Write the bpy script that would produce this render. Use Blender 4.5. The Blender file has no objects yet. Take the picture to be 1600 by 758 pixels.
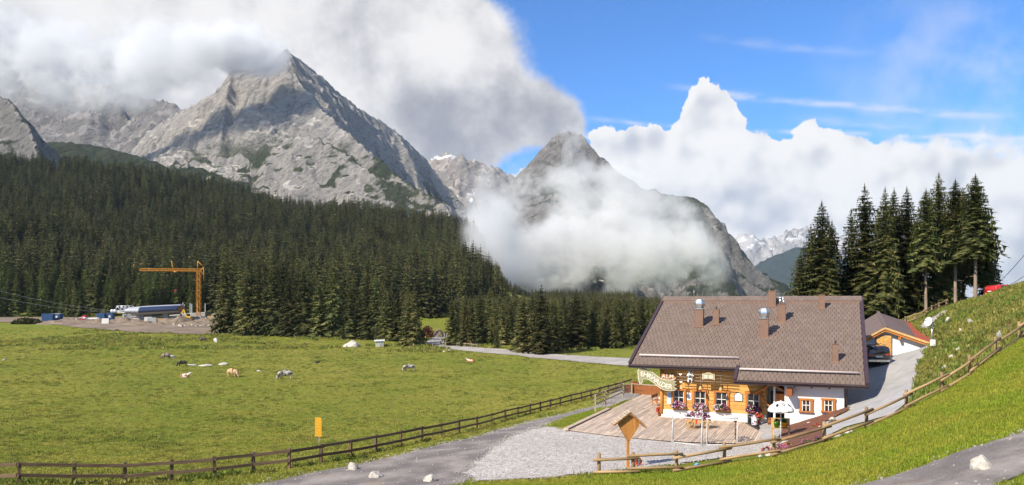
import bpy, bmesh, math, random
import numpy as np
from mathutils import Vector, Matrix

R = math.radians
random.seed(7)
rng = np.random.default_rng(7)
SC = bpy.context.scene
COL = SC.collection

# ------------------------------------------------------------------ camera
F, CZ, YH = 1200.0, 8.5, 469.0          # focal length in photo pixels, eye height, horizon row
cd = bpy.data.cameras.new('camera')
cd.sensor_width = 36.0
cd.lens = 36.0 * F / 1600.0
cd.shift_y = (YH - 379.0) / 1600.0
cd.clip_start = 0.5
cd.clip_end = 60000
cam = bpy.data.objects.new('camera', cd)
cam.location = (0, 0, CZ)
cam.rotation_euler = (R(90), 0, 0)
COL.objects.link(cam)
SC.camera = cam

# ------------------------------------------------------------------ sun
TOSUN = Vector((-0.92, -0.80, 1.0)).normalized()
SUN_EL = math.asin(TOSUN.z)
SUN_AZ = math.atan2(TOSUN.x, TOSUN.y)     # clockwise from +Y
sl = bpy.data.lights.new('sun', 'SUN')
sl.energy = 5.0
sl.angle = R(0.53)
sl.color = (1.0, 0.91, 0.76)
sun = bpy.data.objects.new('sun', sl)
sun.rotation_euler = (-TOSUN).to_track_quat('-Z', 'Y').to_euler()
COL.objects.link(sun)

# ------------------------------------------------------------------ view and render settings
SC.view_settings.view_transform = 'Standard'
SC.view_settings.look = 'None'
SC.view_settings.exposure = 0.52
SC.view_settings.gamma = 1.0
SC.view_settings.use_curve_mapping = False
SC.render.engine = 'CYCLES'
cy = SC.cycles
cy.use_denoising = True
cy.max_bounces = 8
cy.diffuse_bounces = 2
cy.glossy_bounces = 2
cy.transmission_bounces = 4
cy.transparent_max_bounces = 12
cy.volume_bounces = 5
cy.volume_max_steps = 64
cy.use_adaptive_sampling = True
cy.adaptive_threshold = 0.02
cy.sample_clamp_indirect = 6.0
cy.caustics_reflective = False
cy.caustics_refractive = False


# ------------------------------------------------------------------ tiny node language
class NT:
    def __init__(s, tree):
        s.t = tree
        s.x = 0

    def node(s, kind, **kw):
        n = s.t.nodes.new(kind)
        s.x += 160
        n.location = (s.x % 6000, -260 * (s.x // 6000))
        for k, v in kw.items():
            setattr(n, k, v)
        return n

    def put(s, sock, v):
        if isinstance(v, bpy.types.NodeSocket):
            s.t.links.new(v, sock)
        elif v is not None:
            sock.default_value = v

    def m(s, op, a, b=None, c=None, clamp=False):
        n = s.node('ShaderNodeMath', operation=op, use_clamp=clamp)
        s.put(n.inputs[0], a)
        if b is not None:
            s.put(n.inputs[1], b)
        if c is not None:
            s.put(n.inputs[2], c)
        return n.outputs[0]

    def v(s, op, a, b=None, c=None, scale=None):
        n = s.node('ShaderNodeVectorMath', operation=op)
        s.put(n.inputs[0], a)
        if b is not None:
            s.put(n.inputs[1], b)
        if c is not None:
            s.put(n.inputs[2], c)
        if scale is not None:
            s.put(n.inputs['Scale'], scale)
        return n.outputs['Value'] if op in ('DOT_PRODUCT', 'LENGTH', 'DISTANCE') else n.outputs[0]

    def noise(s, vec, scale, detail=4.0, rough=0.55, dist=0.0, lac=2.0, color=False):
        n = s.node('ShaderNodeTexNoise')
        s.put(n.inputs['Vector'], vec)
        s.put(n.inputs['Scale'], scale)
        n.inputs['Detail'].default_value = detail
        n.inputs['Roughness'].default_value = rough
        n.inputs['Lacunarity'].default_value = lac
        n.inputs['Distortion'].default_value = dist
        return n.outputs['Color'] if color else n.outputs['Fac']

    def voro(s, vec, scale, feature='F1', rnd=1.0, out='Distance', smooth=None):
        n = s.node('ShaderNodeTexVoronoi', feature=feature)
        s.put(n.inputs['Vector'], vec)
        s.put(n.inputs['Scale'], scale)
        n.inputs['Randomness'].default_value = rnd
        if smooth is not None:
            n.inputs['Smoothness'].default_value = smooth
        return n.outputs[out]

    def ramp(s, v, lo, hi, a=0.0, b=1.0, smooth=True):
        n = s.node('ShaderNodeMapRange', interpolation_type='SMOOTHSTEP' if smooth else 'LINEAR')
        s.put(n.inputs['Value'], v)
        s.put(n.inputs['From Min'], lo)
        s.put(n.inputs['From Max'], hi)
        s.put(n.inputs['To Min'], a)
        s.put(n.inputs['To Max'], b)
        return n.outputs['Result']

    def mix(s, f, a, b):
        n = s.node('ShaderNodeMix', data_type='RGBA')
        s.put(n.inputs['Factor'], f)
        s.put(n.inputs['A'], s.col(a))
        s.put(n.inputs['B'], s.col(b))
        return n.outputs['Result']

    def col(s, c):
        if isinstance(c, tuple) and len(c) == 3:
            return (c[0], c[1], c[2], 1.0)
        return c

    def sep(s, v):
        n = s.node('ShaderNodeSeparateXYZ')
        s.put(n.inputs[0], v)
        return n.outputs

    def comb(s, x, y, z):
        n = s.node('ShaderNodeCombineXYZ')
        for k, q in enumerate((x, y, z)):
            s.put(n.inputs[k], q)
        return n.outputs[0]

    def blob(s, ae, px, py, rx, ry, w, acc):
        """soft blob at a compass direction: azimuth and elevation of photo pixel (px, py)"""
        az = math.atan((px - 800) / F)
        el = math.atan((YH - py) / F * math.cos(az))
        d = s.v('SUBTRACT', ae, (az, el, 0))
        d = s.v('MULTIPLY', d, (F / rx, F / ry, 0))
        q = s.v('DOT_PRODUCT', d, d)
        e = s.m('EXPONENT', s.m('MULTIPLY', q, -1.0))
        if acc is None:
            return s.m('MULTIPLY', e, w)
        return s.m('MULTIPLY_ADD', e, w, acc)


# ------------------------------------------------------------------ sky: Nishita air and far cloud
world = bpy.data.worlds.new('World')
SC.world = world
world.use_nodes = True
wt = world.node_tree
wt.nodes.clear()
W = NT(wt)
gen = W.node('ShaderNodeTexCoord').outputs['Generated']
d = W.v('NORMALIZE', gen)
dx, dy, dz = W.sep(d)
az = W.m('ARCTAN2', dx, dy)
el = W.m('ARCSINE', dz)
ae0 = W.comb(az, el, 0.0)

sky = W.node('ShaderNodeTexSky', sky_type='NISHITA')
sky.sun_disc = False
sky.sun_elevation = SUN_EL
sky.sun_rotation = SUN_AZ
sky.altitude = 1500
sky.air_density = 1.0
sky.dust_density = 0.25
sky.ozone_density = 2.2
sky_col = W.v('MULTIPLY', sky.outputs[0], (0.064, 0.132, 0.204))
WHITE, GREY = (0.90, 0.88, 0.88), (0.36, 0.37, 0.42)


def vec_warp(scale, detail, amp):
    w = W.v('SUBTRACT', W.noise(d, scale, detail, 0.6, color=True), (0.5, 0.5, 0.5))
    return W.v('MULTIPLY_ADD', w, (amp, amp, 0.0), ae0)


def scattered():
    """broken cloud all round, also outside the picture"""
    return W.ramp(W.noise(d, 2.6, 3.0, 0.55), 0.44, 0.64)


def bank(c, inside):
    """soft grey bank of cloud on the left"""
    ae = vec_warp(8.0, 3.0, 0.075)
    dens = None
    for b in [(60, 40, 420, 150, 1.15), (330, 20, 300, 120, 1.0), (540, 90, 170, 130, 0.95), (655, 150, 120, 110, 0.9),
              (640, 50, 75, 70, 0.6), (705, 75, 55, 50, 0.75), (760, 175, 85, 55, 0.9), (845, 190, 50, 38, 0.75), (740, 125, 40, 60, 0.6),
              (150, 140, 300, 70, 0.7), (720, 225, 70, 32, 0.6), (-260, 60, 300, 240, 1.1), (885, 205, 30, 35, .5)]:
        dens = W.blob(ae, *b, dens)
    nz = W.noise(d, 8.0, 5.0, 0.62)
    densA = W.m('ADD', dens, W.m('MULTIPLY_ADD', nz, 1.2, -0.60))
    alpha = W.m('MULTIPLY', W.ramp(densA, 0.28, 0.66), inside)
    dark = None
    for b in [(710, 190, 110, 60, 0.65), (90, 135, 190, 50, 0.5), (560, 60, 110, 70, 0.2), (820, 180, 60, 50, 0.3),
              (620, 225, 60, 45, -0.4), (290, 135, 50, 30, -0.35), (395, 60, 110, 70, -0.3), (700, 70, 40, 50, -0.3)]:
        dark = W.blob(ae, *b, dark)
    shade = W.m('ADD', dark, W.m('MULTIPLY_ADD', W.noise(d, 9.0, 5.0, 0.6), 2.4, -1.1))
    return W.mix(alpha, c, W.mix(W.ramp(shade, -0.3, 0.9), (0.95, 0.93, 0.92), (0.36, 0.37, 0.42)))


def cumulus(c, inside):
    """heaped white cloud on the right, crisp at the top and hazy below"""
    ae = vec_warp(34.0, 4.0, 0.030)
    dens = None
    for b in [(1106, 152, 28, 24, 1.2), (1124, 180, 28, 26, 1.1), (1086, 184, 24, 24, 1.0), (1105, 212, 40, 28, 0.9), (1075, 228, 45, 30, 0.8),
              (1010, 212, 26, 18, 0.7), (940, 212, 28, 20, 0.8), (1000, 250, 70, 36, 0.9), (1175, 236, 24, 18, 0.6), (1150, 260, 70, 36, 0.8),
              (1275, 222, 34, 26, 1.0), (1320, 240, 44, 22, 0.7), (1260, 280, 130, 44, 0.75), (1080, 300, 140, 60, 0.8),
              (1400, 275, 70, 36, 0.7), (1500, 290, 60, 34, 0.75), (1330, 340, 220, 70, 0.85), (1180, 380, 150, 50, 0.85), (1560, 350, 160, 80, 0.9),
              (1800, 370, 260, 130, 1.0), (1450, 410, 300, 80, 1.0), (770, 250, 26, 10, 0.7), (810, 272, 30, 12, 0.5), (930, 340, 140, 60, 0.9)]:
        dens = W.blob(ae, *b, dens)
    nB = W.noise(d, 24.0, 4.0, 0.55)
    densB = W.m('ADD', dens, W.m('MULTIPLY_ADD', nB, 1.55, -0.80))
    soft = W.ramp(az, 0.36, 0.54, 0.10, 0.5)
    alpha = W.m('MULTIPLY', W.ramp(densB, 0.44, W.m('ADD', 0.44, soft)), inside)
    d_off = W.v('ADD', d, (-0.014, 0.0, 0.018))
    rel = W.m('SUBTRACT', W.noise(d_off, 17.0, 2.0, 0.5), W.noise(d, 17.0, 2.0, 0.5))
    nC = W.noise(W.v('MULTIPLY', d, (1.0, 1.0, 1.6)), 9.0, 3.0, 0.5)
    low = W.ramp(el, 0.03, 0.20, 0.55, 0.10, False)
    sh = W.m('ADD', W.m('MULTIPLY', rel, 2.3), W.m('MULTIPLY', low, W.m('MULTIPLY_ADD', nC, 3.6, -1.2)))
    return W.mix(alpha, c, W.mix(W.ramp(sh, -0.1, 0.9), (0.98, 0.965, 0.96), (0.52, 0.56, 0.65)))


def veils(c, inside):
    """thin veils and contrails"""
    ae = vec_warp(9.0, 2.0, 0.05)
    veil = None
    for b in [(1480, 60, 90, 60, 0.32), (1580, 110, 50, 60, 0.4), (1450, 150, 150, 60, 0.22), (1560, 230, 120, 50, 0.35), (1390, 160, 60, 120, 0.16)]:
        veil = W.blob(ae, *b, veil)
    thin = W.m('MULTIPLY', veil, W.ramp(W.noise(d, 11.0, 4.0, 0.6), 0.38, 0.72))
    stretch = W.v('MULTIPLY', d, (1.0, 1.0, 3.2))
    wob = W.m('MULTIPLY_ADD', W.noise(stretch, 16.0, 2.0, 0.5), 0.012, -0.006)
    brk = W.ramp(W.noise(stretch, 20.0, 3.0, 0.6), 0.28, 0.6)
    for x0, y0, x1, y1, width, wgt in [(1110, 60, 1370, 85, 6, 0.22), (1060, 137, 1560, 181, 5, 0.6), (925, 187, 1620, 214, 3.5, 0.55), (1250, 186, 1500, 206, 6, 0.3)]:
        a0 = math.atan((x0 - 800) / F); a1 = math.atan((x1 - 800) / F)
        e0 = math.atan((YH - y0) / F * math.cos(a0)); e1 = math.atan((YH - y1) / F * math.cos(a1))
        k = (e1 - e0) / (a1 - a0)
        dd = W.m('ADD', W.m('SUBTRACT', el, W.m('MULTIPLY_ADD', az, k, e0 - k * a0)), wob)
        dd = W.m('MULTIPLY', dd, F / width)
        g = W.m('EXPONENT', W.m('MULTIPLY', W.m('MULTIPLY', dd, dd), -1.0))
        ln = W.m('MULTIPLY', W.ramp(az, a0 - 0.03, a0 + 0.05), W.ramp(az, a1 - 0.08, a1 + 0.05, 1.0, 0.0))
        g = W.m('MULTIPLY', W.m('MULTIPLY', g, ln), W.m('MULTIPLY', brk, wgt))
        thin = W.m('ADD', thin, g)
    return W.mix(W.m('MULTIPLY', W.m('MINIMUM', thin, 0.85), inside), c, (0.80, 0.83, 0.90))


def background(c):
    b = W.node('ShaderNodeBackground')
    wt.links.new(c, b.inputs['Color'])
    b.inputs['Strength'].default_value = 0.71
    return b.outputs[0]


def split(fac, a, b):
    mx = W.node('ShaderNodeMixShader')
    W.put(mx.inputs[0], fac)
    wt.links.new(a, mx.inputs[1])
    wt.links.new(b, mx.inputs[2])
    return mx.outputs[0]


# the same broken cloud goes on all round; towards the valley it gathers into the bank and the cumulus
inside = W.m('MULTIPLY', W.ramp(W.m('ABSOLUTE', az), 0.72, 0.95, 1.0, 0.0), W.ramp(el, 0.42, 0.62, 1.0, 0.0))


def around():
    return W.mix(W.m('MULTIPLY', scattered(), W.m('SUBTRACT', 1.0, inside)), sky_col, (0.70, 0.69, 0.71))


s_out = background(around())
s_left = background(bank(around(), inside))
s_mid = background(bank(cumulus(veils(around(), inside), inside), inside))
s_right = background(cumulus(veils(around(), inside), inside))
s_in = split(W.m('GREATER_THAN', az, -0.06), s_left, split(W.m('GREATER_THAN', az, 0.14), s_mid, s_right))
wo = W.node('ShaderNodeOutputWorld')
wt.links.new(split(W.m('GREATER_THAN', inside, 0.0), s_out, s_in), wo.inputs['Surface'])
world.cycles.sampling_method = 'MANUAL'
world.cycles.sample_map_resolution = 256


# ------------------------------------------------------------------ general helpers
def at(px, py, D):
    """world point seen at photo pixel (px, py) at a distance D in front of the eye"""
    return Vector(((px - 800) / F * D, D, CZ + (YH - py) / F * D))


def tag(o, label=None, cat=None, group=None, kind=None):
    if label:
        o['label'] = label
    if cat:
        o['category'] = cat
    if group:
        o['group'] = group
    if kind:
        o['kind'] = kind
    return o


def link(o, parent=None):
    COL.objects.link(o)
    if parent is not None:
        o.parent = parent
    return o


def empty(name, loc, rz=0.0, label=None, cat=None, group=None):
    o = bpy.data.objects.new(name, None)
    o.empty_display_size = 0.3
    o.location = loc
    o.rotation_euler = (0, 0, rz)
    link(o)
    return tag(o, label, cat, group)


def copy_tree(o, parent=None):
    c = o.copy()
    COL.objects.link(c)
    c.parent = parent
    for ch in o.children:
        copy_tree(ch, c)
    return c


class MB:
    """collects simple shapes into one mesh"""

    def __init__(s):
        s.v, s.f, s.mi = [], [], []
        s.smooth = []

    def add(s, verts, faces, mi=0, smooth=False):
        o = len(s.v)
        s.v += [tuple(p) for p in verts]
        for f in faces:
            s.f.append(tuple(o + k for k in f))
            s.mi.append(mi)
            s.smooth.append(smooth)
        return s

    def box(s, c, size, rz=0.0, mi=0, M=None):
        hx, hy, hz = size[0] / 2, size[1] / 2, size[2] / 2
        vs = [Vector((x, y, z)) for z in (-hz, hz) for y in (-hy, hy) for x in (-hx, hx)]
        m = Matrix.Translation(Vector(c)) @ (M if M is not None else Matrix.Rotation(rz, 4, 'Z'))
        vs = [m @ p for p in vs]
        return s.add(vs, [(0, 2, 3, 1), (4, 5, 7, 6), (0, 1, 5, 4), (2, 6, 7, 3), (0, 4, 6, 2), (1, 3, 7, 5)], mi)

    def beam(s, a, b, w, h, mi=0, up=(0, 0, 1)):
        """box from a to b, w across, h along the up side"""
        a, b = Vector(a), Vector(b)
        d = (b - a).normalized()
        u = Vector(up)
        if abs(d.dot(u)) > 0.98:
            u = Vector((1, 0, 0))
        x = d.cross(u).normalized() * (w / 2)
        y = x.cross(d).normalized() * (h / 2)
        vs = [a - x - y, a + x - y, a + x + y, a - x + y, b - x - y, b + x - y, b + x + y, b - x + y]
        return s.add(vs, [(0, 3, 2, 1), (4, 5, 6, 7), (0, 1, 5, 4), (1, 2, 6, 5), (2, 3, 7, 6), (3, 0, 4, 7)], mi)

    def tube(s, path, r, n=6, mi=0, cap=True, smooth=True):
        path = [Vector(p) for p in path]
        rs = r if isinstance(r, (list, tuple)) else [r] * len(path)
        vs, fs = [], []
        prev = None
        for i, p in enumerate(path):
            d = (path[min(i + 1, len(path) - 1)] - path[max(i - 1, 0)]).normalized()
            u = Vector((0, 0, 1)) if abs(d.z) < 0.95 else Vector((1, 0, 0))
            x = d.cross(u).normalized()
            if prev is not None and x.dot(prev) < 0:
                x = -x
            prev = x
            y = d.cross(x)
            for k in range(n):
                a = 2 * math.pi * k / n
                vs.append(p + (x * math.cos(a) + y * math.sin(a)) * rs[i])
        for i in range(len(path) - 1):
            for k in range(n):
                a, b = i * n + k, i * n + (k + 1) % n
                fs.append((a, a + n, b + n, b))
        s.add(vs, fs, mi, smooth)
        if cap:
            o = len(s.v) - len(vs)
            s.f.append(tuple(o + k for k in range(n))); s.mi.append(mi); s.smooth.append(False)
            s.f.append(tuple(o + len(vs) - 1 - k for k in range(n))); s.mi.append(mi); s.smooth.append(False)
        return s

    def lathe(s, prof, c=(0, 0, 0), n=16, mi=0, smooth=True):
        c = Vector(c)
        vs = [c + Vector((r * math.cos(2 * math.pi * k / n), r * math.sin(2 * math.pi * k / n), z)) for r, z in prof for k in range(n)]
        fs = []
        for i in range(len(prof) - 1):
            for k in range(n):
                a, b = i * n + k, i * n + (k + 1) % n
                fs.append((a, b, b + n, a + n))
        s.add(vs, fs, mi, smooth)
        o = len(s.v) - len(vs)
        s.f.append(tuple(o + n - 1 - k for k in range(n))); s.mi.append(mi); s.smooth.append(False)
        s.f.append(tuple(o + len(vs) - n + k for k in range(n))); s.mi.append(mi); s.smooth.append(False)
        return s

    def prism(s, poly, vec, mi=0):
        poly = [Vector(p) for p in poly]
        vec = Vector(vec)
        n = len(poly)
        vs = poly + [p + vec for p in poly]
        fs = [tuple(range(n - 1, -1, -1)), tuple(range(n, 2 * n))]
        for k in range(n):
            fs.append((k, (k + 1) % n, n + (k + 1) % n, n + k))
        return s.add(vs, fs, mi)

    def mesh(s, name, mats):
        me = bpy.data.meshes.new(name)
        me.from_pydata([tuple(p) for p in s.v], [], s.f)
        if not isinstance(mats, (list, tuple)):
            mats = [mats]
        for m in mats:
            me.materials.append(m)
        me.polygons.foreach_set('material_index', s.mi)
        me.polygons.foreach_set('use_smooth', s.smooth)
        me.update()
        return me

    def build(s, name, mats, parent=None, fix=True):
        me = s.mesh(name, mats)
        if fix:
            bm = bmesh.new()
            bm.from_mesh(me)
            bmesh.ops.recalc_face_normals(bm, faces=bm.faces)
            bm.to_mesh(me)
            bm.free()
        return link(bpy.data.objects.new(name, me), parent)


def np_mesh(name, V, Fq, mat, smooth=True, attrs=None):
    """mesh from numpy arrays (quads or triangles)"""
    me = bpy.data.meshes.new(name)
    nv, nf, k = len(V), len(Fq), Fq.shape[1]
    me.vertices.add(nv)
    me.vertices.foreach_set('co', np.ascontiguousarray(V, dtype=np.float32).ravel())
    me.loops.add(nf * k)
    me.loops.foreach_set('vertex_index', np.ascontiguousarray(Fq, dtype=np.int32).ravel())
    me.polygons.add(nf)
    me.polygons.foreach_set('loop_start', np.arange(0, nf * k, k, dtype=np.int32))
    me.polygons.foreach_set('loop_total', np.full(nf, k, dtype=np.int32))
    me.polygons.foreach_set('use_smooth', np.full(nf, smooth, dtype=bool))
    if attrs:
        for an, av in attrs.items():
            a = me.attributes.new(an, 'FLOAT', 'POINT')
            a.data.foreach_set('value', np.ascontiguousarray(av, dtype=np.float32))
    me.update(calc_edges=True)
    if mat is not None:
        me.materials.append(mat)
    return me


def grid_faces(nx, ny):
    i, j = np.meshgrid(np.arange(nx - 1), np.arange(ny - 1), indexing='ij')
    a = (i * ny + j).ravel()
    return np.stack([a, a + ny, a + ny + 1, a + 1], 1)


# value noise in numpy
def _h(ix, iy, seed):
    n = (ix.astype(np.int64) * 374761393 + iy.astype(np.int64) * 668265263 + seed * 974634777) & 0x7fffffff
    n = ((n ^ (n >> 13)) * 1274126177) & 0x7fffffff
    n = (n ^ (n >> 16)) & 0xffff
    return n / 65535.0


def vnoise(x, y, seed=0):
    ix, iy = np.floor(x), np.floor(y)
    fx, fy = x - ix, y - iy
    fx = fx * fx * fx * (fx * (fx * 6 - 15) + 10)
    fy = fy * fy * fy * (fy * (fy * 6 - 15) + 10)
    a, b = _h(ix, iy, seed), _h(ix + 1, iy, seed)
    c_, d_ = _h(ix, iy + 1, seed), _h(ix + 1, iy + 1, seed)
    return (a * (1 - fx) + b * fx) * (1 - fy) + (c_ * (1 - fx) + d_ * fx) * fy


def fbm(x, y, oct=5, seed=0, gain=0.5, ridged=False):
    s, amp, tot = 0.0, 1.0, 0.0
    for k in range(oct):
        n = vnoise(x, y, seed + k * 17)
        if ridged:
            n = 1 - np.abs(2 * n - 1)
        s = s + n * amp
        tot += amp
        amp *= gain
        x, y = x * 2.03 + 13.7, y * 2.03 + 7.1
    return s / tot


def sstep(x, a, b):
    t = np.clip((x - a) / (b - a), 0, 1)
    return t * t * (3 - 2 * t)


# ------------------------------------------------------------------ materials
MATS = {}


def new_mat(name):
    m = bpy.data.materials.new(name)
    m.use_nodes = True
    t = m.node_tree
    t.nodes.clear()
    n = NT(t)
    out = n.node('ShaderNodeOutputMaterial')
    bs = n.node('ShaderNodeBsdfPrincipled')
    t.links.new(bs.outputs[0], out.inputs['Surface'])
    MATS[name] = m
    return m, n, bs, out


def bump(n, bs, h, strength, dist):
    b = n.node('ShaderNodeBump')
    b.inputs['Strength'].default_value = strength
    b.inputs['Distance'].default_value = dist
    n.t.links.new(h, b.inputs['Height'])
    n.t.links.new(b.outputs[0], bs.inputs['Normal'])


def pm(name, c1, c2=None, scale=4.0, rough=0.7, bmp=0.0, dist=0.01, metal=0.0, stretch=(1, 1, 1), detail=4, spec=0.4, rand=0.0, lo=0.3, hi=0.7, coat=0.0):
    """plain procedural surface: two tones mixed by noise, with fine relief"""
    m, n, bs, out = new_mat(name)
    co = n.node('ShaderNodeTexCoord').outputs['Object']
    v = n.v('MULTIPLY', co, tuple(stretch))
    nz = n.noise(v, scale, detail, 0.6)
    if c2 is None:
        c2 = tuple(x * 0.78 for x in c1)
    colr = n.mix(n.ramp(nz, lo, hi, smooth=False), c1, c2)
    if rand:
        r = n.node('ShaderNodeObjectInfo').outputs['Random']
        hsv = n.node('ShaderNodeHueSaturation')
        n.put(hsv.inputs['Value'], n.ramp(r, 0, 1, 1 - rand, 1 + rand, False))
        n.put(hsv.inputs['Color'], colr)
        colr = hsv.outputs[0]
    n.put(bs.inputs['Base Color'], colr)
    n.put(bs.inputs['Roughness'], n.ramp(nz, 0, 1, max(0.02, rough - 0.08), min(1, rough + 0.08), False))
    bs.inputs['Metallic'].default_value = metal
    bs.inputs['Specular IOR Level'].default_value = spec
    if coat:
        bs.inputs['Coat Weight'].default_value = coat
        bs.inputs['Coat Roughness'].default_value = 0.05
    if bmp:
        bump(n, bs, n.noise(v, scale * 3, 4, 0.6), bmp, dist)
    return m


def wood(name, c1, c2, axis='X', rand=0.1, knots=True, ring=9.0, rough=0.65):
    m, n, bs, out = new_mat(name)
    co = n.node('ShaderNodeTexCoord').outputs['Object']
    r = n.node('ShaderNodeObjectInfo').outputs['Random']
    off = n.v('SCALE', (37.0, 11.0, 23.0), scale=r)
    co = n.v('ADD', co, off)
    st = {'X': (0.6, ring, ring), 'Y': (ring, 0.6, ring), 'Z': (ring, ring, 0.6)}[axis]
    v = n.v('MULTIPLY', co, st)
    g = n.noise(v, 1.0, 5, 0.65, 0.6)
    colr = n.mix(n.ramp(g, 0.3, 0.7), c1, c2)
    big = n.noise(co, 0.9, 3, 0.5)
    colr = n.mix(n.ramp(big, 0.45, 0.75, 0.0, 0.45), colr, tuple(x * 0.62 for x in c2))
    if knots:
        kst = {'X': (1.1, 3.2, 3.2), 'Y': (3.2, 1.1, 3.2), 'Z': (3.2, 3.2, 1.1)}[axis]
        kd = n.voro(n.v('MULTIPLY', co, kst), 1.3)
        colr = n.mix(n.ramp(kd, 0.04, 0.10, 0.75, 0.0), colr, tuple(x * 0.35 for x in c2))
    hsv = n.node('ShaderNodeHueSaturation')
    n.put(hsv.inputs['Value'], n.ramp(r, 0, 1, 1 - rand, 1 + rand, False))
    n.put(hsv.inputs['Color'], colr)
    n.put(bs.inputs['Base Color'], hsv.outputs[0])
    bs.inputs['Roughness'].default_value = rough
    bs.inputs['Specular IOR Level'].default_value = 0.3
    bump(n, bs, g, 0.35, 0.006)
    return m


# ------------------------------------------------------------------ house frame (ridge line and roof fall)
PHI = R(23.0)
HX, HY, HZ = 13.73, 69.25, -0.30
EV = Vector((math.cos(PHI), -math.sin(PHI), 0))      # along the ridge
SV = Vector((-math.sin(PHI), -math.cos(PHI), 0))     # down the front slope


def H(t, s, z):
    p = Vector((HX, HY, 0)) + EV * t + SV * s
    return Vector((p.x, p.y, z))


# ------------------------------------------------------------------ ground heights
CP = []
for q in [(30, 757, 37), (195, 757, 40), (330, 745, 41), (453, 732, 42), (548, 715, 47), (626, 698, 51), (690, 684, 57), (745, 670, 69), (789, 657, 80), (874, 636, 86),
          (940, 618, 90), (985, 604, 95),
          (440, 757, 39.6), (560, 740, 40), (700, 757, 36.7), (700, 720, 43), (850, 745, 36.8), (800, 700, 45),
          (930, 742, 35.5), (1050, 740, 35.5), (1210, 710, 37), (1350, 668, 39), (1460, 620, 40), (1530, 575, 40.5), (1600, 535, 41),
          (750, 758, 34), (1000, 758, 32), (1200, 758, 28), (1350, 758, 24), (1450, 758, 21.5), (1600, 758, 19), (1600, 680, 23), (1530, 730, 21.2), (1600, 620, 30),
          (1500, 660, 30), (1350, 710, 31), (1200, 735, 32),
          (1375, 573, 63), (1400, 557, 68), (1452, 549, 67), (1360, 566, 66), (1405, 590, 56), (1385, 615, 50), (1345, 645, 44.5), (1400, 640, 44),
          (1450, 590, 52), (1450, 560, 58), (1500, 520, 60), (1540, 540, 48), (1560, 500, 50), (1600, 455, 62), (1600, 490, 50), (1540, 480, 68), (1590, 445, 74),
          (1440, 507, 76), (1465, 493, 79), (1500, 476, 83), (1530, 467, 86), (1420, 512, 76), (1550, 463, 86)]:
    CP.append(tuple(at(*q)))
for t in (-3, 1, 5, 9):
    for s in (-1, 5, 10, 15, 19):
        CP.append(tuple(H(t, s, -0.47)))
CP += [tuple(H(-4.5, 5, -1.0)), tuple(H(-4.5, 12, -0.8)), tuple(H(-3.6, 17, -0.55)), tuple(H(-8, 0, -2.6)), tuple(H(-8, 8, -2.0)), tuple(H(0, 21.5, -0.45)), tuple(H(4.5, 22.5, -0.42)),
       tuple(H(10, 21.5, -0.30)), tuple(H(11, 13.3, -0.25)), tuple(H(13, 13.3, 0.55)), tuple(H(14.8, 13.1, 1.25)), tuple(H(12, 17, 0.1)), tuple(H(14, 16, 0.95)), tuple(H(11.5, 19.5, 0.0)),
       tuple(H(15.5, 14, 1.6)), tuple(H(16.2, 9, 2.1)), tuple(H(16.2, 4, 2.6)), tuple(H(16.2, -1, 3.2)), tuple(H(12, -4, 2.0)), tuple(H(5, -5, -0.8)), tuple(H(0, -7, -2.0)),
       tuple(H(20, -6, 4.0)), tuple(H(12, -12, 2.0))]
CP += [(0, 0, 6.8), (0, 10, 4.7), (0, 20, 2.5), (-15, 20, 1.0), (-15, 10, 2.6), (-30, 25, -0.2), (-40, 10, 0.6), (8, 12, 4.9), (15, 8, 6.2), (0, -30, 9), (40, -20, 13), (-60, -20, 2),
       (30, 10, 8.5), (45, 30, 10), (60, 45, 13), (70, 70, 14), (62, 84, 9.3), (54, 84, 8.6), (58, 88, 8.4), (50, 83, 8.5), (-60, 40, -1.2), (-100, 40, -1.8), (-140, 20, -1.5), (110, 30, 22), (110, 90, 18),
       (40, 100, 3.0), (52, 100, 5.6), (64, 102, 8.4), (80, 110, 10), (22, 100, -1.5), (10, 100, -3.2), (50, 125, 2), (70, 140, 4), (110, 150, 8), (30, 130, -2.5), (90, 200, 0), (60, 180, -3)]
for y in (105, 140, 180, 220):
    for x in (-260, -200, -150, -100, -60, -25, 5):
        CP.append((x, y, -3.7 + 0.5 * math.sin(x * 0.05 + y * 0.03)))
for x in (-300, -240, -190, -150, -110):
    CP += [(x, 80, -2.9), (x, 260, -3.0), (x, 290, -1.2), (x, 312, -0.4), (x, 340, -0.2), (x, 370, 1.0)]
for x in (-60, -20, 20, 60):
    CP += [(x, 240, -3.6), (x, 270, -3.4), (x, 310, -3.0), (x, 350, -3.0)]
CP = np.array(CP)


def _rbf():
    d = np.linalg.norm(CP[:, None, :2] - CP[None, :, :2], axis=2)
    n = len(CP)
    P = np.concatenate([np.ones((n, 1)), CP[:, :2]], 1)
    A = np.zeros((n + 3, n + 3))
    A[:n, :n] = d - 0.35 * np.eye(n)
    A[:n, n:] = P
    A[n:, :n] = P.T
    b = np.concatenate([CP[:, 2], np.zeros(3)])
    return np.linalg.solve(A, b)


RW = _rbf()
CRX = np.array([-1600, -1000, -667, -500, -417, -333, -250, -167, -83, -50, -28, -8, 12, 40, 260, 900])
CRZ = np.array([205, 195, 184, 165, 149, 130, 117, 109, 99, 86, 64, 34, 10, 0, -10, -30])


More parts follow.
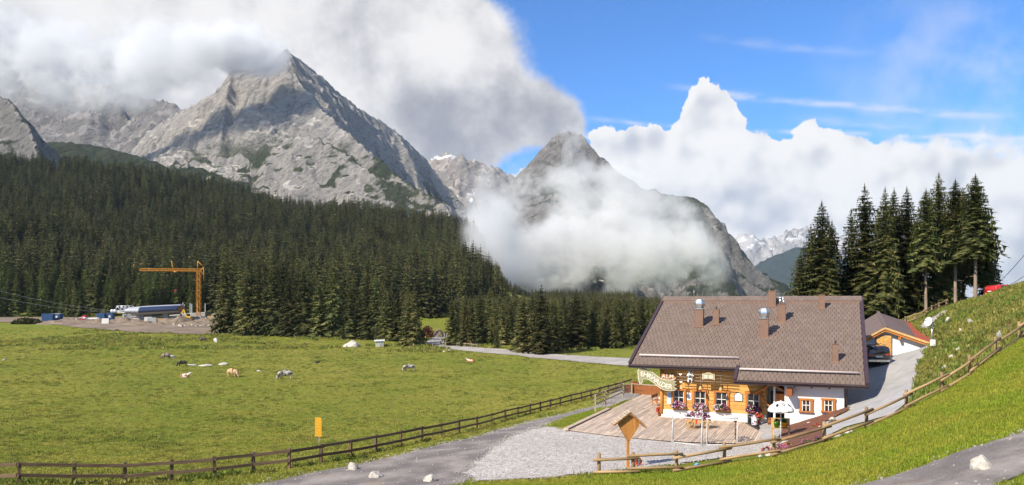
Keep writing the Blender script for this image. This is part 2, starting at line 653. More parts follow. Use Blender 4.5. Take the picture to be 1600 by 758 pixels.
def gz0(x, y):
    x, y = np.asarray(x, float), np.asarray(y, float)
    shp = x.shape
    x, y = x.ravel(), y.ravel()
    xc, yc = np.clip(x, -300, 110), np.clip(y, -30, 370)
    z = np.empty_like(x)
    for i in range(0, len(x), 40000):
        sl_ = slice(i, i + 40000)
        dd = np.sqrt((xc[sl_, None] - CP[None, :, 0]) ** 2 + (yc[sl_, None] - CP[None, :, 1]) ** 2 + 0.2)
        z[sl_] = dd @ RW[:len(CP)] + RW[-3] + RW[-2] * xc[sl_] + RW[-1] * yc[sl_]
    # wooded slope
    cz_ = np.interp(x, CRX, CRZ)
    k = np.clip((y - 335) / (1000 - 335), 0, None)
    up = np.where(k < 1, k ** 1.12, 1 - 0.9 * (k - 1) ** 1.2)
    hill = cz_ * np.clip(up, -0.6, 1) + (fbm(x / 90, y / 90, 4, 3) - 0.5) * 26 * sstep(y, 360, 560)
    w = sstep(y, 330, 420)
    z = z * (1 - w) + hill * w
    far = sstep(np.hypot(x, y), 1500, 4000)
    z = z * (1 - far) + (-40) * far
    # small humps of the meadow
    z = z + (fbm(x / 9, y / 9, 3, 5) - 0.5) * 0.5 * sstep(y, 50, 90) * (1 - w)
    return z.reshape(shp)


def axis(dense0, dense1, step, lo, hi, grow):
    a = list(np.arange(dense0, dense1 + 1e-6, step))
    s_, v_ = step, dense1
    while v_ < hi:
        s_ *= grow
        v_ += s_
        a.append(v_)
    s_, v_ = step, dense0
    b = []
    while v_ > lo:
        s_ *= grow
        v_ -= s_
        b.append(v_)
    return np.array(b[::-1] + a)


GX = axis(-34, 46, 0.5, -9000, 9000, 1.045)
GY = axis(16, 80, 0.5, -200, 14000, 1.03)
XX, YY = np.meshgrid(GX, GY, indexing='ij')
ZZ = gz0(XX, YY)


def gz(x, y):
    """height of the ground sheet itself (bilinear on its grid)"""
    x, y = np.asarray(x, float), np.asarray(y, float)
    i = np.clip(np.searchsorted(GX, x) - 1, 0, len(GX) - 2)
    j = np.clip(np.searchsorted(GY, y) - 1, 0, len(GY) - 2)
    u = (x - GX[i]) / (GX[i + 1] - GX[i])
    v_ = (y - GY[j]) / (GY[j + 1] - GY[j])
    return (ZZ[i, j] * (1 - u) + ZZ[i + 1, j] * u) * (1 - v_) + (ZZ[i, j + 1] * (1 - u) + ZZ[i + 1, j + 1] * u) * v_


def g1(x, y):
    return float(gz(np.array([x]), np.array([y]))[0])


def gpt(px, py, dmin=16.0, dmax=420.0):
    """where the line of sight through a photo pixel meets the ground"""
    D = np.concatenate([np.arange(dmin, 120, 0.1), np.arange(120, dmax, 0.4)])
    x, y, z = (px - 800) / F * D, D, CZ + (YH - py) / F * D
    h = gz(x, y)
    k = np.argmax(z <= h)
    if z[k] > h[k]:
        k = len(D) - 1
    return Vector((x[k], y[k], h[k]))


# ------------------------------------------------------------------ ground material
gm, n, bs, out = new_mat('meadow_grass')
pos = n.node('ShaderNodeNewGeometry').outputs['Position']
lush = n.node('ShaderNodeAttribute', attribute_name='lush').outputs['Fac']
wild = n.node('ShaderNodeAttribute', attribute_name='wild').outputs['Fac']
flat = n.v('MULTIPLY', pos, (1.0, 0.55, 1.0))
a = n.noise(flat, 0.035, 4, 0.6)
b = n.noise(flat, 0.30, 4, 0.65)
c_ = n.noise(pos, 2.6, 4, 0.7)
fine = n.noise(pos, 9.0, 3, 0.7)
col = n.mix(n.ramp(a, 0.36, 0.62), (0.165, 0.195, 0.028), (0.240, 0.228, 0.044))
col = n.mix(n.ramp(b, 0.52, 0.70, 0.0, 0.55), col, (0.120, 0.150, 0.024))
col = n.mix(n.ramp(c_, 0.55, 0.72, 0.0, 0.65), col, (0.055, 0.075, 0.012))
col = n.mix(n.ramp(fine, 0.5, 0.8, 0.0, 0.5), col, (0.26, 0.22, 0.06))
lg = n.mix(n.ramp(b, 0.4, 0.65), (0.130, 0.180, 0.015), (0.195, 0.200, 0.026))
lg = n.mix(n.ramp(c_, 0.5, 0.72, 0.0, 0.6), lg, (0.060, 0.095, 0.008))
lg = n.mix(n.ramp(fine, 0.5, 0.8, 0.0, 0.4), lg, (0.21, 0.20, 0.05))
col = n.mix(lush, col, lg)
wg = n.mix(n.ramp(b, 0.4, 0.6), (0.10, 0.11, 0.03), (0.19, 0.15, 0.06))
wg = n.mix(n.ramp(c_, 0.46, 0.66), wg, (0.05, 0.075, 0.02))
col = n.mix(wild, col, wg)
n.put(bs.inputs['Base Color'], col)
bs.inputs['Roughness'].default_value = 0.9
bs.inputs['Specular IOR Level'].default_value = 0.1
bump(n, bs, n.m('ADD', n.m('MULTIPLY', c_, 1.0), n.m('MULTIPLY', fine, 0.4)), 0.8, 0.25)

lushv = np.clip(sstep(XX * 1.0 + 0.0, 1.5, 6) * sstep(-(YY - 0.12 * XX), -44, -36), 0, 1)
lushv = np.maximum(lushv, sstep(XX, -6, 0) * sstep(-YY, -37, -34))
wildv = sstep(XX, 22, 26) * sstep(YY, 41, 44) * (1 - sstep(YY, 96, 110))
gme = np_mesh('ground', np.stack([XX, YY, ZZ], -1).reshape(-1, 3), grid_faces(len(GX), len(GY)), gm,
              attrs={'lush': lushv.ravel(), 'wild': wildv.ravel()})
link(tag(bpy.data.objects.new('ground', gme), kind='structure'))


def poly_sd(P, x, y):
    """signed distance to a polygon, positive inside"""
    P = np.array([(p[0], p[1]) for p in P])
    Q = np.roll(P, -1, 0)
    best = np.full(x.shape, 1e9)
    ins = np.zeros(x.shape, bool)
    for (x0, y0), (x1, y1) in zip(P, Q):
        dx_, dy_ = x1 - x0, y1 - y0
        L = dx_ * dx_ + dy_ * dy_ + 1e-9
        t = np.clip(((x - x0) * dx_ + (y - y0) * dy_) / L, 0, 1)
        best = np.minimum(best, np.hypot(x - x0 - t * dx_, y - y0 - t * dy_))
        if y1 != y0:
            ins ^= ((y0 > y) != (y1 > y)) & (x < (x1 - x0) * (y - y0) / (y1 - y0) + x0)
    return np.where(ins, best, -best)


def smooth_poly(P, closed=True, k=6):
    """Catmull-Rom through the points"""
    P = [Vector(p) for p in P]
    out_ = []
    n_ = len(P)
    for i in range(n_ if closed else n_ - 1):
        g = (lambda q: P[q % n_]) if closed else (lambda q: P[max(0, min(n_ - 1, q))])
        p0, p1, p2, p3 = g(i - 1), g(i), g(i + 1), g(i + 2)
        for t in np.linspace(0, 1, k, endpoint=False):
            out_.append(0.5 * ((2 * p1) + (p2 - p0) * t + (2 * p0 - 5 * p1 + 4 * p2 - p3) * t * t + (3 * p1 - p0 - 3 * p2 + p3) * t ** 3))
    if not closed:
        out_.append(P[-1])
    return out_


REGIONS = {}


def drape(name, poly, h, mat, lift, rag=0.35, rel=None, kind='structure'):
    """sheet that follows the ground inside a polygon; its edge frays by noise in the material"""
    P = np.array([(p[0], p[1]) for p in poly])
    x = np.arange(P[:, 0].min() - 1, P[:, 0].max() + 1 + h, h)
    y = np.arange(P[:, 1].min() - 1, P[:, 1].max() + 1 + h, h)
    X, Y = np.meshgrid(x, y, indexing='ij')
    sd = poly_sd(poly, X, Y)
    Z = gz(X, Y) + lift
    if rel is not None:
        Z = Z + rel(X, Y, sd)
    Fq = grid_faces(len(x), len(y))
    sdf = sd.ravel()
    keep = (sdf[Fq] > -rag).any(1)
    Fq = Fq[keep]
    used = np.unique(Fq)
    remap = np.full(X.size, -1)
    remap[used] = np.arange(len(used))
    V = np.stack([X, Y, Z], -1).reshape(-1, 3)[used]
    me = np_mesh(name, V, remap[Fq], mat, attrs={'edge': sdf[used]})
    REGIONS[name] = poly
    return link(tag(bpy.data.objects.new(name, me), kind=kind))


def rag_mat(name, build, scale=2.2, amp=0.7, soft=0.12):
    """surface whose edge is cut ragged along the 'edge' distance"""
    m, n, bs, out = new_mat(name)
    pos = n.node('ShaderNodeNewGeometry').outputs['Position']
    e = n.node('ShaderNodeAttribute', attribute_name='edge').outputs['Fac']
    nz = n.noise(pos, scale, 4, 0.7)
    k = n.ramp(n.m('ADD', e, n.m('MULTIPLY_ADD', nz, 2 * amp, -amp)), -soft, soft)
    build(n, bs, pos, e)
    tr_ = n.node('ShaderNodeBsdfTransparent')
    mx = n.node('ShaderNodeMixShader')
    n.put(mx.inputs[0], k)
    n.t.links.new(tr_.outputs[0], mx.inputs[1])
    n.t.links.new(bs.outputs[0], mx.inputs[2])
    n.t.links.new(mx.outputs[0], out.inputs['Surface'])
    return m


def b_road(n, bs, pos, e):
    st = n.v('MULTIPLY', pos, (1.0, 1.0, 1.0))
    a = n.noise(st, 0.45, 5, 0.65)
    f = n.noise(pos, 14.0, 3, 0.7)
    c = n.mix(n.ramp(a, 0.35, 0.7), (0.135, 0.118, 0.114), (0.300, 0.266, 0.245))
    c = n.mix(n.ramp(f, 0.45, 0.75, 0, 0.5), c, (0.34, 0.31, 0.29))
    rust = n.ramp(n.noise(pos, 0.22, 3, 0.5), 0.62, 0.72, 0, 0.45)
    c = n.mix(rust, c, (0.22, 0.14, 0.08))
    n.put(bs.inputs['Base Color'], c)
    bs.inputs['Roughness'].default_value = 0.92
    bs.inputs['Specular IOR Level'].default_value = 0.2
    bump(n, bs, f, 0.5, 0.03)


def b_gravel(n, bs, pos, e):
    a = n.noise(pos, 0.5, 4, 0.6)
    v1 = n.voro(pos, 7.0, out='Color')
    r = n.sep(v1)[0]
    f = n.noise(pos, 18.0, 2, 0.7)
    c = n.mix(n.ramp(r, 0, 1, smooth=False), (0.30, 0.275, 0.26), (0.62, 0.58, 0.555))
    c = n.mix(n.ramp(a, 0.35, 0.65, 0.0, 0.35), c, (0.36, 0.32, 0.30))
    c = n.mix(n.ramp(f, 0.5, 0.8, 0, 0.5), c, (0.20, 0.18, 0.17))
    n.put(bs.inputs['Base Color'], c)
    bs.inputs['Roughness'].default_value = 0.9
    bs.inputs['Specular IOR Level'].default_value = 0.2
    bump(n, bs, n.voro(pos, 7.0), 0.7, 0.05)


def b_pale(n, bs, pos, e):
    a = n.noise(pos, 0.4, 5, 0.65)
    f = n.noise(pos, 12.0, 3, 0.7)
    c = n.mix(n.ramp(a, 0.35, 0.65), (0.42, 0.385, 0.345), (0.30, 0.27, 0.245))
    c = n.mix(n.ramp(f, 0.5, 0.8, 0, 0.4), c, (0.55, 0.51, 0.47))
    n.put(bs.inputs['Base Color'], c)
    bs.inputs['Roughness'].default_value = 0.92
    bump(n, bs, f, 0.4, 0.03)


def b_drive(n, bs, pos, e):
    """worn pale concrete pavers"""
    q = n.v('MULTIPLY', pos, (1.0, 1.0, 0.0))
    br = n.node('ShaderNodeTexBrick')
    n.put(br.inputs['Vector'], q)
    br.inputs['Scale'].default_value = 1.0
    br.inputs['Mortar Size'].default_value = 0.012
    br.inputs['Brick Width'].default_value = 0.4
    br.inputs['Row Height'].default_value = 0.2
    br.inputs['Color1'].default_value = (0.46, 0.44, 0.42, 1)
    br.inputs['Color2'].default_value = (0.36, 0.345, 0.335, 1)
    br.inputs['Mortar'].default_value = (0.24, 0.23, 0.22, 1)
    a = n.noise(pos, 0.7, 5, 0.6)
    c = n.mix(n.ramp(a, 0.45, 0.75, 0, 0.6), br.outputs['Color'], (0.27, 0.26, 0.255))
    n.put(bs.inputs['Base Color'], c)
    bs.inputs['Roughness'].default_value = 0.85
    bump(n, bs, n.noise(pos, 10, 4, 0.7), 0.3, 0.02)


def b_site(n, bs, pos, e):
    f1, f2 = n.noise(pos, 0.12, 4, 0.65), n.noise(pos, 1.1, 4, 0.7)
    c = n.mix(n.ramp(f1, 0.35, 0.62), (0.25, 0.185, 0.135), (0.16, 0.118, 0.085))
    c = n.mix(n.ramp(f2, 0.52, 0.75, 0, 0.7), c, (0.33, 0.275, 0.22))
    c = n.mix(n.ramp(f1, 0.60, 0.70, 0, 0.6), c, (0.12, 0.13, 0.035))
    n.put(bs.inputs['Base Color'], c)
    bs.inputs['Roughness'].default_value = 0.95
    bump(n, bs, f2, 0.7, 0.3)


def b_bark(n, bs, pos, e):
    f = n.noise(pos, 7.0, 4, 0.75)
    v1 = n.sep(n.voro(n.v('MULTIPLY', pos, (1, 1.7, 1)), 9.0, out='Color'))[0]
    c = n.mix(v1, (0.22, 0.085, 0.045), (0.10, 0.035, 0.022))
    c = n.mix(n.ramp(f, 0.5, 0.75, 0, 0.6), c, (0.30, 0.15, 0.085))
    n.put(bs.inputs['Base Color'], c)
    bs.inputs['Roughness'].default_value = 0.9
    bump(n, bs, n.noise(pos, 16, 3, 0.7), 0.9, 0.06)


M_road = rag_mat('worn_asphalt', b_road, 1.4, 0.35, 0.10)
M_gravel = rag_mat('pale_gravel', b_gravel, 1.6, 0.8, 0.25)
M_track = rag_mat('pale_track', b_pale, 0.6, 0.6, 0.15)
M_site = rag_mat('site_earth', b_site, 0.25, 1.6, 0.3)
M_drive = rag_mat('driveway_paving', b_drive, 1.5, 0.12, 0.05)
M_bark = rag_mat('bark_mulch', b_bark, 3.0, 0.15, 0.04)


def pxpoly(pts):
    return [gpt(*p) for p in pts]


up_edge = pxpoly([(380, 762), (430, 752), (480, 741), (560, 726), (640, 707), (700, 692), (760, 678), (820, 661), (880, 647), (935, 634)])
lo_edge = pxpoly([(950, 636), (915, 645), (880, 654), (848, 667), (800, 690), (770, 715), (745, 740), (700, 762)])
near = [Vector((-6, 30, 0)), Vector((-18, 30, 0))]
end_rd = [Vector((14, 96, 0)), Vector((17, 94, 0))]
drape('road', smooth_poly(up_edge, False) + end_rd + smooth_poly(lo_edge, False) + near, 0.4, M_road, 0.03)
fc = pxpoly([(800, 683), (830, 673), (853, 668), (899, 674)]) + [H(1, 20.6, 0), H(4.4, 21.0, 0), H(8, 20.4, 0), H(10.8, 19.4, 0), H(11.4, 20.4, 0)] + \
    pxpoly([(1215, 706), (1130, 716), (1050, 726), (940, 737), (850, 747), (745, 752), (725, 740), (760, 712)])
fc = pxpoly([(800, 683), (830, 673), (853, 668), (899, 674)]) + [H(1, 19.0, 0), H(4.4, 19.6, 0), H(8, 19, 0), H(10.8, 18.6, 0), H(11.6, 20.2, 0)] + \
    pxpoly([(1215, 706), (1130, 716), (1050, 727), (940, 739), (850, 748), (745, 753), (725, 740), (760, 712)])
drape('gravel_forecourt', fc, 0.35, M_gravel, 0.06)
dv = [H(14.9, 14.0, 0), H(14.9, 8, 0), H(14.9, 2, 0), H(14.0, -3.5, 0)] + [Vector((31, 69, 0)), Vector((36.5, 66.3, 0))] + \
    pxpoly([(1440, 563), (1432, 580), (1430, 600), (1425, 625), (1395, 648), (1320, 668), (1290, 683), (1262, 690)]) + [H(13.7, 17.2, 0), H(15.2, 15.6, 0)]
drape('driveway', dv, 0.4, M_drive, 0.05)
drape('bark_bed', [H(11.0, 13.5, 0), H(14.9, 13.5, 0)] + [H(15.15, 14.2, 0), H(14.9, 15.4, 0), H(13.6, 17.0, 0)] + pxpoly([(1285, 686), (1240, 700), (1205, 712)]) + [H(11.0, 17.0, 0)], 0.2, M_bark, 0.07,
      rel=lambda X, Y, sd: np.clip(sd, 0, 0.8) * 0.12 + (vnoise(X * 3, Y * 3, 4) - 0.5) * 0.05)
drape('entrance_paving', [H(8.0, 11.3, 0), H(11.1, 11.3, 0), H(11.1, 18.0, 0), H(10.9, 19.5, 0), H(10.2, 19.0, 0), H(8.2, 13.0, 0)], 0.3, M_drive, 0.06)
tr1 = pxpoly([(672, 531), (700, 538), (740, 543), (800, 548), (860, 553), (930, 558), (1000, 561)])
tr2 = pxpoly([(1000, 572), (930, 568), (860, 562), (800, 555), (740, 550), (690, 544), (664, 537)])
drape('farm_track', smooth_poly(tr1, False) + smooth_poly(tr2, False), 1.2, M_track, 0.10, rag=1.2)
drape('forest_road', pxpoly([(664, 538), (672, 531), (682, 526), (692, 522), (702, 521), (705, 525), (698, 533), (700, 541)]), 1.0, M_track, 0.16, rag=1.2)
drape('upper_path', pxpoly([(1436, 512), (1447, 503), (1462, 494), (1478, 485), (1482, 487), (1470, 497), (1456, 507), (1450, 515)]), 0.35, M_track, 0.10, rag=0.6)
drape('lower_path', smooth_poly(pxpoly([(1335, 761), (1400, 745), (1450, 727), (1500, 708), (1560, 690), (1600, 677), (1640, 664)]), False) +
      [Vector((20, 20, 0)), Vector((15, 18.4, 0))] + pxpoly([(1600, 742), (1555, 758)]) + [Vector((11, 17, 0)), Vector((9, 17.5, 0))], 0.3, M_road, 0.05)
sx = pxpoly([(-30, 503), (60, 506), (130, 513), (200, 519), (260, 521), (330, 523), (352, 521)])
drape('building_site', sx + [Vector((-122, 322, 0)), Vector((-136, 352, 0)), Vector((-250, 352, 0)), Vector((-300, 325, 0))], 1.5, M_site, 0.15, rag=2)


# ------------------------------------------------------------------ mountains
def rock_mat(name, light, dark, green, green_amt, zlo, zhi, snow=0.0, scale=1.0, bumpd=14.0):
    m, n, bs, out = new_mat(name)
    pos = n.node('ShaderNodeNewGeometry').outputs['Position']
    nrm = n.node('ShaderNodeNewGeometry').outputs['Normal']
    nzv = n.sep(nrm)[2]
    zz = n.sep(pos)[2]
    run = n.node('ShaderNodeAttribute', attribute_name='run').outputs['Fac']     # metres down from the ridge
    along = n.node('ShaderNodeAttribute', attribute_name='along').outputs['Fac']
    p = n.v('SCALE', pos, scale=0.01 * scale)
    # dipping beds
    rot = n.node('ShaderNodeVectorRotate', rotation_type='EULER_XYZ')
    n.put(rot.inputs['Vector'], p)
    rot.inputs['Rotation'].default_value = (0.3, R(38), 0.2)
    beds = n.noise(n.v('MULTIPLY', rot.outputs[0], (0.7, 0.7, 4.2)), 2.4, 6, 0.66)
    big = n.noise(p, 0.9, 5, 0.6)
    crag = n.noise(p, 5.0, 7, 0.72)
    ribs = n.noise(n.comb(n.m('MULTIPLY', along, 0.03 * scale), n.m('MULTIPLY', run, 0.004 * scale), 0.0), 1.0, 5, 0.65)
    c = n.mix(n.ramp(big, 0.35, 0.68), light, tuple(0.80 * x for x in light))
    c = n.mix(n.ramp(beds, 0.50, 0.68, 0, 0.75), c, dark)
    c = n.mix(n.ramp(crag, 0.50, 0.68, 0, 0.75), c, tuple(0.6 * x for x in dark))
    c = n.mix(n.ramp(ribs, 0.55, 0.72, 0, 0.5), c, dark)
    # scree: pale and even where the slope eases low down
    scr = n.m('MULTIPLY', n.ramp(nzv, 0.60, 0.74), n.ramp(ribs, 0.3, 0.55))
    c = n.mix(n.m('MULTIPLY', scr, 0.6), c, tuple(min(1, 1.12 * x) for x in light))
    veg = n.noise(p, 0.62, 6, 0.66, 0.5)
    g = n.m('MULTIPLY', n.ramp(n.m('ADD', veg, n.m('MULTIPLY_ADD', nzv, 0.34, -0.20)), 0.63 - green_amt, 0.70 - green_amt), n.ramp(zz, zlo, zhi, 1.0, 0.0))
    gc = n.mix(n.ramp(crag, 0.4, 0.65), green, tuple(0.5 * x for x in green))
    c = n.mix(g, c, gc)
    if snow:
        sn = n.m('MULTIPLY', n.ramp(n.noise(p, 1.8, 4, 0.6), 0.60 - snow, 0.66 - snow), n.ramp(nzv, 0.55, 0.7))
        c = n.mix(sn, c, (0.78, 0.80, 0.84))
    n.put(bs.inputs['Base Color'], c)
    bs.inputs['Roughness'].default_value = 0.95
    bs.inputs['Specular IOR Level'].default_value = 0.1
    h = n.m('ADD', n.m('MULTIPLY', crag, 0.8), n.m('ADD', n.m('MULTIPLY', beds, 0.55), n.m('MULTIPLY', ribs, 0.4)))
    h = n.m('MULTIPLY', h, n.m('MULTIPLY_ADD', scr, -0.8, 1.0))
    bump(n, bs, h, 1.0, bumpd * 1.7)
    return m


def mountain(name, ridges, pad, step, mat, seed, rib=26.0, ribw=70.0, rough=22.0, jag=10.0, base=-60.0, s=(1.35, 0.72, 260.0), front=True, beds=48.0, ledge=26.0):
    pts = [[at(*q) for q in r[0]] for r in ridges]
    allp = np.array([tuple(p) for r in pts for p in r])
    x0, x1 = allp[:, 0].min() - pad, allp[:, 0].max() + pad
    y0, y1 = allp[:, 1].min() - pad * (1.6 if front else 1), allp[:, 1].max() + pad * 0.5
    gx, gy = np.arange(x0, x1, step), np.arange(y0, y1, step)
    X, Y = np.meshgrid(gx, gy, indexing='ij')
    wx = (fbm(X / 160, Y / 160, 4, seed) - 0.5) * 110
    wy = (fbm(X / 160, Y / 160, 4, seed + 50) - 0.5) * 110
    Xw, Yw = X + wx * 0.8, Y + wy * 0.8
    Z = np.full(X.shape, base)
    RUN = np.full(X.shape, 900.0)
    AL = np.zeros(X.shape)
    for ri, r in enumerate(ridges):
        P = pts[ri]
        s1, s2, d1 = r[1] if len(r) > 1 else s
        acc = seed * 100.0 + ri * 977.0
        for a, b in zip(P, P[1:]):
            dx_, dy_ = b.x - a.x, b.y - a.y
            L = math.hypot(dx_, dy_) + 1e-6
            t0 = np.clip(((X - a.x) * dx_ + (Y - a.y) * dy_) / (L * L), 0, 1)
            dist0 = np.hypot(X - a.x - t0 * dx_, Y - a.y - t0 * dy_)
            k = sstep(dist0, 0, 150)
            xx, yy = X + (Xw - X) * k, Y + (Yw - Y) * k
            t = np.clip(((xx - a.x) * dx_ + (yy - a.y) * dy_) / (L * L), 0, 1)
            dist = np.hypot(xx - a.x - t * dx_, yy - a.y - t * dy_)
            u = acc + t * L
            zr = a.z + t * (b.z - a.z) + (fbm(u / 42, u * 0 + ri, 4, seed + 9, 0.55, True) - 0.62) * jag
            gul = (fbm(u / ribw + wx * 0.01, dist / 420 + ri * 3.1, 4, seed + 5, 0.55, True) - 0.55) * rib * sstep(dist, 4, 110)
            z = zr - s1 * np.minimum(dist, d1) - s2 * np.maximum(0, dist - d1) + gul * (1 - 0.75 * sstep(dist, d1, d1 * 1.7))
            up = z > Z
            Z = np.where(up, z, Z)
            RUN = np.where(up, dist, RUN)
            AL = np.where(up, u, AL)
            acc += L
    near_ridge = sstep(RUN, 0, 60)
    Z = Z + (fbm(X / 75, Y / 75, 5, seed + 20, 0.55, True) - 0.6) * rough * near_ridge + (fbm(X / 18, Y / 18, 3, seed + 31) - 0.5) * rough * 0.3
    # dipping beds: ledges and small cliffs
    bed = (Z * 0.85 + X * 0.42 + Y * 0.15 + (fbm(X / 130, Y / 130, 3, seed + 71) - 0.5) * 90) / beds
    fr_ = bed - np.floor(bed)
    Z = Z + ledge * (sstep(fr_, 0.0, 0.35) - fr_) * near_ridge
    Fq = grid_faces(len(gx), len(gy))
    zf = Z.ravel()
    keep = (zf[Fq] > base + 1).any(1)
    Fq = Fq[keep]
    used = np.unique(Fq)
    remap = np.full(X.size, -1)
    remap[used] = np.arange(len(used))
    V = np.stack([X, Y, Z], -1).reshape(-1, 3)[used]
    me = np_mesh(name, V, remap[Fq], mat, attrs={'run': RUN.ravel()[used], 'along': AL.ravel()[used]})
    return link(tag(bpy.data.objects.new(name, me), kind='structure'))


M_rock = rock_mat('limestone', (0.375, 0.348, 0.316), (0.165, 0.156, 0.152), (0.048, 0.056, 0.020), 0.165, 470, 660)
M_rock_b = rock_mat('limestone_grey', (0.235, 0.218, 0.202), (0.100, 0.098, 0.100), (0.036, 0.044, 0.020), 0.125, 380, 620)
M_rock_far = rock_mat('limestone_far', (0.33, 0.29, 0.255), (0.18, 0.165, 0.155), (0.06, 0.07, 0.03), 0.02, 300, 500, snow=0.015, scale=0.6, bumpd=22)
M_knoll = rock_mat('dwarf_pine_slope', (0.30, 0.28, 0.255), (0.15, 0.142, 0.135), (0.036, 0.045, 0.019), 0.255, 700, 900, scale=1.6, bumpd=8)
M_bluehill = rock_mat('far_wooded_hill', (0.035, 0.05, 0.045), (0.02, 0.03, 0.03), (0.020, 0.032, 0.026), 0.6, 5000, 6000, scale=0.5, bumpd=20)
M_snowy = rock_mat('far_snowy_range', (0.40, 0.38, 0.37), (0.20, 0.20, 0.21), (0.05, 0.06, 0.04), 0.0, 300, 800, snow=0.02, scale=0.3, bumpd=40)

mountain('mountain_left', [
    ([(445, 76, 3000), (480, 100, 3090), (520, 135, 3210), (560, 168, 3330), (600, 190, 3440), (640, 222, 3560), (665, 250, 3630), (690, 285, 3690), (720, 322, 3740), (770, 370, 3800)], (1.5, 0.9, 300)),
    ([(445, 76, 3000), (425, 96, 3005), (400, 104, 3010), (362, 110, 3020), (350, 128, 3030), (335, 148, 3080), (322, 153, 3120), (300, 164, 3200), (270, 182, 3300), (230, 205, 3450)], (1.9, 0.68, 210)),
    ([(445, 76, 3000), (468, 128, 2900), (500, 168, 2800), (540, 205, 2690), (590, 246, 2570), (650, 292, 2440), (705, 328, 2320)], (1.35, 0.8, 240)),
    ([(362, 110, 3020), (352, 150, 2900), (348, 185, 2800), (345, 215, 2700)], (1.5, 0.66, 150)),
    ([(415, 222, 2600), (450, 214, 2570), (490, 212, 2520), (530, 232, 2460), (580, 268, 2380), (640, 312, 2300)], (1.5, 1.0, 260)),
], 420, 5.0, M_rock, 3, rib=92, ribw=75, rough=46, jag=24, base=60, ledge=15)
mountain('mountain_crag', [
    ([(-120, 110, 2000), (-60, 125, 1900), (-10, 146, 1850), (12, 152, 1820), (30, 172, 1790), (52, 198, 1750), (72, 226, 1710), (92, 258, 1680)], (1.7, 0.8, 160)),
    ([(12, 152, 1820), (40, 190, 1700), (62, 235, 1600)], (1.6, 0.9, 150)),
], 260, 5.0, M_rock_b, 11, rib=34, ribw=50, rough=22, jag=14, base=80)
mountain('mountain_corrie', [
    ([(-160, 60, 3900), (20, 105, 3850), (90, 122, 3800), (160, 132, 3750), (215, 150, 3750), (270, 160, 3650), (330, 185, 3600)], (1.3, 0.5, 420)),
], 700, 12.0, M_rock_b, 17, rib=90, ribw=150, rough=60, jag=40, base=120)
mountain('hill_dwarf_pine', [
    ([(30, 232, 2300), (90, 221, 2200), (150, 226, 2100), (215, 243, 2000), (262, 262, 1900)], (0.5, 0.5, 100)),
    ([(240, 275, 1750), (275, 262, 1700), (310, 260, 1660), (345, 275, 1600), (365, 295, 1560)], (0.6, 0.5, 100)),
], 260, 8.0, M_knoll, 23, rib=22, ribw=50, rough=26, jag=8, base=80, ledge=8)
mountain('mountain_far', [
    ([(600, 262, 5400), (655, 255, 5300), (685, 243, 5200), (705, 241, 5150), (722, 236, 5100), (738, 250, 5100), (752, 255, 5150), (765, 253, 5150), (780, 262, 5200), (800, 276, 5200), (850, 300, 5200)], (1.4, 0.8, 300)),
], 600, 13.0, M_rock_far, 29, rib=120, ribw=120, rough=70, jag=90, base=150)
mountain('mountain_right', [
    ([(888, 203, 2700), (868, 210, 2705), (845, 235, 2720), (820, 262, 2720), (798, 287, 2720), (765, 325, 2710), (725, 360, 2700)], (1.5, 0.8, 300)),
    ([(888, 203, 2700), (908, 208, 2690), (930, 235, 2650), (965, 268, 2600), (1000, 290, 2560), (1050, 303, 2480), (1088, 309, 2420), (1108, 324, 2390), (1126, 355, 2370), (1146, 385, 2350),
      (1180, 414, 2340), (1222, 442, 2330), (1290, 475, 2330)], (1.6, 0.8, 260)),
    ([(888, 203, 2700), (895, 250, 2580), (915, 300, 2440), (930, 360, 2280)], (1.2, 0.8, 240)),
    ([(1088, 309, 2420), (1095, 345, 2300), (1108, 385, 2200), (1130, 425, 2100)], (1.7, 1.0, 200)),
], 400, 6.0, M_rock_b, 37, rib=50, ribw=70, rough=40, jag=16, base=-40)
mountain('hill_far_right', [
    ([(1120, 452, 7000), (1160, 436, 7000), (1190, 412, 7000), (1220, 396, 7000), (1246, 386, 7000), (1262, 385, 7000), (1290, 398, 7000), (1340, 425, 7000), (1420, 450, 7000)], (0.55, 0.5, 500)),
], 900, 30.0, M_bluehill, 41, rib=60, ribw=200, rough=50, jag=20, base=-40, ledge=0)
mountain('mountain_far_right', [
    ([(1090, 392, 9300), (1140, 378, 9300), (1165, 372, 9300), (1195, 378, 9300), (1222, 366, 9300), (1250, 360, 9300), (1300, 375, 9300), (1380, 395, 9300)], (0.8, 0.6, 600)),
], 1100, 40.0, M_snowy, 43, rib=200, ribw=260, rough=160, jag=160, base=-40)


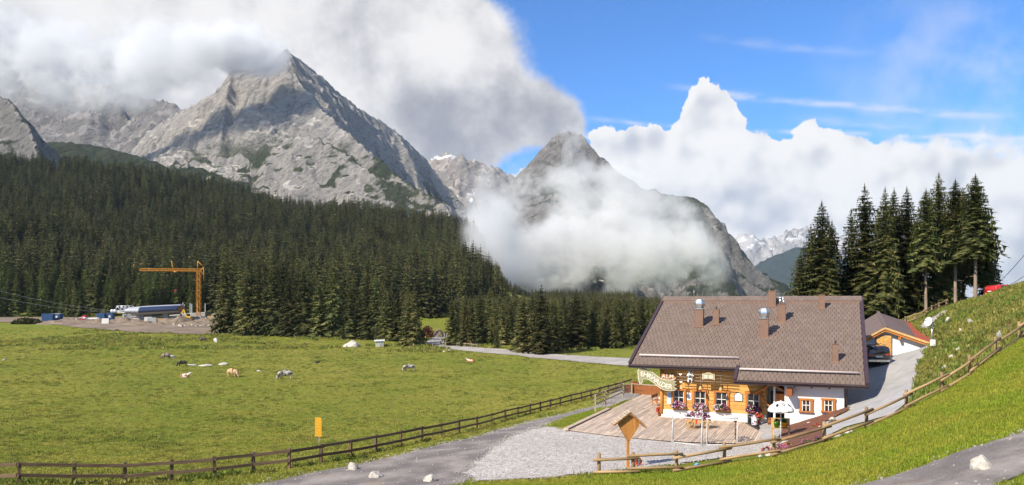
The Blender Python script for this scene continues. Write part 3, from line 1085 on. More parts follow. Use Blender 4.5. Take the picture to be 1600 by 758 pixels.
# ------------------------------------------------------------------ foliage materials
def leaf_mat(name, c1, c2, c3, rand=0.52, trans=0.25):
    m, n, bs, out = new_mat(name)
    oi = n.node('ShaderNodeObjectInfo').outputs['Random']
    isl = n.node('ShaderNodeNewGeometry').outputs['Random Per Island']
    c = n.mix(n.ramp(isl, 0.0, 1.0, smooth=False), c1, c2)
    c = n.mix(n.ramp(isl, 0.86, 0.9), c, c3)
    hsv = n.node('ShaderNodeHueSaturation')
    n.put(hsv.inputs['Value'], n.ramp(oi, 0, 1, 1 - rand, 1 + rand, False))
    n.put(hsv.inputs['Hue'], n.ramp(n.m('FRACT', n.m('MULTIPLY', oi, 7.31)), 0, 1, 0.475, 0.515, False))
    n.put(hsv.inputs['Color'], c)
    n.put(bs.inputs['Base Color'], hsv.outputs[0])
    bs.inputs['Roughness'].default_value = 0.75
    bs.inputs['Specular IOR Level'].default_value = 0.2
    if trans:
        tl = n.node('ShaderNodeBsdfTranslucent')
        n.put(tl.inputs['Color'], hsv.outputs[0])
        mx = n.node('ShaderNodeMixShader')
        mx.inputs[0].default_value = trans
        n.t.links.new(bs.outputs[0], mx.inputs[1])
        n.t.links.new(tl.outputs[0], mx.inputs[2])
        n.t.links.new(mx.outputs[0], out.inputs['Surface'])
    return m


M_spruce = leaf_mat('spruce_needles', (0.058, 0.074, 0.025), (0.145, 0.147, 0.045), (0.24, 0.20, 0.075))
M_spruce_y = leaf_mat('young_spruce_needles', (0.065, 0.090, 0.024), (0.125, 0.145, 0.038), (0.18, 0.175, 0.055))
M_larch = leaf_mat('rusty_needles', (0.15, 0.065, 0.03), (0.22, 0.10, 0.045), (0.26, 0.13, 0.06))
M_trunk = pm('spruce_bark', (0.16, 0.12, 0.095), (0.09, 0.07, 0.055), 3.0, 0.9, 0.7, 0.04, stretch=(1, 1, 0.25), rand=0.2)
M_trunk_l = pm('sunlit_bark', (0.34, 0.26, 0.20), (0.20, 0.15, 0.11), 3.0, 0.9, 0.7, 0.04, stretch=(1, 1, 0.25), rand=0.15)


def spruce_meshes(seed, h, rad, z0, levels, nb, seg, hang, mat, tmat, thin=0.0, core=24, tf=0.34):
    """crown and trunk of one spruce; branches in whorls, each a spine with twigs to both sides and hanging tips"""
    r = random.Random(seed)
    V, Fc = [], []

    def tri(a, b, c):
        k = len(V)
        V.extend((a, b, c))
        Fc.append((k, k + 1, k + 2))

    spread = [1.0 + 0.22 * math.sin(2.0 * k + seed) for k in range(12)]
    for lv in range(levels):
        f = (lv + r.uniform(-0.35, 0.35)) / levels
        f = 1 - (1 - min(max(f, 0), 0.995)) ** 1.25
        z = z0 + (h - z0) * f
        taper = (1 - f) ** 0.78
        low = min(1.0, 0.62 + f * 3.2)
        n_ = max(4, int(nb * (0.65 + 0.55 * (1 - f))))
        a0 = r.uniform(0, 6.28)
        for k in range(n_):
            if r.random() < thin:
                continue
            az_ = a0 + 6.283 * k / n_ + r.uniform(-0.35, 0.35)
            L = rad * taper * low * r.choice((r.uniform(0.55, 0.9), r.uniform(0.75, 1.15))) * spread[int(az_ * 12 / 6.283) % 12] + 0.022 * h * min(1.0, (1 - f) * 5 + 0.12)
            ux, uy = math.cos(az_), math.sin(az_)
            rise = 0.25 * (f - 0.35) - 0.10
            sag = r.uniform(0.16, 0.34) * (1.15 - f)
            sp = []
            for i in range(seg + 1):
                q = i / seg
                sp.append(Vector((ux * L * q, uy * L * q, z + L * (rise * q - sag * q * q + 0.10 * max(0, q - 0.75)))))
            side = Vector((-uy, ux, 0))
            fw = Vector((ux, uy, 0))
            for i in range(seg):
                q = (i + 0.5) / seg
                tw = (tf * L * (1.05 - 0.55 * q) + 0.012 * h * min(1.0, (1 - f) * 5 + 0.1)) * r.uniform(0.75, 1.25)
                a_, b_ = sp[i], sp[i + 1]
                for sg in (-1, 1):
                    tip = (a_ + b_) * 0.5 + side * sg * tw + fw * tw * 0.75 + Vector((0, 0, -tw * r.uniform(0.12, 0.55)))
                    tri(a_, b_, tip)
                if hang and r.random() < hang:
                    hd = r.uniform(0.16, 0.36) * L * (1.1 - 0.5 * q) + 0.014 * h * min(1.0, (1 - f) * 5 + 0.1)
                    tri(a_, b_, (a_ + b_) * 0.5 + Vector((r.uniform(-.1, .1), r.uniform(-.1, .1), -hd)))
            tip = sp[-1]
            wv = side * (0.05 * L + 0.03)
            tri(sp[-2] + wv, sp[-2] - wv, tip + fw * 0.06 * L + Vector((0, 0, -0.04 * L)))
    # short dense growth round the stem
    for lv in range(core):
        f = 0.12 + 0.86 * lv / core
        z = z0 + (h - z0) * f
        q = rad * (1 - f) ** 0.8 * 0.34 + 0.004 * h
        for k in range(4):
            a = r.uniform(0, 6.28)
            e = Vector((math.cos(a), math.sin(a), 0))
            sd = Vector((-e.y, e.x, 0)) * q * 0.8
            m_ = Vector((0, 0, z)) + e * 0.012 * h
            tri(m_ + sd, m_ - sd, m_ + e * q + Vector((0, 0, r.choice((-1.0, 1.0, -0.6)) * q * 1.1)))
    # leader
    for k in range(5):
        a = 6.283 * k / 5
        tri(Vector((0.09 * math.cos(a), 0.09 * math.sin(a), h * 0.965)), Vector((0.09 * math.cos(a + 2), 0.09 * math.sin(a + 2), h * 0.965)), Vector((0, 0, h * 1.02)))
    me = bpy.data.meshes.new('crown')
    me.from_pydata([tuple(p) for p in V], [], Fc)
    me.materials.append(mat)
    t = MB()
    bend = r.uniform(-0.01, 0.01) * h
    rb = 0.011 * h + 0.03
    t.tube([(0, 0, -0.5), (0, 0, 0.3), (bend, 0, h * 0.4), (0, bend, h * 0.75), (0, 0, h * 0.99)], [rb * 1.35, rb * 1.1, rb * 0.75, rb * 0.3, 0.01], 7)
    # dead stubs below the crown
    for k in range(int(z0 * 1.5)):
        a = r.uniform(0, 6.28)
        z = r.uniform(0.3, 1.0) * z0
        l = r.uniform(0.3, 0.9) * rad * 0.5
        t.tube([(0, 0, z), (math.cos(a) * l, math.sin(a) * l, z - 0.15 * l)], [0.035, 0.012], 3, cap=False)
    return me, t.mesh('trunk', tmat)


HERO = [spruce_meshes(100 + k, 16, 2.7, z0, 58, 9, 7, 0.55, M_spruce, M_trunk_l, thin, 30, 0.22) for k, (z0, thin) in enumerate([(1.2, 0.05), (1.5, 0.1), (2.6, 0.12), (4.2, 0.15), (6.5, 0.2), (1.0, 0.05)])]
MID = [spruce_meshes(200 + k, 16, 2.9, 0.5, 32, 7, 4, 0.8, M_spruce, M_trunk, 0.05) for k in range(6)]
YOUNG = [spruce_meshes(300 + k, 16, 2.9, 0.3, 30, 7, 4, 0.7, M_spruce_y, M_trunk, 0.03) for k in range(3)]
TREES = []


def spruce(pos, h, kind, label, group, width=1.0, name='spruce_tree', mats=None):
    cm, tm = kind
    k = h / 16.0
    root = empty(name, pos, random.uniform(0, 6.28), label, 'tree', group)
    root.scale = (k * width, k * width, k)
    c = bpy.data.objects.new('crown', cm)
    link(c, root)
    t = bpy.data.objects.new('trunk', tm)
    link(t, root)
    TREES.append(root)
    return root


# right-hand group, one by one: photo column, row of the tip, distance, form, label
RG = 'tall spruces on the rise behind the house'
right_trees = [
    (1251, 392, 99, 0, 1.25, 'short spruce at the left foot of the tall group behind the roof'),
    (1267, 352, 101, 1, 1.05, 'middling spruce against the left flank of the leftmost tall spruce'),
    (1284, 315, 98, 0, 1.2, 'leftmost tall spruce above the right end of the main roof'),
    (1300, 345, 102, 5, 1.0, 'spruce just right of the leftmost tall one, a little lower'),
    (1330, 327, 102, 5, 0.95, 'lower spruce filling the gap above the right roof end'),
    (1351, 289, 99, 1, 1.05, 'tall narrow spruce above the right corner of the main roof'),
    (1372, 330, 104, 0, 1.1, 'dark spruce half hidden between two tall ones behind the garage'),
    (1383, 293, 97, 2, 0.85, 'slim spruce with gaps, left of a pair above the garage'),
    (1397, 295, 101, 3, 0.85, 'slim spruce, right of the pair above the garage'),
    (1417, 293, 99, 0, 1.0, 'pointed spruce with a neat tip right of the pair above the garage'),
    (1434, 340, 106, 5, 1.05, 'dark spruce in shade behind the wooden path fence'),
    (1447, 296, 96, 4, 0.9, 'spruce with a bare pale upper stem above the garage end'),
    (1467, 271, 99, 2, 1.05, 'tallest spruce of the group, full and bushy at its tip'),
    (1482, 330, 107, 0, 0.9, 'shaded spruce tucked behind the tallest spruce'),
    (1493, 281, 95, 4, 0.95, 'spruce with a long bare stem by the top of the path fence'),
    (1505, 296, 101, 3, 1.0, 'bushy spruce between the two with bare stems'),
    (1524, 273, 92, 4, 1.05, 'tall ragged spruce with a thick bare trunk at the group edge'),
    (1538, 335, 96, 3, 1.0, 'lower spruce on the right flank of the ragged one'),
    (1547, 372, 97, 1, 1.1, 'rightmost spruce of the group, short and full'),
]
for px, ty, D, form, w, lb in right_trees:
    x = (px - 800) / F * D
    g = g1(x, D)
    spruce((x, D, g - 0.2), at(px, ty, D).z - g + 0.2, HERO[form], lb, RG, w)
px, D = 1228, 130
spruce(((px - 800) / F * D, D, g1((px - 800) / F * D, D)), 8.5, spruce_meshes(77, 16, 2.6, 0.6, 26, 7, 4, 0.4, M_larch, M_trunk, 0.1), 'small rust-red dying conifer above the chimneys of the roof', RG, 1.0, 'conifer')

# edge of the wood, the big ones one by one: column, row of the foot, row of the tip, label
EG = 'spruces along the edge of the wood'
edge_trees = [
    (353, 521, 385, 1.2, 'huge spruce right of the crane at the end of the building site'),
    (384, 524, 412, 1.2, 'broad spruce second to the right from the crane'),
    (404, 524, 396, 1.0, 'tall spruce third to the right from the crane'),
    (428, 525, 392, 1.1, 'tall full spruce above the pale grey cow at the wood edge'),
    (452, 526, 418, 1.1, 'spruce of middling height right of the one above the grey cow'),
    (474, 527, 404, 1.1, 'tall spruce at the wood edge midway from crane to hut'),
    (498, 528, 432, 1.2, 'wide low spruce left of the brownish spruce at the wood edge'),
    (521, 528, 402, 1.1, 'brownish tall spruce left of the big white meadow rock'),
    (548, 530, 444, 1.2, 'spruce directly above the big white meadow rock'),
    (574, 531, 428, 1.2, 'full spruce between the white meadow rock and the hut'),
    (602, 533, 450, 1.1, 'spruce behind the small meadow hut'),
    (640, 541, 458, 1.55, 'broad spruce standing out at the meadow edge right of the hut'),
    (622, 533, 446, 1.0, 'spruce close behind the broad one right of the hut'),
    (706, 540, 462, 1.2, 'spruce just right of the forest road'),
    (727, 541, 466, 1.1, 'spruce above the small track bridge rail'),
    (750, 538, 452, 1.2, 'spruce behind the young spruce by the track'),
    (776, 544, 511, 1.3, 'small young spruce standing alone by the track'),
    (818, 551, 456, 1.25, 'spruce left of the tall one at the track bend'),
    (846, 553, 445, 1.35, 'tall broad spruce nearest to the pale track'),
    (868, 549, 468, 1.1, 'spruce close right of the tall one by the pale track'),
    (900, 546, 452, 1.5, 'broad pointed spruce right of the tall one by the track'),
    (926, 545, 470, 1.1, 'spruce right of the broad pointed one beyond the track'),
    (948, 543, 462, 1.2, 'full spruce above the yellow grass beyond the track'),
    (968, 541, 458, 1.1, 'slim spruce left of the eave of the house'),
    (990, 540, 466, 1.2, 'spruce beside the left slope of the house roof'),
    (1012, 539, 460, 1.1, 'spruce touching the left roof edge of the house'),
]
edge_pts = []
for k, (px, by, ty, w, lb) in enumerate(edge_trees):
    p = gpt(px, by)
    hgt = at(px, ty, p.y).z - p.z
    spruce((p.x, p.y, p.z - 0.2), hgt + 0.2, MID[k % 6], lb, EG, w * (1.0 if hgt < 22 else 0.85))
    edge_pts.append((p.x, p.y))

# the rows behind, nothing tells them apart
rt = random.Random(5)
cells = {}


def far_enough(x, y, dmin):
    i, j = int(x // 8), int(y // 8)
    for a in (-1, 0, 1):
        for b in (-1, 0, 1):
            for (u, v_) in cells.get((i + a, j + b), ()):
                if (u - x) ** 2 + (v_ - y) ** 2 < dmin * dmin:
                    return False
    return True


def keep_pt(x, y):
    cells.setdefault((int(x // 8), int(y // 8)), []).append((x, y))


for p in edge_pts:
    keep_pt(*p)
ROWS = []
# young wood behind the building site
tries = 0
while len([1 for r_ in ROWS if r_[3] == 0]) < 110 and tries < 6000:
    tries += 1
    y = rt.uniform(354, 410)
    x = rt.uniform(-0.70, -0.40) * y
    if far_enough(x, y, 3.4):
        keep_pt(x, y)
        ROWS.append((x, y, rt.uniform(13, 20) + (y - 354) * 0.07, 0))
# old wood behind the edge, crane to forest road
tries = 0
while len([1 for r_ in ROWS if r_[3] == 1]) < 70 and tries < 6000:
    tries += 1
    px = rt.uniform(345, 655)
    y0 = np.interp(px, [345, 500, 655], [285, 258, 210])
    y = y0 + rt.uniform(6, 70)
    x = (px - 800) / F * y
    if far_enough(x, y, 4.4):
        keep_pt(x, y)
        top = np.interp(px, [345, 430, 540, 655], [400, 402, 425, 455]) + rt.uniform(-8, 30) - (y - y0) * 0.28
        ROWS.append((x, y, max(14, at(px, top, y).z - g1(x, y)), 1))
# right of the forest road
tries = 0
while len([1 for r_ in ROWS if r_[3] == 2]) < 78 and tries < 6000:
    tries += 1
    px = rt.uniform(705, 1062)
    y0 = np.interp(px, [705, 790, 850, 960, 1062], [214, 205, 186, 190, 196])
    y = y0 + rt.uniform(5, 60)
    x = (px - 800) / F * y
    if far_enough(x, y, 3.6):
        keep_pt(x, y)
        top = np.interp(px, [700, 760, 800, 1050], [458, 452, 456, 462]) + rt.uniform(-5, 22)
        ROWS.append((x, y, max(9, at(px, top, y).z - g1(x, y)), 2))
RLAB = [('pale green young spruce in the dense stand behind the building site', 'young spruces behind the building site'),
        ('dark spruce deep in the stand between crane and forest road', 'spruces between the crane and the forest road'),
        ('dark spruce in the stand between forest road and house', 'spruces between the forest road and the house')]
YL = [(-200, 62, 'left of the blue containers'), (62, 100, 'straight behind the two leftmost blue containers'), (100, 150, 'behind the parked cars'), (150, 206, 'behind the right pair of blue containers'), (206, 262, 'above the lift station shell'), (262, 420, 'round the crane tower')]
OL = [(300, 390, 'just right of the crane'), (390, 450, 'above the pale grey cow'), (450, 530, 'left of the white meadow rock'), (530, 590, 'above the white meadow rock'), (590, 800, 'above the meadow hut')]
PL = [(600, 760, 'next to the forest road'), (760, 830, 'above the lone young spruce by the track'), (830, 910, 'behind the tall broad spruce at the track'), (910, 975, 'above the yellow grass beyond the track'), (975, 1200, 'beside the house roof')]
for k, (x, y, hgt, c) in enumerate(ROWS):
    kind = YOUNG[k % 3] if c == 0 else MID[(k * 7) % 6]
    px = 800 + F * x / y
    where = [w for a, b, w in (YL, OL, PL)[c] if a <= px < b][0]
    near_ = y < ((372, 0, 0)[c] or (np.interp(px, [345, 500, 655], [285, 258, 210]) + 30 if c == 1 else np.interp(px, [705, 790, 850, 960, 1062], [214, 205, 186, 190, 196]) + 26))
    lab = '%s spruce, %s rows, %s' % (('pale green young', 'dark old', 'dark')[c], 'front' if near_ else 'back', where)
    spruce((x, y, g1(x, y) - 0.3), hgt + 0.3, kind, lab, RLAB[c][1], rt.uniform(0.85, 1.15) * (0.85 if hgt > 22 else 1.0))


# ------------------------------------------------------------------ masses nobody could count: points with real meshes set on them
def scatter(name, P, scale, rot, idx, protos, parent=None):
    """one object whose points carry copies of small meshes (geometry nodes); only for uncountable stuff"""
    P = np.asarray(P, np.float32)
    me = bpy.data.meshes.new(name)
    me.vertices.add(len(P))
    me.vertices.foreach_set('co', P.ravel())
    for an, av, ty in (('sc', scale, 'FLOAT'), ('rot', rot, 'FLOAT'), ('idx', idx, 'INT')):
        a = me.attributes.new(an, ty, 'POINT')
        a.data.foreach_set('value', np.asarray(av, np.int32 if ty == 'INT' else np.float32))
    pc = bpy.data.collections.new(name + '_kinds')
    for k, pmesh in enumerate(protos):
        po = bpy.data.objects.new('%s_kind_%02d' % (name, k), pmesh)
        pc.objects.link(po)
    ng = bpy.data.node_groups.new(name, 'GeometryNodeTree')
    ng.interface.new_socket('Geometry', in_out='INPUT', socket_type='NodeSocketGeometry')
    ng.interface.new_socket('Geometry', in_out='OUTPUT', socket_type='NodeSocketGeometry')
    N = ng.nodes.new
    gi, go = N('NodeGroupInput'), N('NodeGroupOutput')
    ip, ci = N('GeometryNodeInstanceOnPoints'), N('GeometryNodeCollectionInfo')
    ci.inputs['Collection'].default_value = pc
    ci.inputs['Separate Children'].default_value = True
    ci.inputs['Reset Children'].default_value = True

    def na(nm, ty):
        q = N('GeometryNodeInputNamedAttribute')
        q.data_type = ty
        q.inputs['Name'].default_value = nm
        return q.outputs['Attribute']

    cx = N('ShaderNodeCombineXYZ')
    L = ng.links.new
    L(na('rot', 'FLOAT'), cx.inputs['Z'])
    L(gi.outputs[0], ip.inputs['Points'])
    L(ci.outputs[0], ip.inputs['Instance'])
    ip.inputs['Pick Instance'].default_value = True
    L(na('idx', 'INT'), ip.inputs['Instance Index'])
    L(cx.outputs[0], ip.inputs['Rotation'])
    L(na('sc', 'FLOAT'), ip.inputs['Scale'])
    L(ip.outputs[0], go.inputs[0])
    o = bpy.data.objects.new(name, me)
    md = o.modifiers.new('spread', 'NODES')
    md.node_group = ng
    link(o, parent)
    return o


def join_meshes(name, ms):
    bm = bmesh.new()
    mats = []
    for m in ms:
        base_i = len(mats)
        nf = len(bm.faces)
        bm.from_mesh(m)
        bm.faces.ensure_lookup_table()
        for f in bm.faces[nf:]:
            f.material_index += base_i
        mats += list(m.materials)
    me = bpy.data.meshes.new(name)
    bm.to_mesh(me)
    bm.free()
    for m in mats:
        me.materials.append(m)
    return me


FARK = [join_meshes('far_spruce', spruce_meshes(400 + k, 22, 3.9, 0.8, 20, 7, 2, 0.8, M_spruce, M_trunk, 0.05, 20)) for k in range(6)]
pts, nmax = [], 9500
fr = np.random.default_rng(11)
yy = np.sqrt(fr.uniform(372 ** 2, 1080 ** 2, 26000))
xx = fr.uniform(-0.76, 0.16, 26000) * yy
ok = (xx < 150)
xx, yy = xx[ok], yy[ok]
gcell = {}
keep = []
for k, (x, y) in enumerate(zip(xx, yy)):
    key = (int(x // 8.2), int(y // 8.2))
    if key in gcell:
        continue
    if not far_enough(x, y, 4.0):
        continue
    gcell[key] = 1
    keep.append(k)
xx, yy = xx[keep], yy[keep]
zz_ = gz(xx, yy) - 0.4
hs = (0.50 + 0.56 * fr.random(len(xx))) * np.where(xx > -20, 0.8, 1.0) * (0.85 + 0.3 * fbm(xx / 60, yy / 60, 3, 9))
pxs = 800 + F * xx / yy
tops = YH - F * (zz_ + hs * 1.38 * 22 - CZ) / yy
ok = tops > np.interp(pxs, [700, 735, 760, 790, 820], [0, 325, 375, 430, 450])
xx, yy, hs = xx[ok], yy[ok], hs[ok]
x2, y2 = fr.uniform(-60, 150, 2600), fr.uniform(250, 400, 2600)
k2 = [k for k in range(2600) if (x2[k] / y2[k] > -0.075 and x2[k] / y2[k] < 0.33 and far_enough(x2[k], y2[k], 4.5))]
x2, y2 = x2[k2], y2[k2]
h2 = np.clip((8.5 + (469 - fr.uniform(458, 470, len(x2))) / F * y2 - gz(x2, y2)) / 22.0 / 1.38, 0.25, 0.62)
xx, yy, hs = np.concatenate([xx, x2]), np.concatenate([yy, y2]), np.concatenate([hs, h2])
zz_ = gz(xx, yy) - 0.4
wood_far = scatter('forest', np.stack([xx, yy, zz_], -1), hs * 1.38, fr.uniform(0, 6.28, len(xx)), fr.integers(0, 6, len(xx)), FARK)
tag(wood_far, 'dense dark spruce forest covering the slope below the mountains', 'forest', kind='stuff')
print('trees', len(TREES), 'forest', len(xx))


# ------------------------------------------------------------------ the alpine house
M_tile = pm('brown_roof_tile', (0.205, 0.150, 0.120), (0.175, 0.126, 0.100), 1.6, 0.62, 0.25, 0.01, lo=0.25, hi=0.75)
M_tile_b = pm('brown_roof_tile_worn', (0.222, 0.165, 0.134), (0.188, 0.138, 0.111), 1.6, 0.62, 0.25, 0.01, lo=0.25, hi=0.75)
M_tile_c = pm('brown_roof_tile_dark', (0.190, 0.138, 0.110), (0.160, 0.116, 0.092), 1.6, 0.62, 0.25, 0.01, lo=0.25, hi=0.75)
M_clad = pm('brown_sheet_metal', (0.225, 0.135, 0.092), (0.18, 0.105, 0.072), 2.0, 0.5, 0.1, 0.01, metal=0.0)
M_gutter = pm('dark_brown_gutter', (0.070, 0.042, 0.045), (0.05, 0.03, 0.032), 3.0, 0.38, spec=0.5)
M_guard = pm('pale_snow_guard', (0.62, 0.53, 0.50), (0.52, 0.44, 0.42), 5.0, 0.45)
M_steel = pm('galvanised_steel', (0.62, 0.64, 0.63), (0.48, 0.50, 0.50), 5.0, 0.28, metal=0.85)
M_white = pm('white_render', (0.80, 0.785, 0.76), (0.72, 0.70, 0.67), 0.7, 0.9, 0.25, 0.01, detail=6)
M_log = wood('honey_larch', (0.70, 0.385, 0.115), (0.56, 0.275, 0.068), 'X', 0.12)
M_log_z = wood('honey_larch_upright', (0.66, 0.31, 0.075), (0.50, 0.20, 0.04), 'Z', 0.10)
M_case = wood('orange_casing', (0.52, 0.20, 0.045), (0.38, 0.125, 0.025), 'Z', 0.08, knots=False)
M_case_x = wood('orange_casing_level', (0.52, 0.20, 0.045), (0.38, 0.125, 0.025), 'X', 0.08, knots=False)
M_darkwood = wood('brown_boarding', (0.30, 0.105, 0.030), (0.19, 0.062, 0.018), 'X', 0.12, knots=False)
M_soffit = wood('eaves_boarding', (0.24, 0.10, 0.04), (0.16, 0.06, 0.024), 'Y', 0.1, knots=False)
M_muntin = pm('white_painted_wood', (0.78, 0.74, 0.68), (0.70, 0.66, 0.60), 4, 0.5)
M_cream = pm('cream_paint', (0.70, 0.62, 0.44), (0.60, 0.52, 0.36), 6, 0.6)
M_black = pm('black_paint', (0.02, 0.02, 0.022), (0.03, 0.03, 0.03), 5, 0.5)
M_paper = pm('white_paper', (0.80, 0.79, 0.77), (0.74, 0.73, 0.72), 8, 0.8)

gl, n, bs, out = new_mat('window_glass')
bs.inputs['Base Color'].default_value = (0.018, 0.020, 0.020, 1)
co = n.node('ShaderNodeTexCoord').outputs['Object']
n.put(bs.inputs['Base Color'], n.mix(n.ramp(n.noise(co, 2.2, 3, 0.6), 0.4, 0.7), (0.010, 0.011, 0.011), (0.060, 0.055, 0.048)))
bs.inputs['Roughness'].default_value = 0.06
bs.inputs['Specular IOR Level'].default_value = 0.6
bump(n, bs, n.noise(co, 1.6, 2, 0.5), 0.06, 0.02)
M_glass = gl

house = empty('alpine_house', (HX, HY, HZ), -PHI, 'large alpine inn with broad brown tiled roof, honey log front and white wall', 'house')


def LH(t, s, z):
    """house-local point: t along the ridge, s down the front slope, z above sea level of the yard"""
    return Vector((t, -s, z - HZ))


def ray_plane(px, py, s):
    """t and z where a line of sight meets the upright plane s = const of the house"""
    dv = Vector(((px - 800) / F, 1.0, (YH - py) / F))
    o = Vector((0, 0, CZ))
    nrm = SV
    k = (s - (o - Vector((HX, HY, 0))).dot(nrm)) / dv.dot(nrm)
    p = o + dv * k
    return (p - Vector((HX, HY, 0))).dot(EV), p.z


RT = math.tan(R(21.69))
RZ = 8.68


def zroof(s):
    return RZ - RT * abs(s)


def roof_hit(px, py):
    dv = Vector(((px - 800) / F, 1.0, (YH - py) / F))
    o = Vector((0, 0, CZ))
    m_ = 40.0
    while m_ < 90:
        p = o + dv * m_
        s_ = (p - Vector((HX, HY, 0))).dot(SV)
        if p.z < zroof(s_) or s_ < 0.3:
            break
        m_ += 0.02
    q = p - Vector((HX, HY, 0))
    return q.dot(EV), q.dot(SV)


TL, TN, TR_, SL, SR, SB = 0.0, 7.89, 16.18, 12.52, 14.3, -12.0
mb = MB()
top = [LH(TL, 0, RZ), LH(TL, SL, zroof(SL)), LH(TN, SL, zroof(SL)), LH(TN, SR, zroof(SR)), LH(TR_, SR, zroof(SR)), LH(TR_, 0, RZ)]
mb.prism(top, (0, 0, -0.26))
mb.prism([LH(TL, 0, RZ), LH(TR_, 0, RZ), LH(TR_, SB, zroof(SB)), LH(TL, SB, zroof(SB))], (0, 0, -0.26))
roof = mb.build('roof', M_gutter, house)
tag(roof, 'broad brown tiled saddle roof')

# tiles, row on row
tb = MB()
rt2 = random.Random(3)
ang = math.atan(RT)
ca, sa = math.cos(ang), math.sin(ang)
row_l, tile_w = 0.50, 0.305


def tile_rows(t0, t1, s0, s1, side=1):
    Ltot = (s1 - s0) / ca
    nrow = max(1, int(round(Ltot / row_l)))
    dl = Ltot / nrow
    for i in range(nrow):
        l0 = i * dl
        off = (i % 2) * tile_w * 0.5
        t = t0 - off
        while t < t1 - 0.02:
            a, b = max(t, t0) + 0.016, min(t + tile_w, t1) - 0.016
            t += tile_w
            if b - a < 0.05:
                continue
            lift = rt2.uniform(0, 0.014)
            k = rt2.uniform(-0.004, 0.004)
            sA, sB_ = s0 + (l0 - 0.03) * ca, s0 + (l0 + dl) * ca
            zA, zB = zroof(sA) + 0.008, zroof(sB_) + 0.062 + lift
            vs = [LH(a, side * sA, zA), LH(b, side * sA, zA), LH(b, side * sB_, zB + k), LH(a, side * sB_, zB - k),
                  LH(b, side * sB_, zB + k - 0.066), LH(a, side * sB_, zB - k - 0.066), LH(b, side * sA, zA - 0.02), LH(a, side * sA, zA - 0.02)]
            tb.add(vs, [(0, 3, 2, 1), (3, 5, 4, 2), (0, 7, 5, 3), (1, 2, 4, 6)], rt2.choice((0, 0, 0, 1, 1, 2)))


tile_rows(TL + 0.14, TR_ - 0.14, 0.95, SL)
tile_rows(TN + 0.10, TR_ - 0.14, SL, SR)
tile_rows(TL + 0.14, TR_ - 0.14, 0.95, 12.0, -1)
o = tb.build('roof_tiles', [M_tile, M_tile_b, M_tile_c], roof)
tag(o, 'brown flat tiles laid in staggered rows', kind='stuff')
# raised ridge strip
mb = MB()
mb.prism([LH(TL - 0.03, 0, RZ + 0.17), LH(TL - 0.03, 0.98, zroof(0.98) + 0.15), LH(TL - 0.03, 0.98, zroof(0.98) - 0.02), LH(TL - 0.03, -0.98, zroof(0.98) - 0.02), LH(TL - 0.03, -0.98, zroof(0.98) + 0.15)], LH(TR_ + 0.03, 0, 0) - LH(TL - 0.03, 0, 0))
rc = mb.build('ridge_cap', M_clad, roof)
tb = MB()
for i, (s0, s1) in enumerate([(0.02, 0.5), (0.48, 1.0)]):
    t = TL - (i % 2) * 0.15
    while t < TR_:
        a, b = max(t, TL) + 0.006, min(t + 0.305, TR_) - 0.006
        t += 0.305
        if b - a > 0.05:
            tb.add([LH(a, s0, zroof(s0) + 0.175), LH(b, s0, zroof(s0) + 0.175), LH(b, s1, zroof(s1) + 0.205), LH(a, s1, zroof(s1) + 0.205), LH(b, s1, zroof(s1) + 0.17), LH(a, s1, zroof(s1) + 0.17)],
                   [(0, 3, 2, 1), (3, 5, 4, 2)], rt2.choice((0, 0, 1, 2)))
o = tb.build('ridge_tiles', [M_tile, M_tile_b, M_tile_c], roof)
tag(o, kind='stuff')
# barge boards, gutters, snow guards
for (t, sa_, sb_) in [(TL, 0, SL), (TR_, 0, SR), (TN - 0.03, SL - 0.1, SR), (TL, 0, SB), (TR_, 0, SB)]:
    mb = MB()
    mb.beam(LH(t, sa_, zroof(sa_) - 0.06), LH(t, sb_, zroof(sb_) - 0.06), 0.14, 0.36)
    mb.beam(LH(t, sa_, zroof(sa_) + 0.12), LH(t, sb_, zroof(sb_) + 0.12), 0.22, 0.05)
    mb.build('barge_board', M_gutter, roof)
for (t0, t1, s) in [(TL - 0.1, TN + 0.0, SL + 0.07), (TN - 0.1, TR_ + 0.08, SR + 0.07)]:
    mb = MB()
    zc = zroof(s) - 0.03
    prof = [(0.085 * math.cos(a), 0.085 * math.sin(a)) for a in np.linspace(math.pi, 2 * math.pi, 7)]
    prof += [(0.07 * math.cos(a), 0.07 * math.sin(a)) for a in np.linspace(2 * math.pi, math.pi, 7)]
    mb.prism([LH(t0, s + x, zc + y) for x, y in prof], LH(t1, 0, 0) - LH(t0, 0, 0))
    mb.box((LH(t0, s - 0.11, zc - 0.1) + LH(t1, s - 0.11, zc - 0.1)) / 2, (t1 - t0, 0.05, 0.24))
    mb.build('gutter', M_gutter, roof)
for (t0, t1, s) in [(0.5, TN - 0.1, SL - 1.05), (TN + 0.15, TR_ - 0.5, SR - 1.15)]:
    mb = MB()
    mb.tube([LH(t0, s, zroof(s) + 0.22), LH(t1, s, zroof(s) + 0.22)], 0.075, 8)
    t = t0 + 0.3
    while t < t1:
        mb.beam(LH(t, s - 0.1, zroof(s - 0.1)), LH(t, s, zroof(s) + 0.28), 0.04, 0.04)
        t += 1.2
    mb.build('snow_guard', M_guard, roof)
mb = MB()
mb.tube([LH(14.95, 14.3, 2.95), LH(14.95, 13.75, 2.55), LH(14.95, 13.6, 2.3), LH(14.95, 13.6, 1.0)], 0.05, 8)
mb.build('downpipe', M_gutter, roof)

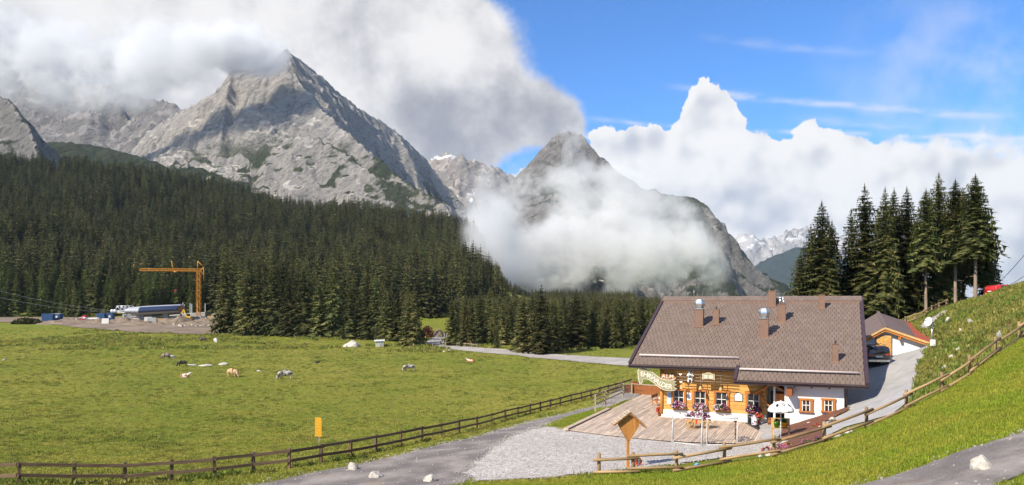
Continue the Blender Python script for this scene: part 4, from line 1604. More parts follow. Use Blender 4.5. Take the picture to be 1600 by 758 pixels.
# chimneys
for k, (px, py, wpx, hpx, cap) in enumerate([(1092, 511, 12.5, 27, 1), (1118.5, 507, 9, 23, 2), (1193.5, 527, 13, 28, 1), (1221, 503, 12, 27, 3), (1206, 479, 11.5, 24, 4), (1284, 483, 8.5, 22, 0), (1305, 566, 9, 28, 2)]):
    t, s = roof_hit(px, py)
    P = H(t, s, zroof(s))
    m_px = P.y / F
    w, h = wpx * m_px, hpx * m_px
    zt = zroof(s) + h
    mb = MB()
    mb.box(LH(t, s - w / 2, (zroof(s) - 0.3 + zt) / 2), (w, w, zt - zroof(s) + 0.3))
    mb.box(LH(t, s - w / 2, zt + 0.02), (w + 0.06, w + 0.06, 0.05))
    # flashing apron
    mb.prism([LH(t - w * 0.62, s + 0.22, zroof(s + 0.22) + 0.05), LH(t + w * 0.62, s + 0.22, zroof(s + 0.22) + 0.05), LH(t + w * 0.62, s - w - 0.2, zroof(s - w - 0.2) + 0.05), LH(t - w * 0.62, s - w - 0.2, zroof(s - w - 0.2) + 0.05)], (0, 0, 0.02))
    # standing seam
    for q in (-0.5, 0.5):
        mb.box(LH(t + q * w, s - w / 2 + w / 2, (zroof(s) + zt) / 2), (0.02, 0.03, zt - zroof(s)))
    mb.build('chimney', M_clad, roof)
    c = LH(t, s - w / 2, zt + 0.045)
    mb = MB()
    if cap == 1:
        r0 = 0.36 * w / 0.62
        mb.lathe([(r0 * 0.75, 0), (r0 * 0.8, 0.10), (r0 * 0.95, 0.14), (r0 * 1.2, 0.42), (r0 * 1.15, 0.55), (r0 * 0.75, 0.78), (r0 * 0.3, 0.80)], c, 6, smooth=False)
        mb.box(c + Vector((0, 0, 0.04)), (w * 0.95, w * 0.95, 0.05))
        mb.build('chimney_cap', M_steel, roof)
    elif cap == 2:
        mb.tube([c, c + Vector((0, 0, 0.22))], 0.05, 8)
        mb.build('flue_pipe', M_black, roof)
    elif cap == 3:
        for dx_, hh, rr in ((-0.12, 0.45, 0.10), (0.10, 0.62, 0.07), (0.16, 0.3, 0.09)):
            mb.tube([c + Vector((dx_, 0, 0)), c + Vector((dx_, 0, hh))], rr, 8)
        mb.lathe([(0.16, 0.42), (0.17, 0.5), (0.05, 0.6)], c + Vector((-0.12, 0, 0)), 10)
        mb.build('flue_pipe', M_steel, roof)
    elif cap == 4:
        for dx_ in (-0.08, 0.1):
            mb.tube([c + Vector((dx_, 0, 0)), c + Vector((dx_, 0, 0.25))], 0.05, 8)
        mb.build('flue_pipe', M_black, roof)
# lightning rods
for px, py in [(1082, 467), (1201, 467)]:
    t, s = roof_hit(px, 472)
    mb = MB()
    mb.tube([LH(t, 0.1, RZ + 0.1), LH(t, 0.1, RZ + 0.75)], 0.025, 5)
    mb.build('lightning_rod', M_steel, roof)

# walls
S1, S2 = 11.3, 13.45
TW0, TW1, TWR = 2.2, 9.7, 14.8
PLT = 0.27
core = MB()
core.prism([LH(TW0 + 0.06, S1 - 0.12, HZ - 0.2), LH(TW1, S1 - 0.12, HZ - 0.2), LH(TW1, S1 - 2.2, HZ - 0.2), LH(TW1 + 1.35, S1 - 2.2, HZ - 0.2), LH(TW1 + 1.35, S2, HZ - 0.4), LH(TWR, S2, HZ - 0.4), LH(TWR, SB + 1.5, HZ - 0.4), LH(TW0 + 0.06, SB + 1.5, HZ - 0.4)],
           (0, 0, 3.9))
# gable ends up to the roof
for t in (TW0 + 0.06, TWR):
    core.prism([LH(t, S1 - 0.5, 3.0), LH(t, 0, RZ - 0.35), LH(t, SB + 1.6, zroof(SB + 1.6) - 0.3)], LH(0.25 if t < 5 else -0.25, 0, 0) - LH(0, 0, 0))
wallo = core.build('wall', M_white, house)
pl = MB()
pl.box((LH(TW0 - 0.05, S1 - 0.10, 0) + LH(TW1, S1 - 0.10, 0)) / 2 + Vector((0, 0, (PLT - 0.45) / 2)), (TW1 - TW0 + 0.05, 0.36, PLT + 0.45))
pl.build('plinth', M_white, house)

wins = []
for px in (1060.5, 1094, 1127.5, 1177.5):
    t, _ = ray_plane(px, 620, S1)
    wins.append(t)
WZ0, WZ1, WW = 0.62, 1.82, 0.88
zrow = PLT
rows = 12
ph = (3.55 - PLT) / rows
logw = empty('log_front', (0, 0, 0))
logw.parent = house
for k in range(rows):
    z0_, z1_ = PLT + k * ph, PLT + (k + 1) * ph
    cuts = [TW0]
    if z1_ > WZ0 + 0.03 and z0_ < WZ1 - 0.03:
        for t in wins:
            cuts += [t - WW / 2 - 0.02, t + WW / 2 + 0.02]
    cuts.append(TW1)
    for a, b in zip(cuts[::2], cuts[1::2]):
        if b - a < 0.06:
            continue
        mb = MB()
        # a squared log with softened edges
        e = 0.022
        prof = [(S1 - 0.12, z0_ + 0.006), (S1 + 0.0, z0_ + 0.006), (S1 + e, z0_ + e + 0.004), (S1 + e, z1_ - e), (S1 + 0.0, z1_ - 0.004), (S1 - 0.12, z1_ - 0.004)]
        mb.prism([LH(a, s, z) for s, z in prof], LH(b, 0, 0) - LH(a, 0, 0))
        mb.build('log', M_log, logw)
# corner post and crossing log ends
mb = MB()
mb.tube([LH(TW0 - 0.02, S1 + 0.02, HZ + 0.25), LH(TW0 - 0.02, S1 + 0.02, 3.5)], 0.14, 10)
mb.build('corner_post', M_log_z, house)


def window(t, s, z0, z1, w, case, parent, mun=2, deep=0.06, cm=0.16):
    """casement set into the wall: casing, pane, glazing bars and sill"""
    mb = MB()
    zc = (z0 + z1) / 2
    mb.box(LH(t - w / 2 + cm / 2 - 0.12, s + 0.05, zc), (cm, 0.14, z1 - z0 + 0.12))
    mb.box(LH(t + w / 2 - cm / 2 + 0.12, s + 0.05, zc), (cm, 0.14, z1 - z0 + 0.12))
    mb.box(LH(t, s + 0.052, z1 + 0.0), (w + 0.3, 0.15, cm))
    f = mb.build('window', case, parent)
    mb = MB()
    mb.box(LH(t, s - deep, zc), (w - 0.05, 0.02, z1 - z0))
    mb.build('pane', M_glass, f)
    mb = MB()
    mb.box(LH(t, s - deep + 0.04, zc), (0.045, 0.04, z1 - z0))
    for q in range(1, mun):
        mb.box(LH(t, s - deep + 0.042, z0 + (z1 - z0) * q / mun), (w - 0.1, 0.042, 0.05))
    for q in (-1, 1):
        mb.box(LH(t + q * (w / 2 - 0.07), s - deep + 0.041, zc), (0.06, 0.041, z1 - z0))
    mb.build('glazing_bar', M_muntin, f)
    mb = MB()
    mb.box(LH(t, s + 0.08, z0 - 0.05), (w + 0.34, 0.2, 0.07))
    mb.build('sill', case, f)
    return f


for t in wins:
    window(t, S1, WZ0, WZ1, WW, M_case, house)
for px in (1259.5, 1294.5):
    t, z1 = ray_plane(px, 624, S2)
    _, z0 = ray_plane(px, 642, S2)
    window(t, S2 + 0.015, z0, z1, 0.62, M_case, house, deep=-0.01, cm=0.13)

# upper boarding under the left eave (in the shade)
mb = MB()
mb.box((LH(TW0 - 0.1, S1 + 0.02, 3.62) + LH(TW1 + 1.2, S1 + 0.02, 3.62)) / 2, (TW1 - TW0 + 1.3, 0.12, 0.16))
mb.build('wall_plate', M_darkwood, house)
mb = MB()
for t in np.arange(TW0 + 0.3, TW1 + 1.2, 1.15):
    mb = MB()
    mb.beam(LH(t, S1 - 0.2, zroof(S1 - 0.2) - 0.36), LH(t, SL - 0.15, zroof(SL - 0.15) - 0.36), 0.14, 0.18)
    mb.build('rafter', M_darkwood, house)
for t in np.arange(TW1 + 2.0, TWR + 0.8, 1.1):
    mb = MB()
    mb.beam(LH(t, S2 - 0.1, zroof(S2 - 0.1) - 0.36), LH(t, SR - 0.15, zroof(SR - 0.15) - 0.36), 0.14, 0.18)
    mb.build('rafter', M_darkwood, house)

# porch between log front and white wall
por = MB()
tp, _ = ray_plane(1206, 612, S2)
por.prism([LH(9.0, S1 - 0.1, 1.95), LH(10.15, S1 - 0.1, 2.72), LH(11.15, S1 - 0.1, 2.2), LH(11.15, S1 - 0.1, 2.1), LH(10.15, S1 - 0.1, 2.58), LH(9.05, S1 - 0.1, 1.83)], LH(0, 1.75, 0) - LH(0, 0, 0))
porch = por.build('porch_roof', M_case_x, house)
mb = MB()
mb.box(LH(10.35, S1 + 1.55, 1.62), (0.13, 0.13, 2.2 - HZ - 0.6))
mb.box(LH(10.35, S1 + 1.55, 0.3), (0.13, 0.13, 1.2))
mb.build('porch_post', M_muntin, house)
mb = MB()
mb.box(LH(10.76, S1 + 1.5, 1.45), (0.62, 0.08, 1.1))
mb.build('porch_screen', M_case, house)
mb = MB()
mb.box(LH(10.6, S1 + 0.1, 2.75), (1.9, 1.4, 0.35))
mb.box(LH(11.4, S2 + 0.55, 2.28), (0.36, 1.0, 0.5))
mb.build('porch_box', M_darkwood, house)
mb = MB()
mb.beam(LH(9.35, S1 + 1.0, 1.75), LH(10.25, S1 + 1.45, 0.85), 0.08, 0.10)
mb.build('porch_brace', M_case, house)
mb = MB()
mb.box(LH(10.35, S1 - 2.14, 0.72), (1.0, 0.08, 2.05))
dr = mb.build('door', M_darkwood, house)
mb = MB()
mb.box(LH(10.35, S1 - 2.09, 1.25), (0.6, 0.03, 0.6))
mb.build('pane', M_glass, dr)
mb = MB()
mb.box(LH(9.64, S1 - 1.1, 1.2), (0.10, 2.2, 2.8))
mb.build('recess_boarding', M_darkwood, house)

# ------------------------------------------------------------------ deck of boards
M_deck = wood('weathered_decking', (0.60, 0.475, 0.375), (0.45, 0.345, 0.265), 'Y', 0.22, knots=False, ring=7)
deck = empty('wooden_deck', H(0, 0, HZ), -PHI, 'wide terrace of weathered boards in front and left of the inn', 'terrace')
bw, gap = 0.168, 0.024
t = -2.4
k = 0
while t < 10.55:
    f = (t + 2.4) / 13.0
    send = float(np.interp(t, [-2.4, -1.9, 1, 4.4, 7.5, 10.6], [19.6, 19.75, 20.5, 20.9, 20.4, 19.2]))
    sst = -1.6 if t < 2.05 else 11.42
    if t > 8.3:
        sst = float(np.interp(t, [8.3, 9.0, 10.6], [12.2, 14.0, 17.4]))
    # boards are laid in lengths with butt joints
    cuts = [sst]
    L_ = 4.0 + (k % 3) * 0.9
    while cuts[-1] + L_ < send - 0.8:
        cuts.append(cuts[-1] + L_)
        L_ = 4.0
    cuts.append(send + rt2.uniform(-0.03, 0.03))
    for a, b in zip(cuts, cuts[1:]):
        mb = MB()
        zt = rt2.uniform(-0.004, 0.004)
        mb.box(Vector((t + bw / 2, -(a + b) / 2, -0.02 + zt)), (bw - gap, b - a - 0.008, 0.04))
        mb.build('board', M_deck, deck, fix=False)
    t += bw
    k += 1
mb = MB()
mb.box(Vector((4.1, -15.4, -0.10)), (12.8, 8.0, 0.08))
mb.box(Vector((-0.25, -8.9, -0.10)), (4.2, 20.8, 0.08))
mb.build('underframe', M_black, deck)


# ------------------------------------------------------------------ fences
M_fence = wood('dark_fence_wood', (0.175, 0.115, 0.072), (0.105, 0.068, 0.042), 'X', 0.2, knots=False)
M_fence_z = wood('dark_fence_post', (0.185, 0.12, 0.075), (0.11, 0.07, 0.044), 'Z', 0.2, knots=False)
M_pole = wood('yellowed_fence_pole', (0.40, 0.27, 0.135), (0.27, 0.175, 0.085), 'X', 0.18, knots=True)
M_pole_z = wood('yellowed_fence_post', (0.36, 0.24, 0.12), (0.24, 0.155, 0.075), 'Z', 0.18, knots=False)
M_pole_g = wood('greyed_fence_pole', (0.33, 0.25, 0.18), (0.22, 0.165, 0.115), 'X', 0.18, knots=False)


def frame_mat(a, b):
    """transform with local X from a to b, origin at a"""
    a, b = Vector(a), Vector(b)
    x = (b - a).normalized()
    y = Vector((0, 0, 1)).cross(x).normalized()
    z = x.cross(y)
    m = Matrix((x, y, z)).transposed().to_4x4()
    m.translation = a
    return m


def fence(name, bases, label, post_h, heights, post_r, rail, mats, round_rail=False, lap=0.12, off=0.09, group=None, square=False):
    """posts and rails, each its own part"""
    root = empty(name, bases[0], 0, label, 'fence', group)
    inv = Matrix.Translation(-Vector(bases[0]))
    rr_ = random.Random(len(bases))
    pmesh = None
    for p in bases:
        mb = MB()
        if square:
            mb.box((0, 0, post_h / 2 - 0.2), (post_r * 2, post_r * 2, post_h + 0.4))
        else:
            mb.tube([(0, 0, -0.4), (0, 0, post_h - 0.03), (0, 0, post_h)], [post_r, post_r, post_r * 0.75], 9)
        po = mb.build('post', mats[1], root)
        po.matrix_local = inv @ Matrix.Translation(Vector(p)) @ Matrix.Rotation(rr_.uniform(-0.03, 0.03), 4, 'X') @ Matrix.Rotation(rr_.uniform(0, 3), 4, 'Z')
    for i, (a, b) in enumerate(zip(bases, bases[1:])):
        for j, hz in enumerate(heights):
            a2 = Vector(a) + Vector((0, 0, hz + rr_.uniform(-0.03, 0.03)))
            b2 = Vector(b) + Vector((0, 0, hz + rr_.uniform(-0.03, 0.03)))
            dv = (b2 - a2).normalized()
            sd = Vector((0, 0, 1)).cross(dv).normalized()
            sgn = 1 if (off > 0) else -1
            o = sd * (-(post_r + rail[0] * 0.5) * sgn)
            dz = Vector((0, 0, (rail[1] * 0.5 if i % 2 else -rail[1] * 0.5) if round_rail else 0))
            a2 = a2 + o + dz - dv * lap
            b2 = b2 + o + dz + dv * lap
            L_ = (b2 - a2).length
            mb = MB()
            if round_rail:
                k = rr_.uniform(-0.015, 0.015)
                mb.tube([(0, 0, 0), (L_ * 0.5, k, k), (L_, 0, 0)], [rail[0] / 2 * rr_.uniform(0.95, 1.1), rail[0] / 2, rail[0] / 2 * rr_.uniform(0.85, 1.0)], 9)
            else:
                mb.box((L_ / 2, 0, 0), (L_, rail[0], rail[1]))
            ro = mb.build('rail', mats[0], root)
            ro.matrix_local = inv @ frame_mat(a2, b2)
    return root


FX = [-62, 30, 116, 195, 268, 335, 396, 452, 502, 548, 587, 626, 659, 690, 717, 745, 768, 789, 809, 828, 844, 860, 875, 892, 908, 923, 937, 950, 962, 974, 985]
FY = np.interp(FX, [-62, 30, 195, 335, 453, 548, 626, 690, 745, 789, 874, 940, 985], [757, 757, 757, 746, 732, 715, 698, 684, 670, 657, 636, 619, 606])
fb = [gpt(x, y) for x, y in zip(FX, FY)]
fence('meadow_fence', fb, 'long dark two-rail wooden fence between the meadow and the road', 1.12, (0.98, 0.45), 0.075, (0.07, 0.16), (M_fence, M_fence_z), square=True, off=1)
RX = [(936, 742), (989, 741), (1057, 738.5), (1132, 725), (1209, 714), (1288, 692), (1354, 668), (1416, 640), (1472, 613), (1515, 585), (1555, 555), (1592, 530), (1630, 505)]
rb_ = [gpt(x, y) for x, y in RX]
fence('pole_fence', rb_, 'rustic round-pole fence curving up the grassy bank', 1.02, (0.80, 0.22), 0.085, (0.135, 0.12), (M_pole, M_pole_z), round_rail=True, lap=0.28, off=1)
UX = [(1400, 517), (1415, 509), (1429, 504), (1444, 498), (1456, 491), (1467, 486), (1479, 481), (1492, 476), (1505, 472), (1516, 469)]
fence('path_fence', [gpt(x, y, 70) for x, y in UX], 'small two-rail wooden fence beside the upper path below the spruces', 0.95, (0.85, 0.45), 0.07, (0.06, 0.11), (M_pole, M_pole_z), square=True, off=1)
fence('track_rail', [gpt(x, y) for x, y in [(689, 539), (714, 541), (727, 542), (737, 543), (746, 543.5)]], 'short grey rail with posts beside the pale track by the wood', 1.1, (0.9,), 0.13, (0.12, 0.16), (M_pole_g, M_pole_g), square=True, off=1)


def deckpt(px, py, z=HZ):
    D = (CZ - z) * F / (py - YH)
    return Vector(((px - 800) / F * D, D, z))


A_, B_, C_ = deckpt(930, 636), deckpt(946, 629), deckpt(974, 616)
M_rail = wood('greyed_rail', (0.50, 0.40, 0.30), (0.36, 0.28, 0.20), 'X', 0.12, knots=False)
M_rail_z = wood('greyed_rail_post', (0.50, 0.40, 0.30), (0.36, 0.28, 0.20), 'Z', 0.12, knots=False)
fence('deck_railing', [A_, B_, C_], 'pale three-rail wooden railing at the far left edge of the terrace', 1.05, (0.95, 0.58, 0.18), 0.06, (0.05, 0.12), (M_rail, M_rail_z), square=True, off=-1)
D_ = deckpt(987, 615.5)
root = empty('deck_gate', C_, 0, 'short slatted wooden panel closing the terrace beside the railing', 'panel')
inv = Matrix.Translation(-C_)
for k in range(7):
    f = (k + 0.6) / 7.2
    mb = MB()
    p = C_.lerp(D_, f) - C_
    mb.box(p + Vector((0, 0, 0.5)), (0.085, 0.03, 0.7), math.atan2((D_ - C_).y, (D_ - C_).x))
    mb.build('slat', M_darkwood, root)
for z in (0.12, 0.92):
    mb = MB()
    mb.beam(Vector((0, 0, z)), D_ - C_ + Vector((0, 0, z)), 0.05, 0.1)
    mb.build('rail', M_rail, root)
mb = MB()
mb.box(D_ - C_ + Vector((0, 0, 0.5)), (0.11, 0.11, 1.05))
mb.build('post', M_rail_z, root)
E_ = H(-0.6, -1.3, HZ)
root = empty('deck_wall', D_, 0, 'low dark boarded parapet behind the red flower pot', 'parapet')
for k in range(4):
    mb = MB()
    q = Vector((0.12, 0.25, 0))
    mb.beam(q + Vector((0, 0, 0.12 + k * 0.21)), E_ - D_ + Vector((0, 0, 0.12 + k * 0.21)), 0.04, 0.2)
    mb.build('plank', M_darkwood, root)
mb = MB()
mb.beam(Vector((0.12, 0.25, 0.92)), E_ - D_ + Vector((0, 0, 0.92)), 0.16, 0.06)
mb.build('capping', M_rail, root)

# raised edging on the left of the terrace
root = empty('deck_edging', H(-2.6, 19.5, HZ), -PHI, 'grey metal-topped edging board along the left side of the terrace', 'edging')
mb = MB()
mb.box((0, 5.2, 0.02), (0.34, 10.6, 0.16))
mb.build('edge_board', M_steel if False else M_rail, root)
mb = MB()
mb.box((0.19, 5.2, -0.02), (0.05, 10.6, 0.14))
mb.build('dark_strip', M_black, root)

# ------------------------------------------------------------------ stones
M_stone = pm('pale_limestone', (0.60, 0.56, 0.50), (0.34, 0.31, 0.27), 2.4, 0.9, 0.8, 0.05, detail=6)
M_stone_g = pm('grey_limestone', (0.42, 0.40, 0.37), (0.28, 0.265, 0.245), 3.0, 0.9, 0.8, 0.05, detail=6)


def rock_mesh(seed, sub=3):
    bm = bmesh.new()
    bmesh.ops.create_icosphere(bm, subdivisions=sub, radius=1.0)
    r = random.Random(seed)
    planes = [(Vector((r.uniform(-1, 1), r.uniform(-1, 1), r.uniform(-0.4, 1))).normalized(), r.uniform(0.55, 0.9)) for _ in range(9)]
    for v_ in bm.verts:
        for nn, dd in planes:
            e = v_.co.dot(nn) - dd
            if e > 0:
                v_.co -= nn * e * 0.9
        k = 1 + 0.12 * math.sin(5 * v_.co.x + seed) * math.sin(4 * v_.co.y + 2 * seed) + r.uniform(-0.03, 0.03)
        v_.co *= k
        if v_.co.z < -0.45:
            v_.co.z = -0.45
    me = bpy.data.meshes.new('rock')
    bm.to_mesh(me)
    bm.free()
    return me


RM = []
for k in range(5):
    me = rock_mesh(k + 2)
    me.materials.append(M_stone)
    RM.append(me)
RMG = [m.copy() for m in RM]
for m in RMG:
    m.materials.clear()
    m.materials.append(M_stone_g)


def rock(px, py, w, h, label, k, grey=False, group=None, cat='rock', z=None):
    """stone whose foot stands at a photo pixel; w, h in photo pixels"""
    p = gpt(px, py) if z is None else deckpt(px, py, z)
    m_px = p.y / F
    o = bpy.data.objects.new('boulder' if w > 11 else 'stone', (RMG if grey else RM)[k % 5])
    o.location = (p.x, p.y, p.z + 0.30 * h * m_px * 0.62)
    o.scale = (w * m_px * 0.52, w * m_px * 0.46, h * m_px * 0.66)
    o.rotation_euler = (0, 0, k * 1.7)
    link(o)
    tag(o, label, cat, group)
    return o


rock(553, 734, 18, 15, 'white boulder on the road, nearest to the yellow sign', 0, group='boulders on the road')
rock(587, 746, 25, 12, 'long low white boulder, middle of the three on the road', 1, group='boulders on the road')
rock(672, 753, 20, 14, 'rounded white boulder, rightmost of the three on the road', 2, group='boulders on the road')
rock(1535, 734, 34, 26, 'big pale boulder lying on the gravel path at bottom right', 3)
rock(550, 542, 25, 13, 'big white jagged boulder in the far meadow left of the hut', 4)
rock(541, 542, 10, 6, 'smaller white stone leaning on the big meadow boulder', 2)
for k, (px, py, w, h) in enumerate([(572, 531, 6, 4), (579, 531, 9, 5), (586, 530, 6, 3.5)]):
    rock(px, py, w, h, ['left', 'middle', 'right'][k] + ' stone of the small heap above the meadow hut', k, group='stone heap by the wood')
for k, (px, py, w, h, lb) in enumerate([(300, 571, 16, 2.5, 'flat pale bare rock in the meadow beside the black calf'), (322, 572, 22, 3, 'long flat pale rock slab left of two in the meadow'),
                                        (349, 570, 18, 4, 'flat pale rock slab right of two in the meadow'), (404, 580, 9, 2.5, 'small white stone in the meadow left of the grey cow'),
                                        (7, 563, 8, 3, 'white stone at the left picture edge in the meadow'), (694, 550, 5, 2, 'left of two tiny white stones below the track'), (702, 548, 5, 2, 'right of two tiny white stones below the track')]):
    rock(px, py, w, h, lb, k + 1, group='pale stones in the meadow')
bank = [(1465, 590, 9, 6, 0), (1477, 577, 12, 8, 0), (1487, 561, 11, 9, 0), (1498, 549, 10, 7, 0), (1453, 600, 8, 6, 0), (1513, 543, 8, 6, 0), (1481, 503, 8, 9, 0), (1516, 507, 10, 11, 1), (1501, 519, 9, 7, 0), (1562, 527, 10, 13, 1),
        (1535, 518, 8, 6, 0), (1490, 571, 8, 6, 0), (1551, 534, 9, 7, 0), (1511, 560, 7, 5, 0), (1470, 568, 7, 5, 0), (1494, 585, 6, 4, 0), (1444, 565, 5, 4, 0), (1505, 536, 6, 5, 1)]
words = ['lowest but one', 'wide', 'tall', 'upper', 'lowest', 'topmost of the main streak', 'lone white', 'grey stump-like', 'white, below the satellite mast height', 'grey block-like', 'white, right of the main streak',
         'small, right of the main streak', 'white, close under the pole fence', 'small, above the pole fence', 'small, left of the main streak', 'tiny, under the main streak', 'tiny, beside the driveway', 'small grey']
for k, (px, py, w, h, g) in enumerate(bank):
    rock(px, py, w * 1.0, h * 1.0, words[k] + ' stone on the weedy bank right of the driveway', k, bool(g), 'stones on the weedy bank')
for k, (px, py, w, h, lb) in enumerate([(1266, 664, 10, 6, 'white stone highest up in the bark bed'), (1281, 669, 8, 5, 'white stone in the middle of the bark bed'), (1300, 657, 10, 7, 'white stone below the right small window'),
                                        (1240, 678, 16, 6, 'long white stone at the left border of the bark bed'), (1228, 694, 20, 7, 'long white stone along the foot of the bark bed'),
                                        (1200, 712, 14, 8, 'white stone by the red plants behind the pole fence'), (1188, 714, 8, 7, 'smaller white stone left of the red plants'),
                                        (1256, 687, 8, 4, 'flat white stone low in the bark bed'), (1310, 683, 14, 8, 'pale stone at the right rim of the bark bed'), (1326, 676, 16, 9, 'largest pale stone at the right rim of the bark bed'), (1133, 722, 7, 9, 'white stone behind the pole fence post')]):
    rock(px, py, w, h, lb, k, group='white stones round the bark bed')

bl_ = RM[1].copy()
bl_.materials.clear()
bl_.materials.append(pm('bright_blue_cloth', (0.10, 0.42, 0.72), (0.07, 0.32, 0.60), 5, 0.8))
o = bpy.data.objects.new('bundle', bl_)
o.location = gpt(1092, 733) + Vector((0, 0.3, 0.10))
o.scale = (0.17, 0.12, 0.12)
link(tag(o, 'small bright blue bundle on the gravel behind the pole fence', 'bundle'))

# ------------------------------------------------------------------ flowers and plants
M_leaf = leaf_mat('flower_leaves', (0.045, 0.085, 0.020), (0.090, 0.140, 0.030), (0.13, 0.16, 0.05), 0.1)
M_pink = pm('pink_petals', (0.50, 0.15, 0.32), (0.34, 0.07, 0.20), 9, 0.7, rand=0.2)
M_purple = pm('purple_petals', (0.15, 0.035, 0.115), (0.08, 0.02, 0.065), 9, 0.7, rand=0.2)
M_lilac = pm('white_petals', (0.78, 0.70, 0.74), (0.60, 0.50, 0.58), 9, 0.7)
M_red = pm('red_petals', (0.72, 0.045, 0.025), (0.50, 0.02, 0.015), 9, 0.6)
M_terra = pm('terracotta', (0.52, 0.18, 0.065), (0.42, 0.13, 0.05), 5, 0.8)


def bunch(seed, rx, ry, rz, nb, cols, droop=0.0, size=0.055, leaves=0.6, bias=None):
    """mound of leaves and blossoms; returns two meshes"""
    r = random.Random(seed)
    lf, fl = MB(), MB()

    def pt():
        a, b = r.uniform(0, 6.283), math.acos(r.uniform(-0.35, 1))
        q = r.uniform(0.72, 1.05)
        return Vector((rx * math.cos(a) * math.sin(b), ry * math.sin(a) * math.sin(b), rz * math.cos(b))) * q

    for _ in range(int(nb * leaves)):
        p = pt() * 0.93
        e = Vector((r.uniform(-1, 1), r.uniform(-1, 1), r.uniform(-1, 1))).normalized() * size * 1.5
        f = Vector((r.uniform(-1, 1), r.uniform(-1, 1), r.uniform(-1, 1))).normalized() * size
        lf.add([p - e, p + f, p + e, p - f], [(0, 1, 2, 3)])
    for _ in range(nb):
        p = pt()
        sN = size * r.uniform(0.7, 1.2)
        mi = r.choice(range(len(cols))) if bias is None else bias(p, r)
        vs = [p + Vector((sN, 0, 0)), p + Vector((0, sN, 0)), p - Vector((sN, 0, 0)), p - Vector((0, sN, 0)), p + Vector((0, 0, sN)), p - Vector((0, 0, sN))]
        fl.add(vs, [(0, 1, 4), (1, 2, 4), (2, 3, 4), (3, 0, 4), (1, 0, 5), (2, 1, 5), (3, 2, 5), (0, 3, 5)], mi)
    return lf, fl, cols


def plant(parent, data, at_, fix=False):
    lf, fl, cols = data
    a = lf.build('leaves', M_leaf, parent, fix=False)
    b = fl.build('blossoms', cols, parent, fix=False)
    for o in (a, b):
        o.location = at_
        tag(o, kind='stuff')
    return a, b


# flower boxes under the four log-wall windows
which = ['leftmost log-wall window, next to the poster', 'second log-wall window from the left', 'third log-wall window from the left', 'fourth log-wall window, beside the porch']
for k, t in enumerate(wins):
    p = H(t, S1 + 0.30, 0.55)
    root = empty('flower_box', p, -PHI, 'box of %s flowers under the %s' % (['purple and pink', 'white and pink', 'white and lilac', 'dark purple and white'][k], which[k]), 'flower box', 'flower boxes on the log wall')
    mb = MB()
    mb.box((0, 0, 0), (1.0, 0.24, 0.2))
    mb.build('box', M_darkwood, root)

    def bias(q, r, k=k):
        u = q.x / 0.55
        if k == 0:
            return r.choice((1, 1, 0, 2)) if u < 0 else r.choice((0, 0, 0, 2))
        if k == 1:
            return r.choice((1, 2, 0)) if u < -0.2 else r.choice((0, 0, 2, 2))
        if k == 2:
            return r.choice((2, 2, 1)) if u < 0.2 else r.choice((0, 1, 0))
        return r.choice((1, 1, 2, 1, 0))

    plant(root, bunch(40 + k, 0.56, 0.27, 0.38, 125, [M_pink, M_purple, M_lilac], leaves=1.1, bias=bias), (0, -0.06, 0.05))


def potted(px, py, s, label, kind='flower_pot', col=None, pot=None, ph=0.28, pr=0.17, fr_=0.3, nb=60, name='flower_pot', z=HZ, cat='flower pot', group=None):
    p = deckpt(px, py, z)
    root = empty(name, p, 0, label, cat, group)
    mb = MB()
    mb.lathe([(pr * 0.7, 0), (pr * 0.98, ph * 0.86), (pr * 1.1, ph * 0.86), (pr * 1.1, ph), (pr * 0.9, ph), (pr * 0.85, ph * 0.85)], (0, 0, 0), 14)
    mb.build('pot', pot or M_terra, root)
    plant(root, bunch(int(px), fr_, fr_, fr_ * 0.95, nb, col or [M_red], leaves=1.4), (0, 0, ph + fr_ * 0.45))
    return root


potted(993, 612, 1, 'red geranium in a red pot by the parapet at the far terrace corner', pot=M_red, ph=0.55, pr=0.26, fr_=0.34)
potted(1031, 650, 1, 'red geranium in a terracotta pot at the corner of the log wall')
potted(1185, 662, 1, 'pot of bright red flowers beside the milk can at the entrance', fr_=0.34, nb=80)
p_ = gpt(988, 735)
root = empty('red_flower', p_, 0, 'single red flower plant at the fence post below the kite-shaped board', 'plant')
plant(root, bunch(7, 0.16, 0.16, 0.28, 26, [M_red], leaves=2.0, size=0.045), (0.25, -0.2, 0.42))
root.location = p_
for px, py, lb, cl in [(1199, 706, 'dark red bushy plant behind the pole fence left of the bark bed', [M_purple, M_red]), (1222, 703, 'small pink-flowered plant behind the pole fence', [M_pink]), (1230, 700, 'small plant with orange and green leaves in the bark bed corner', [M_terra]),
                       (1283, 690, 'dark red low shrub at the foot of the bark bed', [M_purple]), (1303, 662, 'dark brown spiky shrub in the bark bed under the right window', [M_purple, M_darkwood]), (1277, 668, 'small red flower clump high in the bark bed', [M_red]), (1262, 694, 'low reddish heather at the lower left of the bark bed', [M_purple, M_pink])]:
    p = gpt(px, py)
    root = empty('bed_plant', p, 0, lb, 'plant', 'plants in the bark bed')
    plant(root, bunch(int(px * 3), 0.30, 0.26, 0.18, 26, cl, leaves=1.6, size=0.045), (0, 0, 0.08))

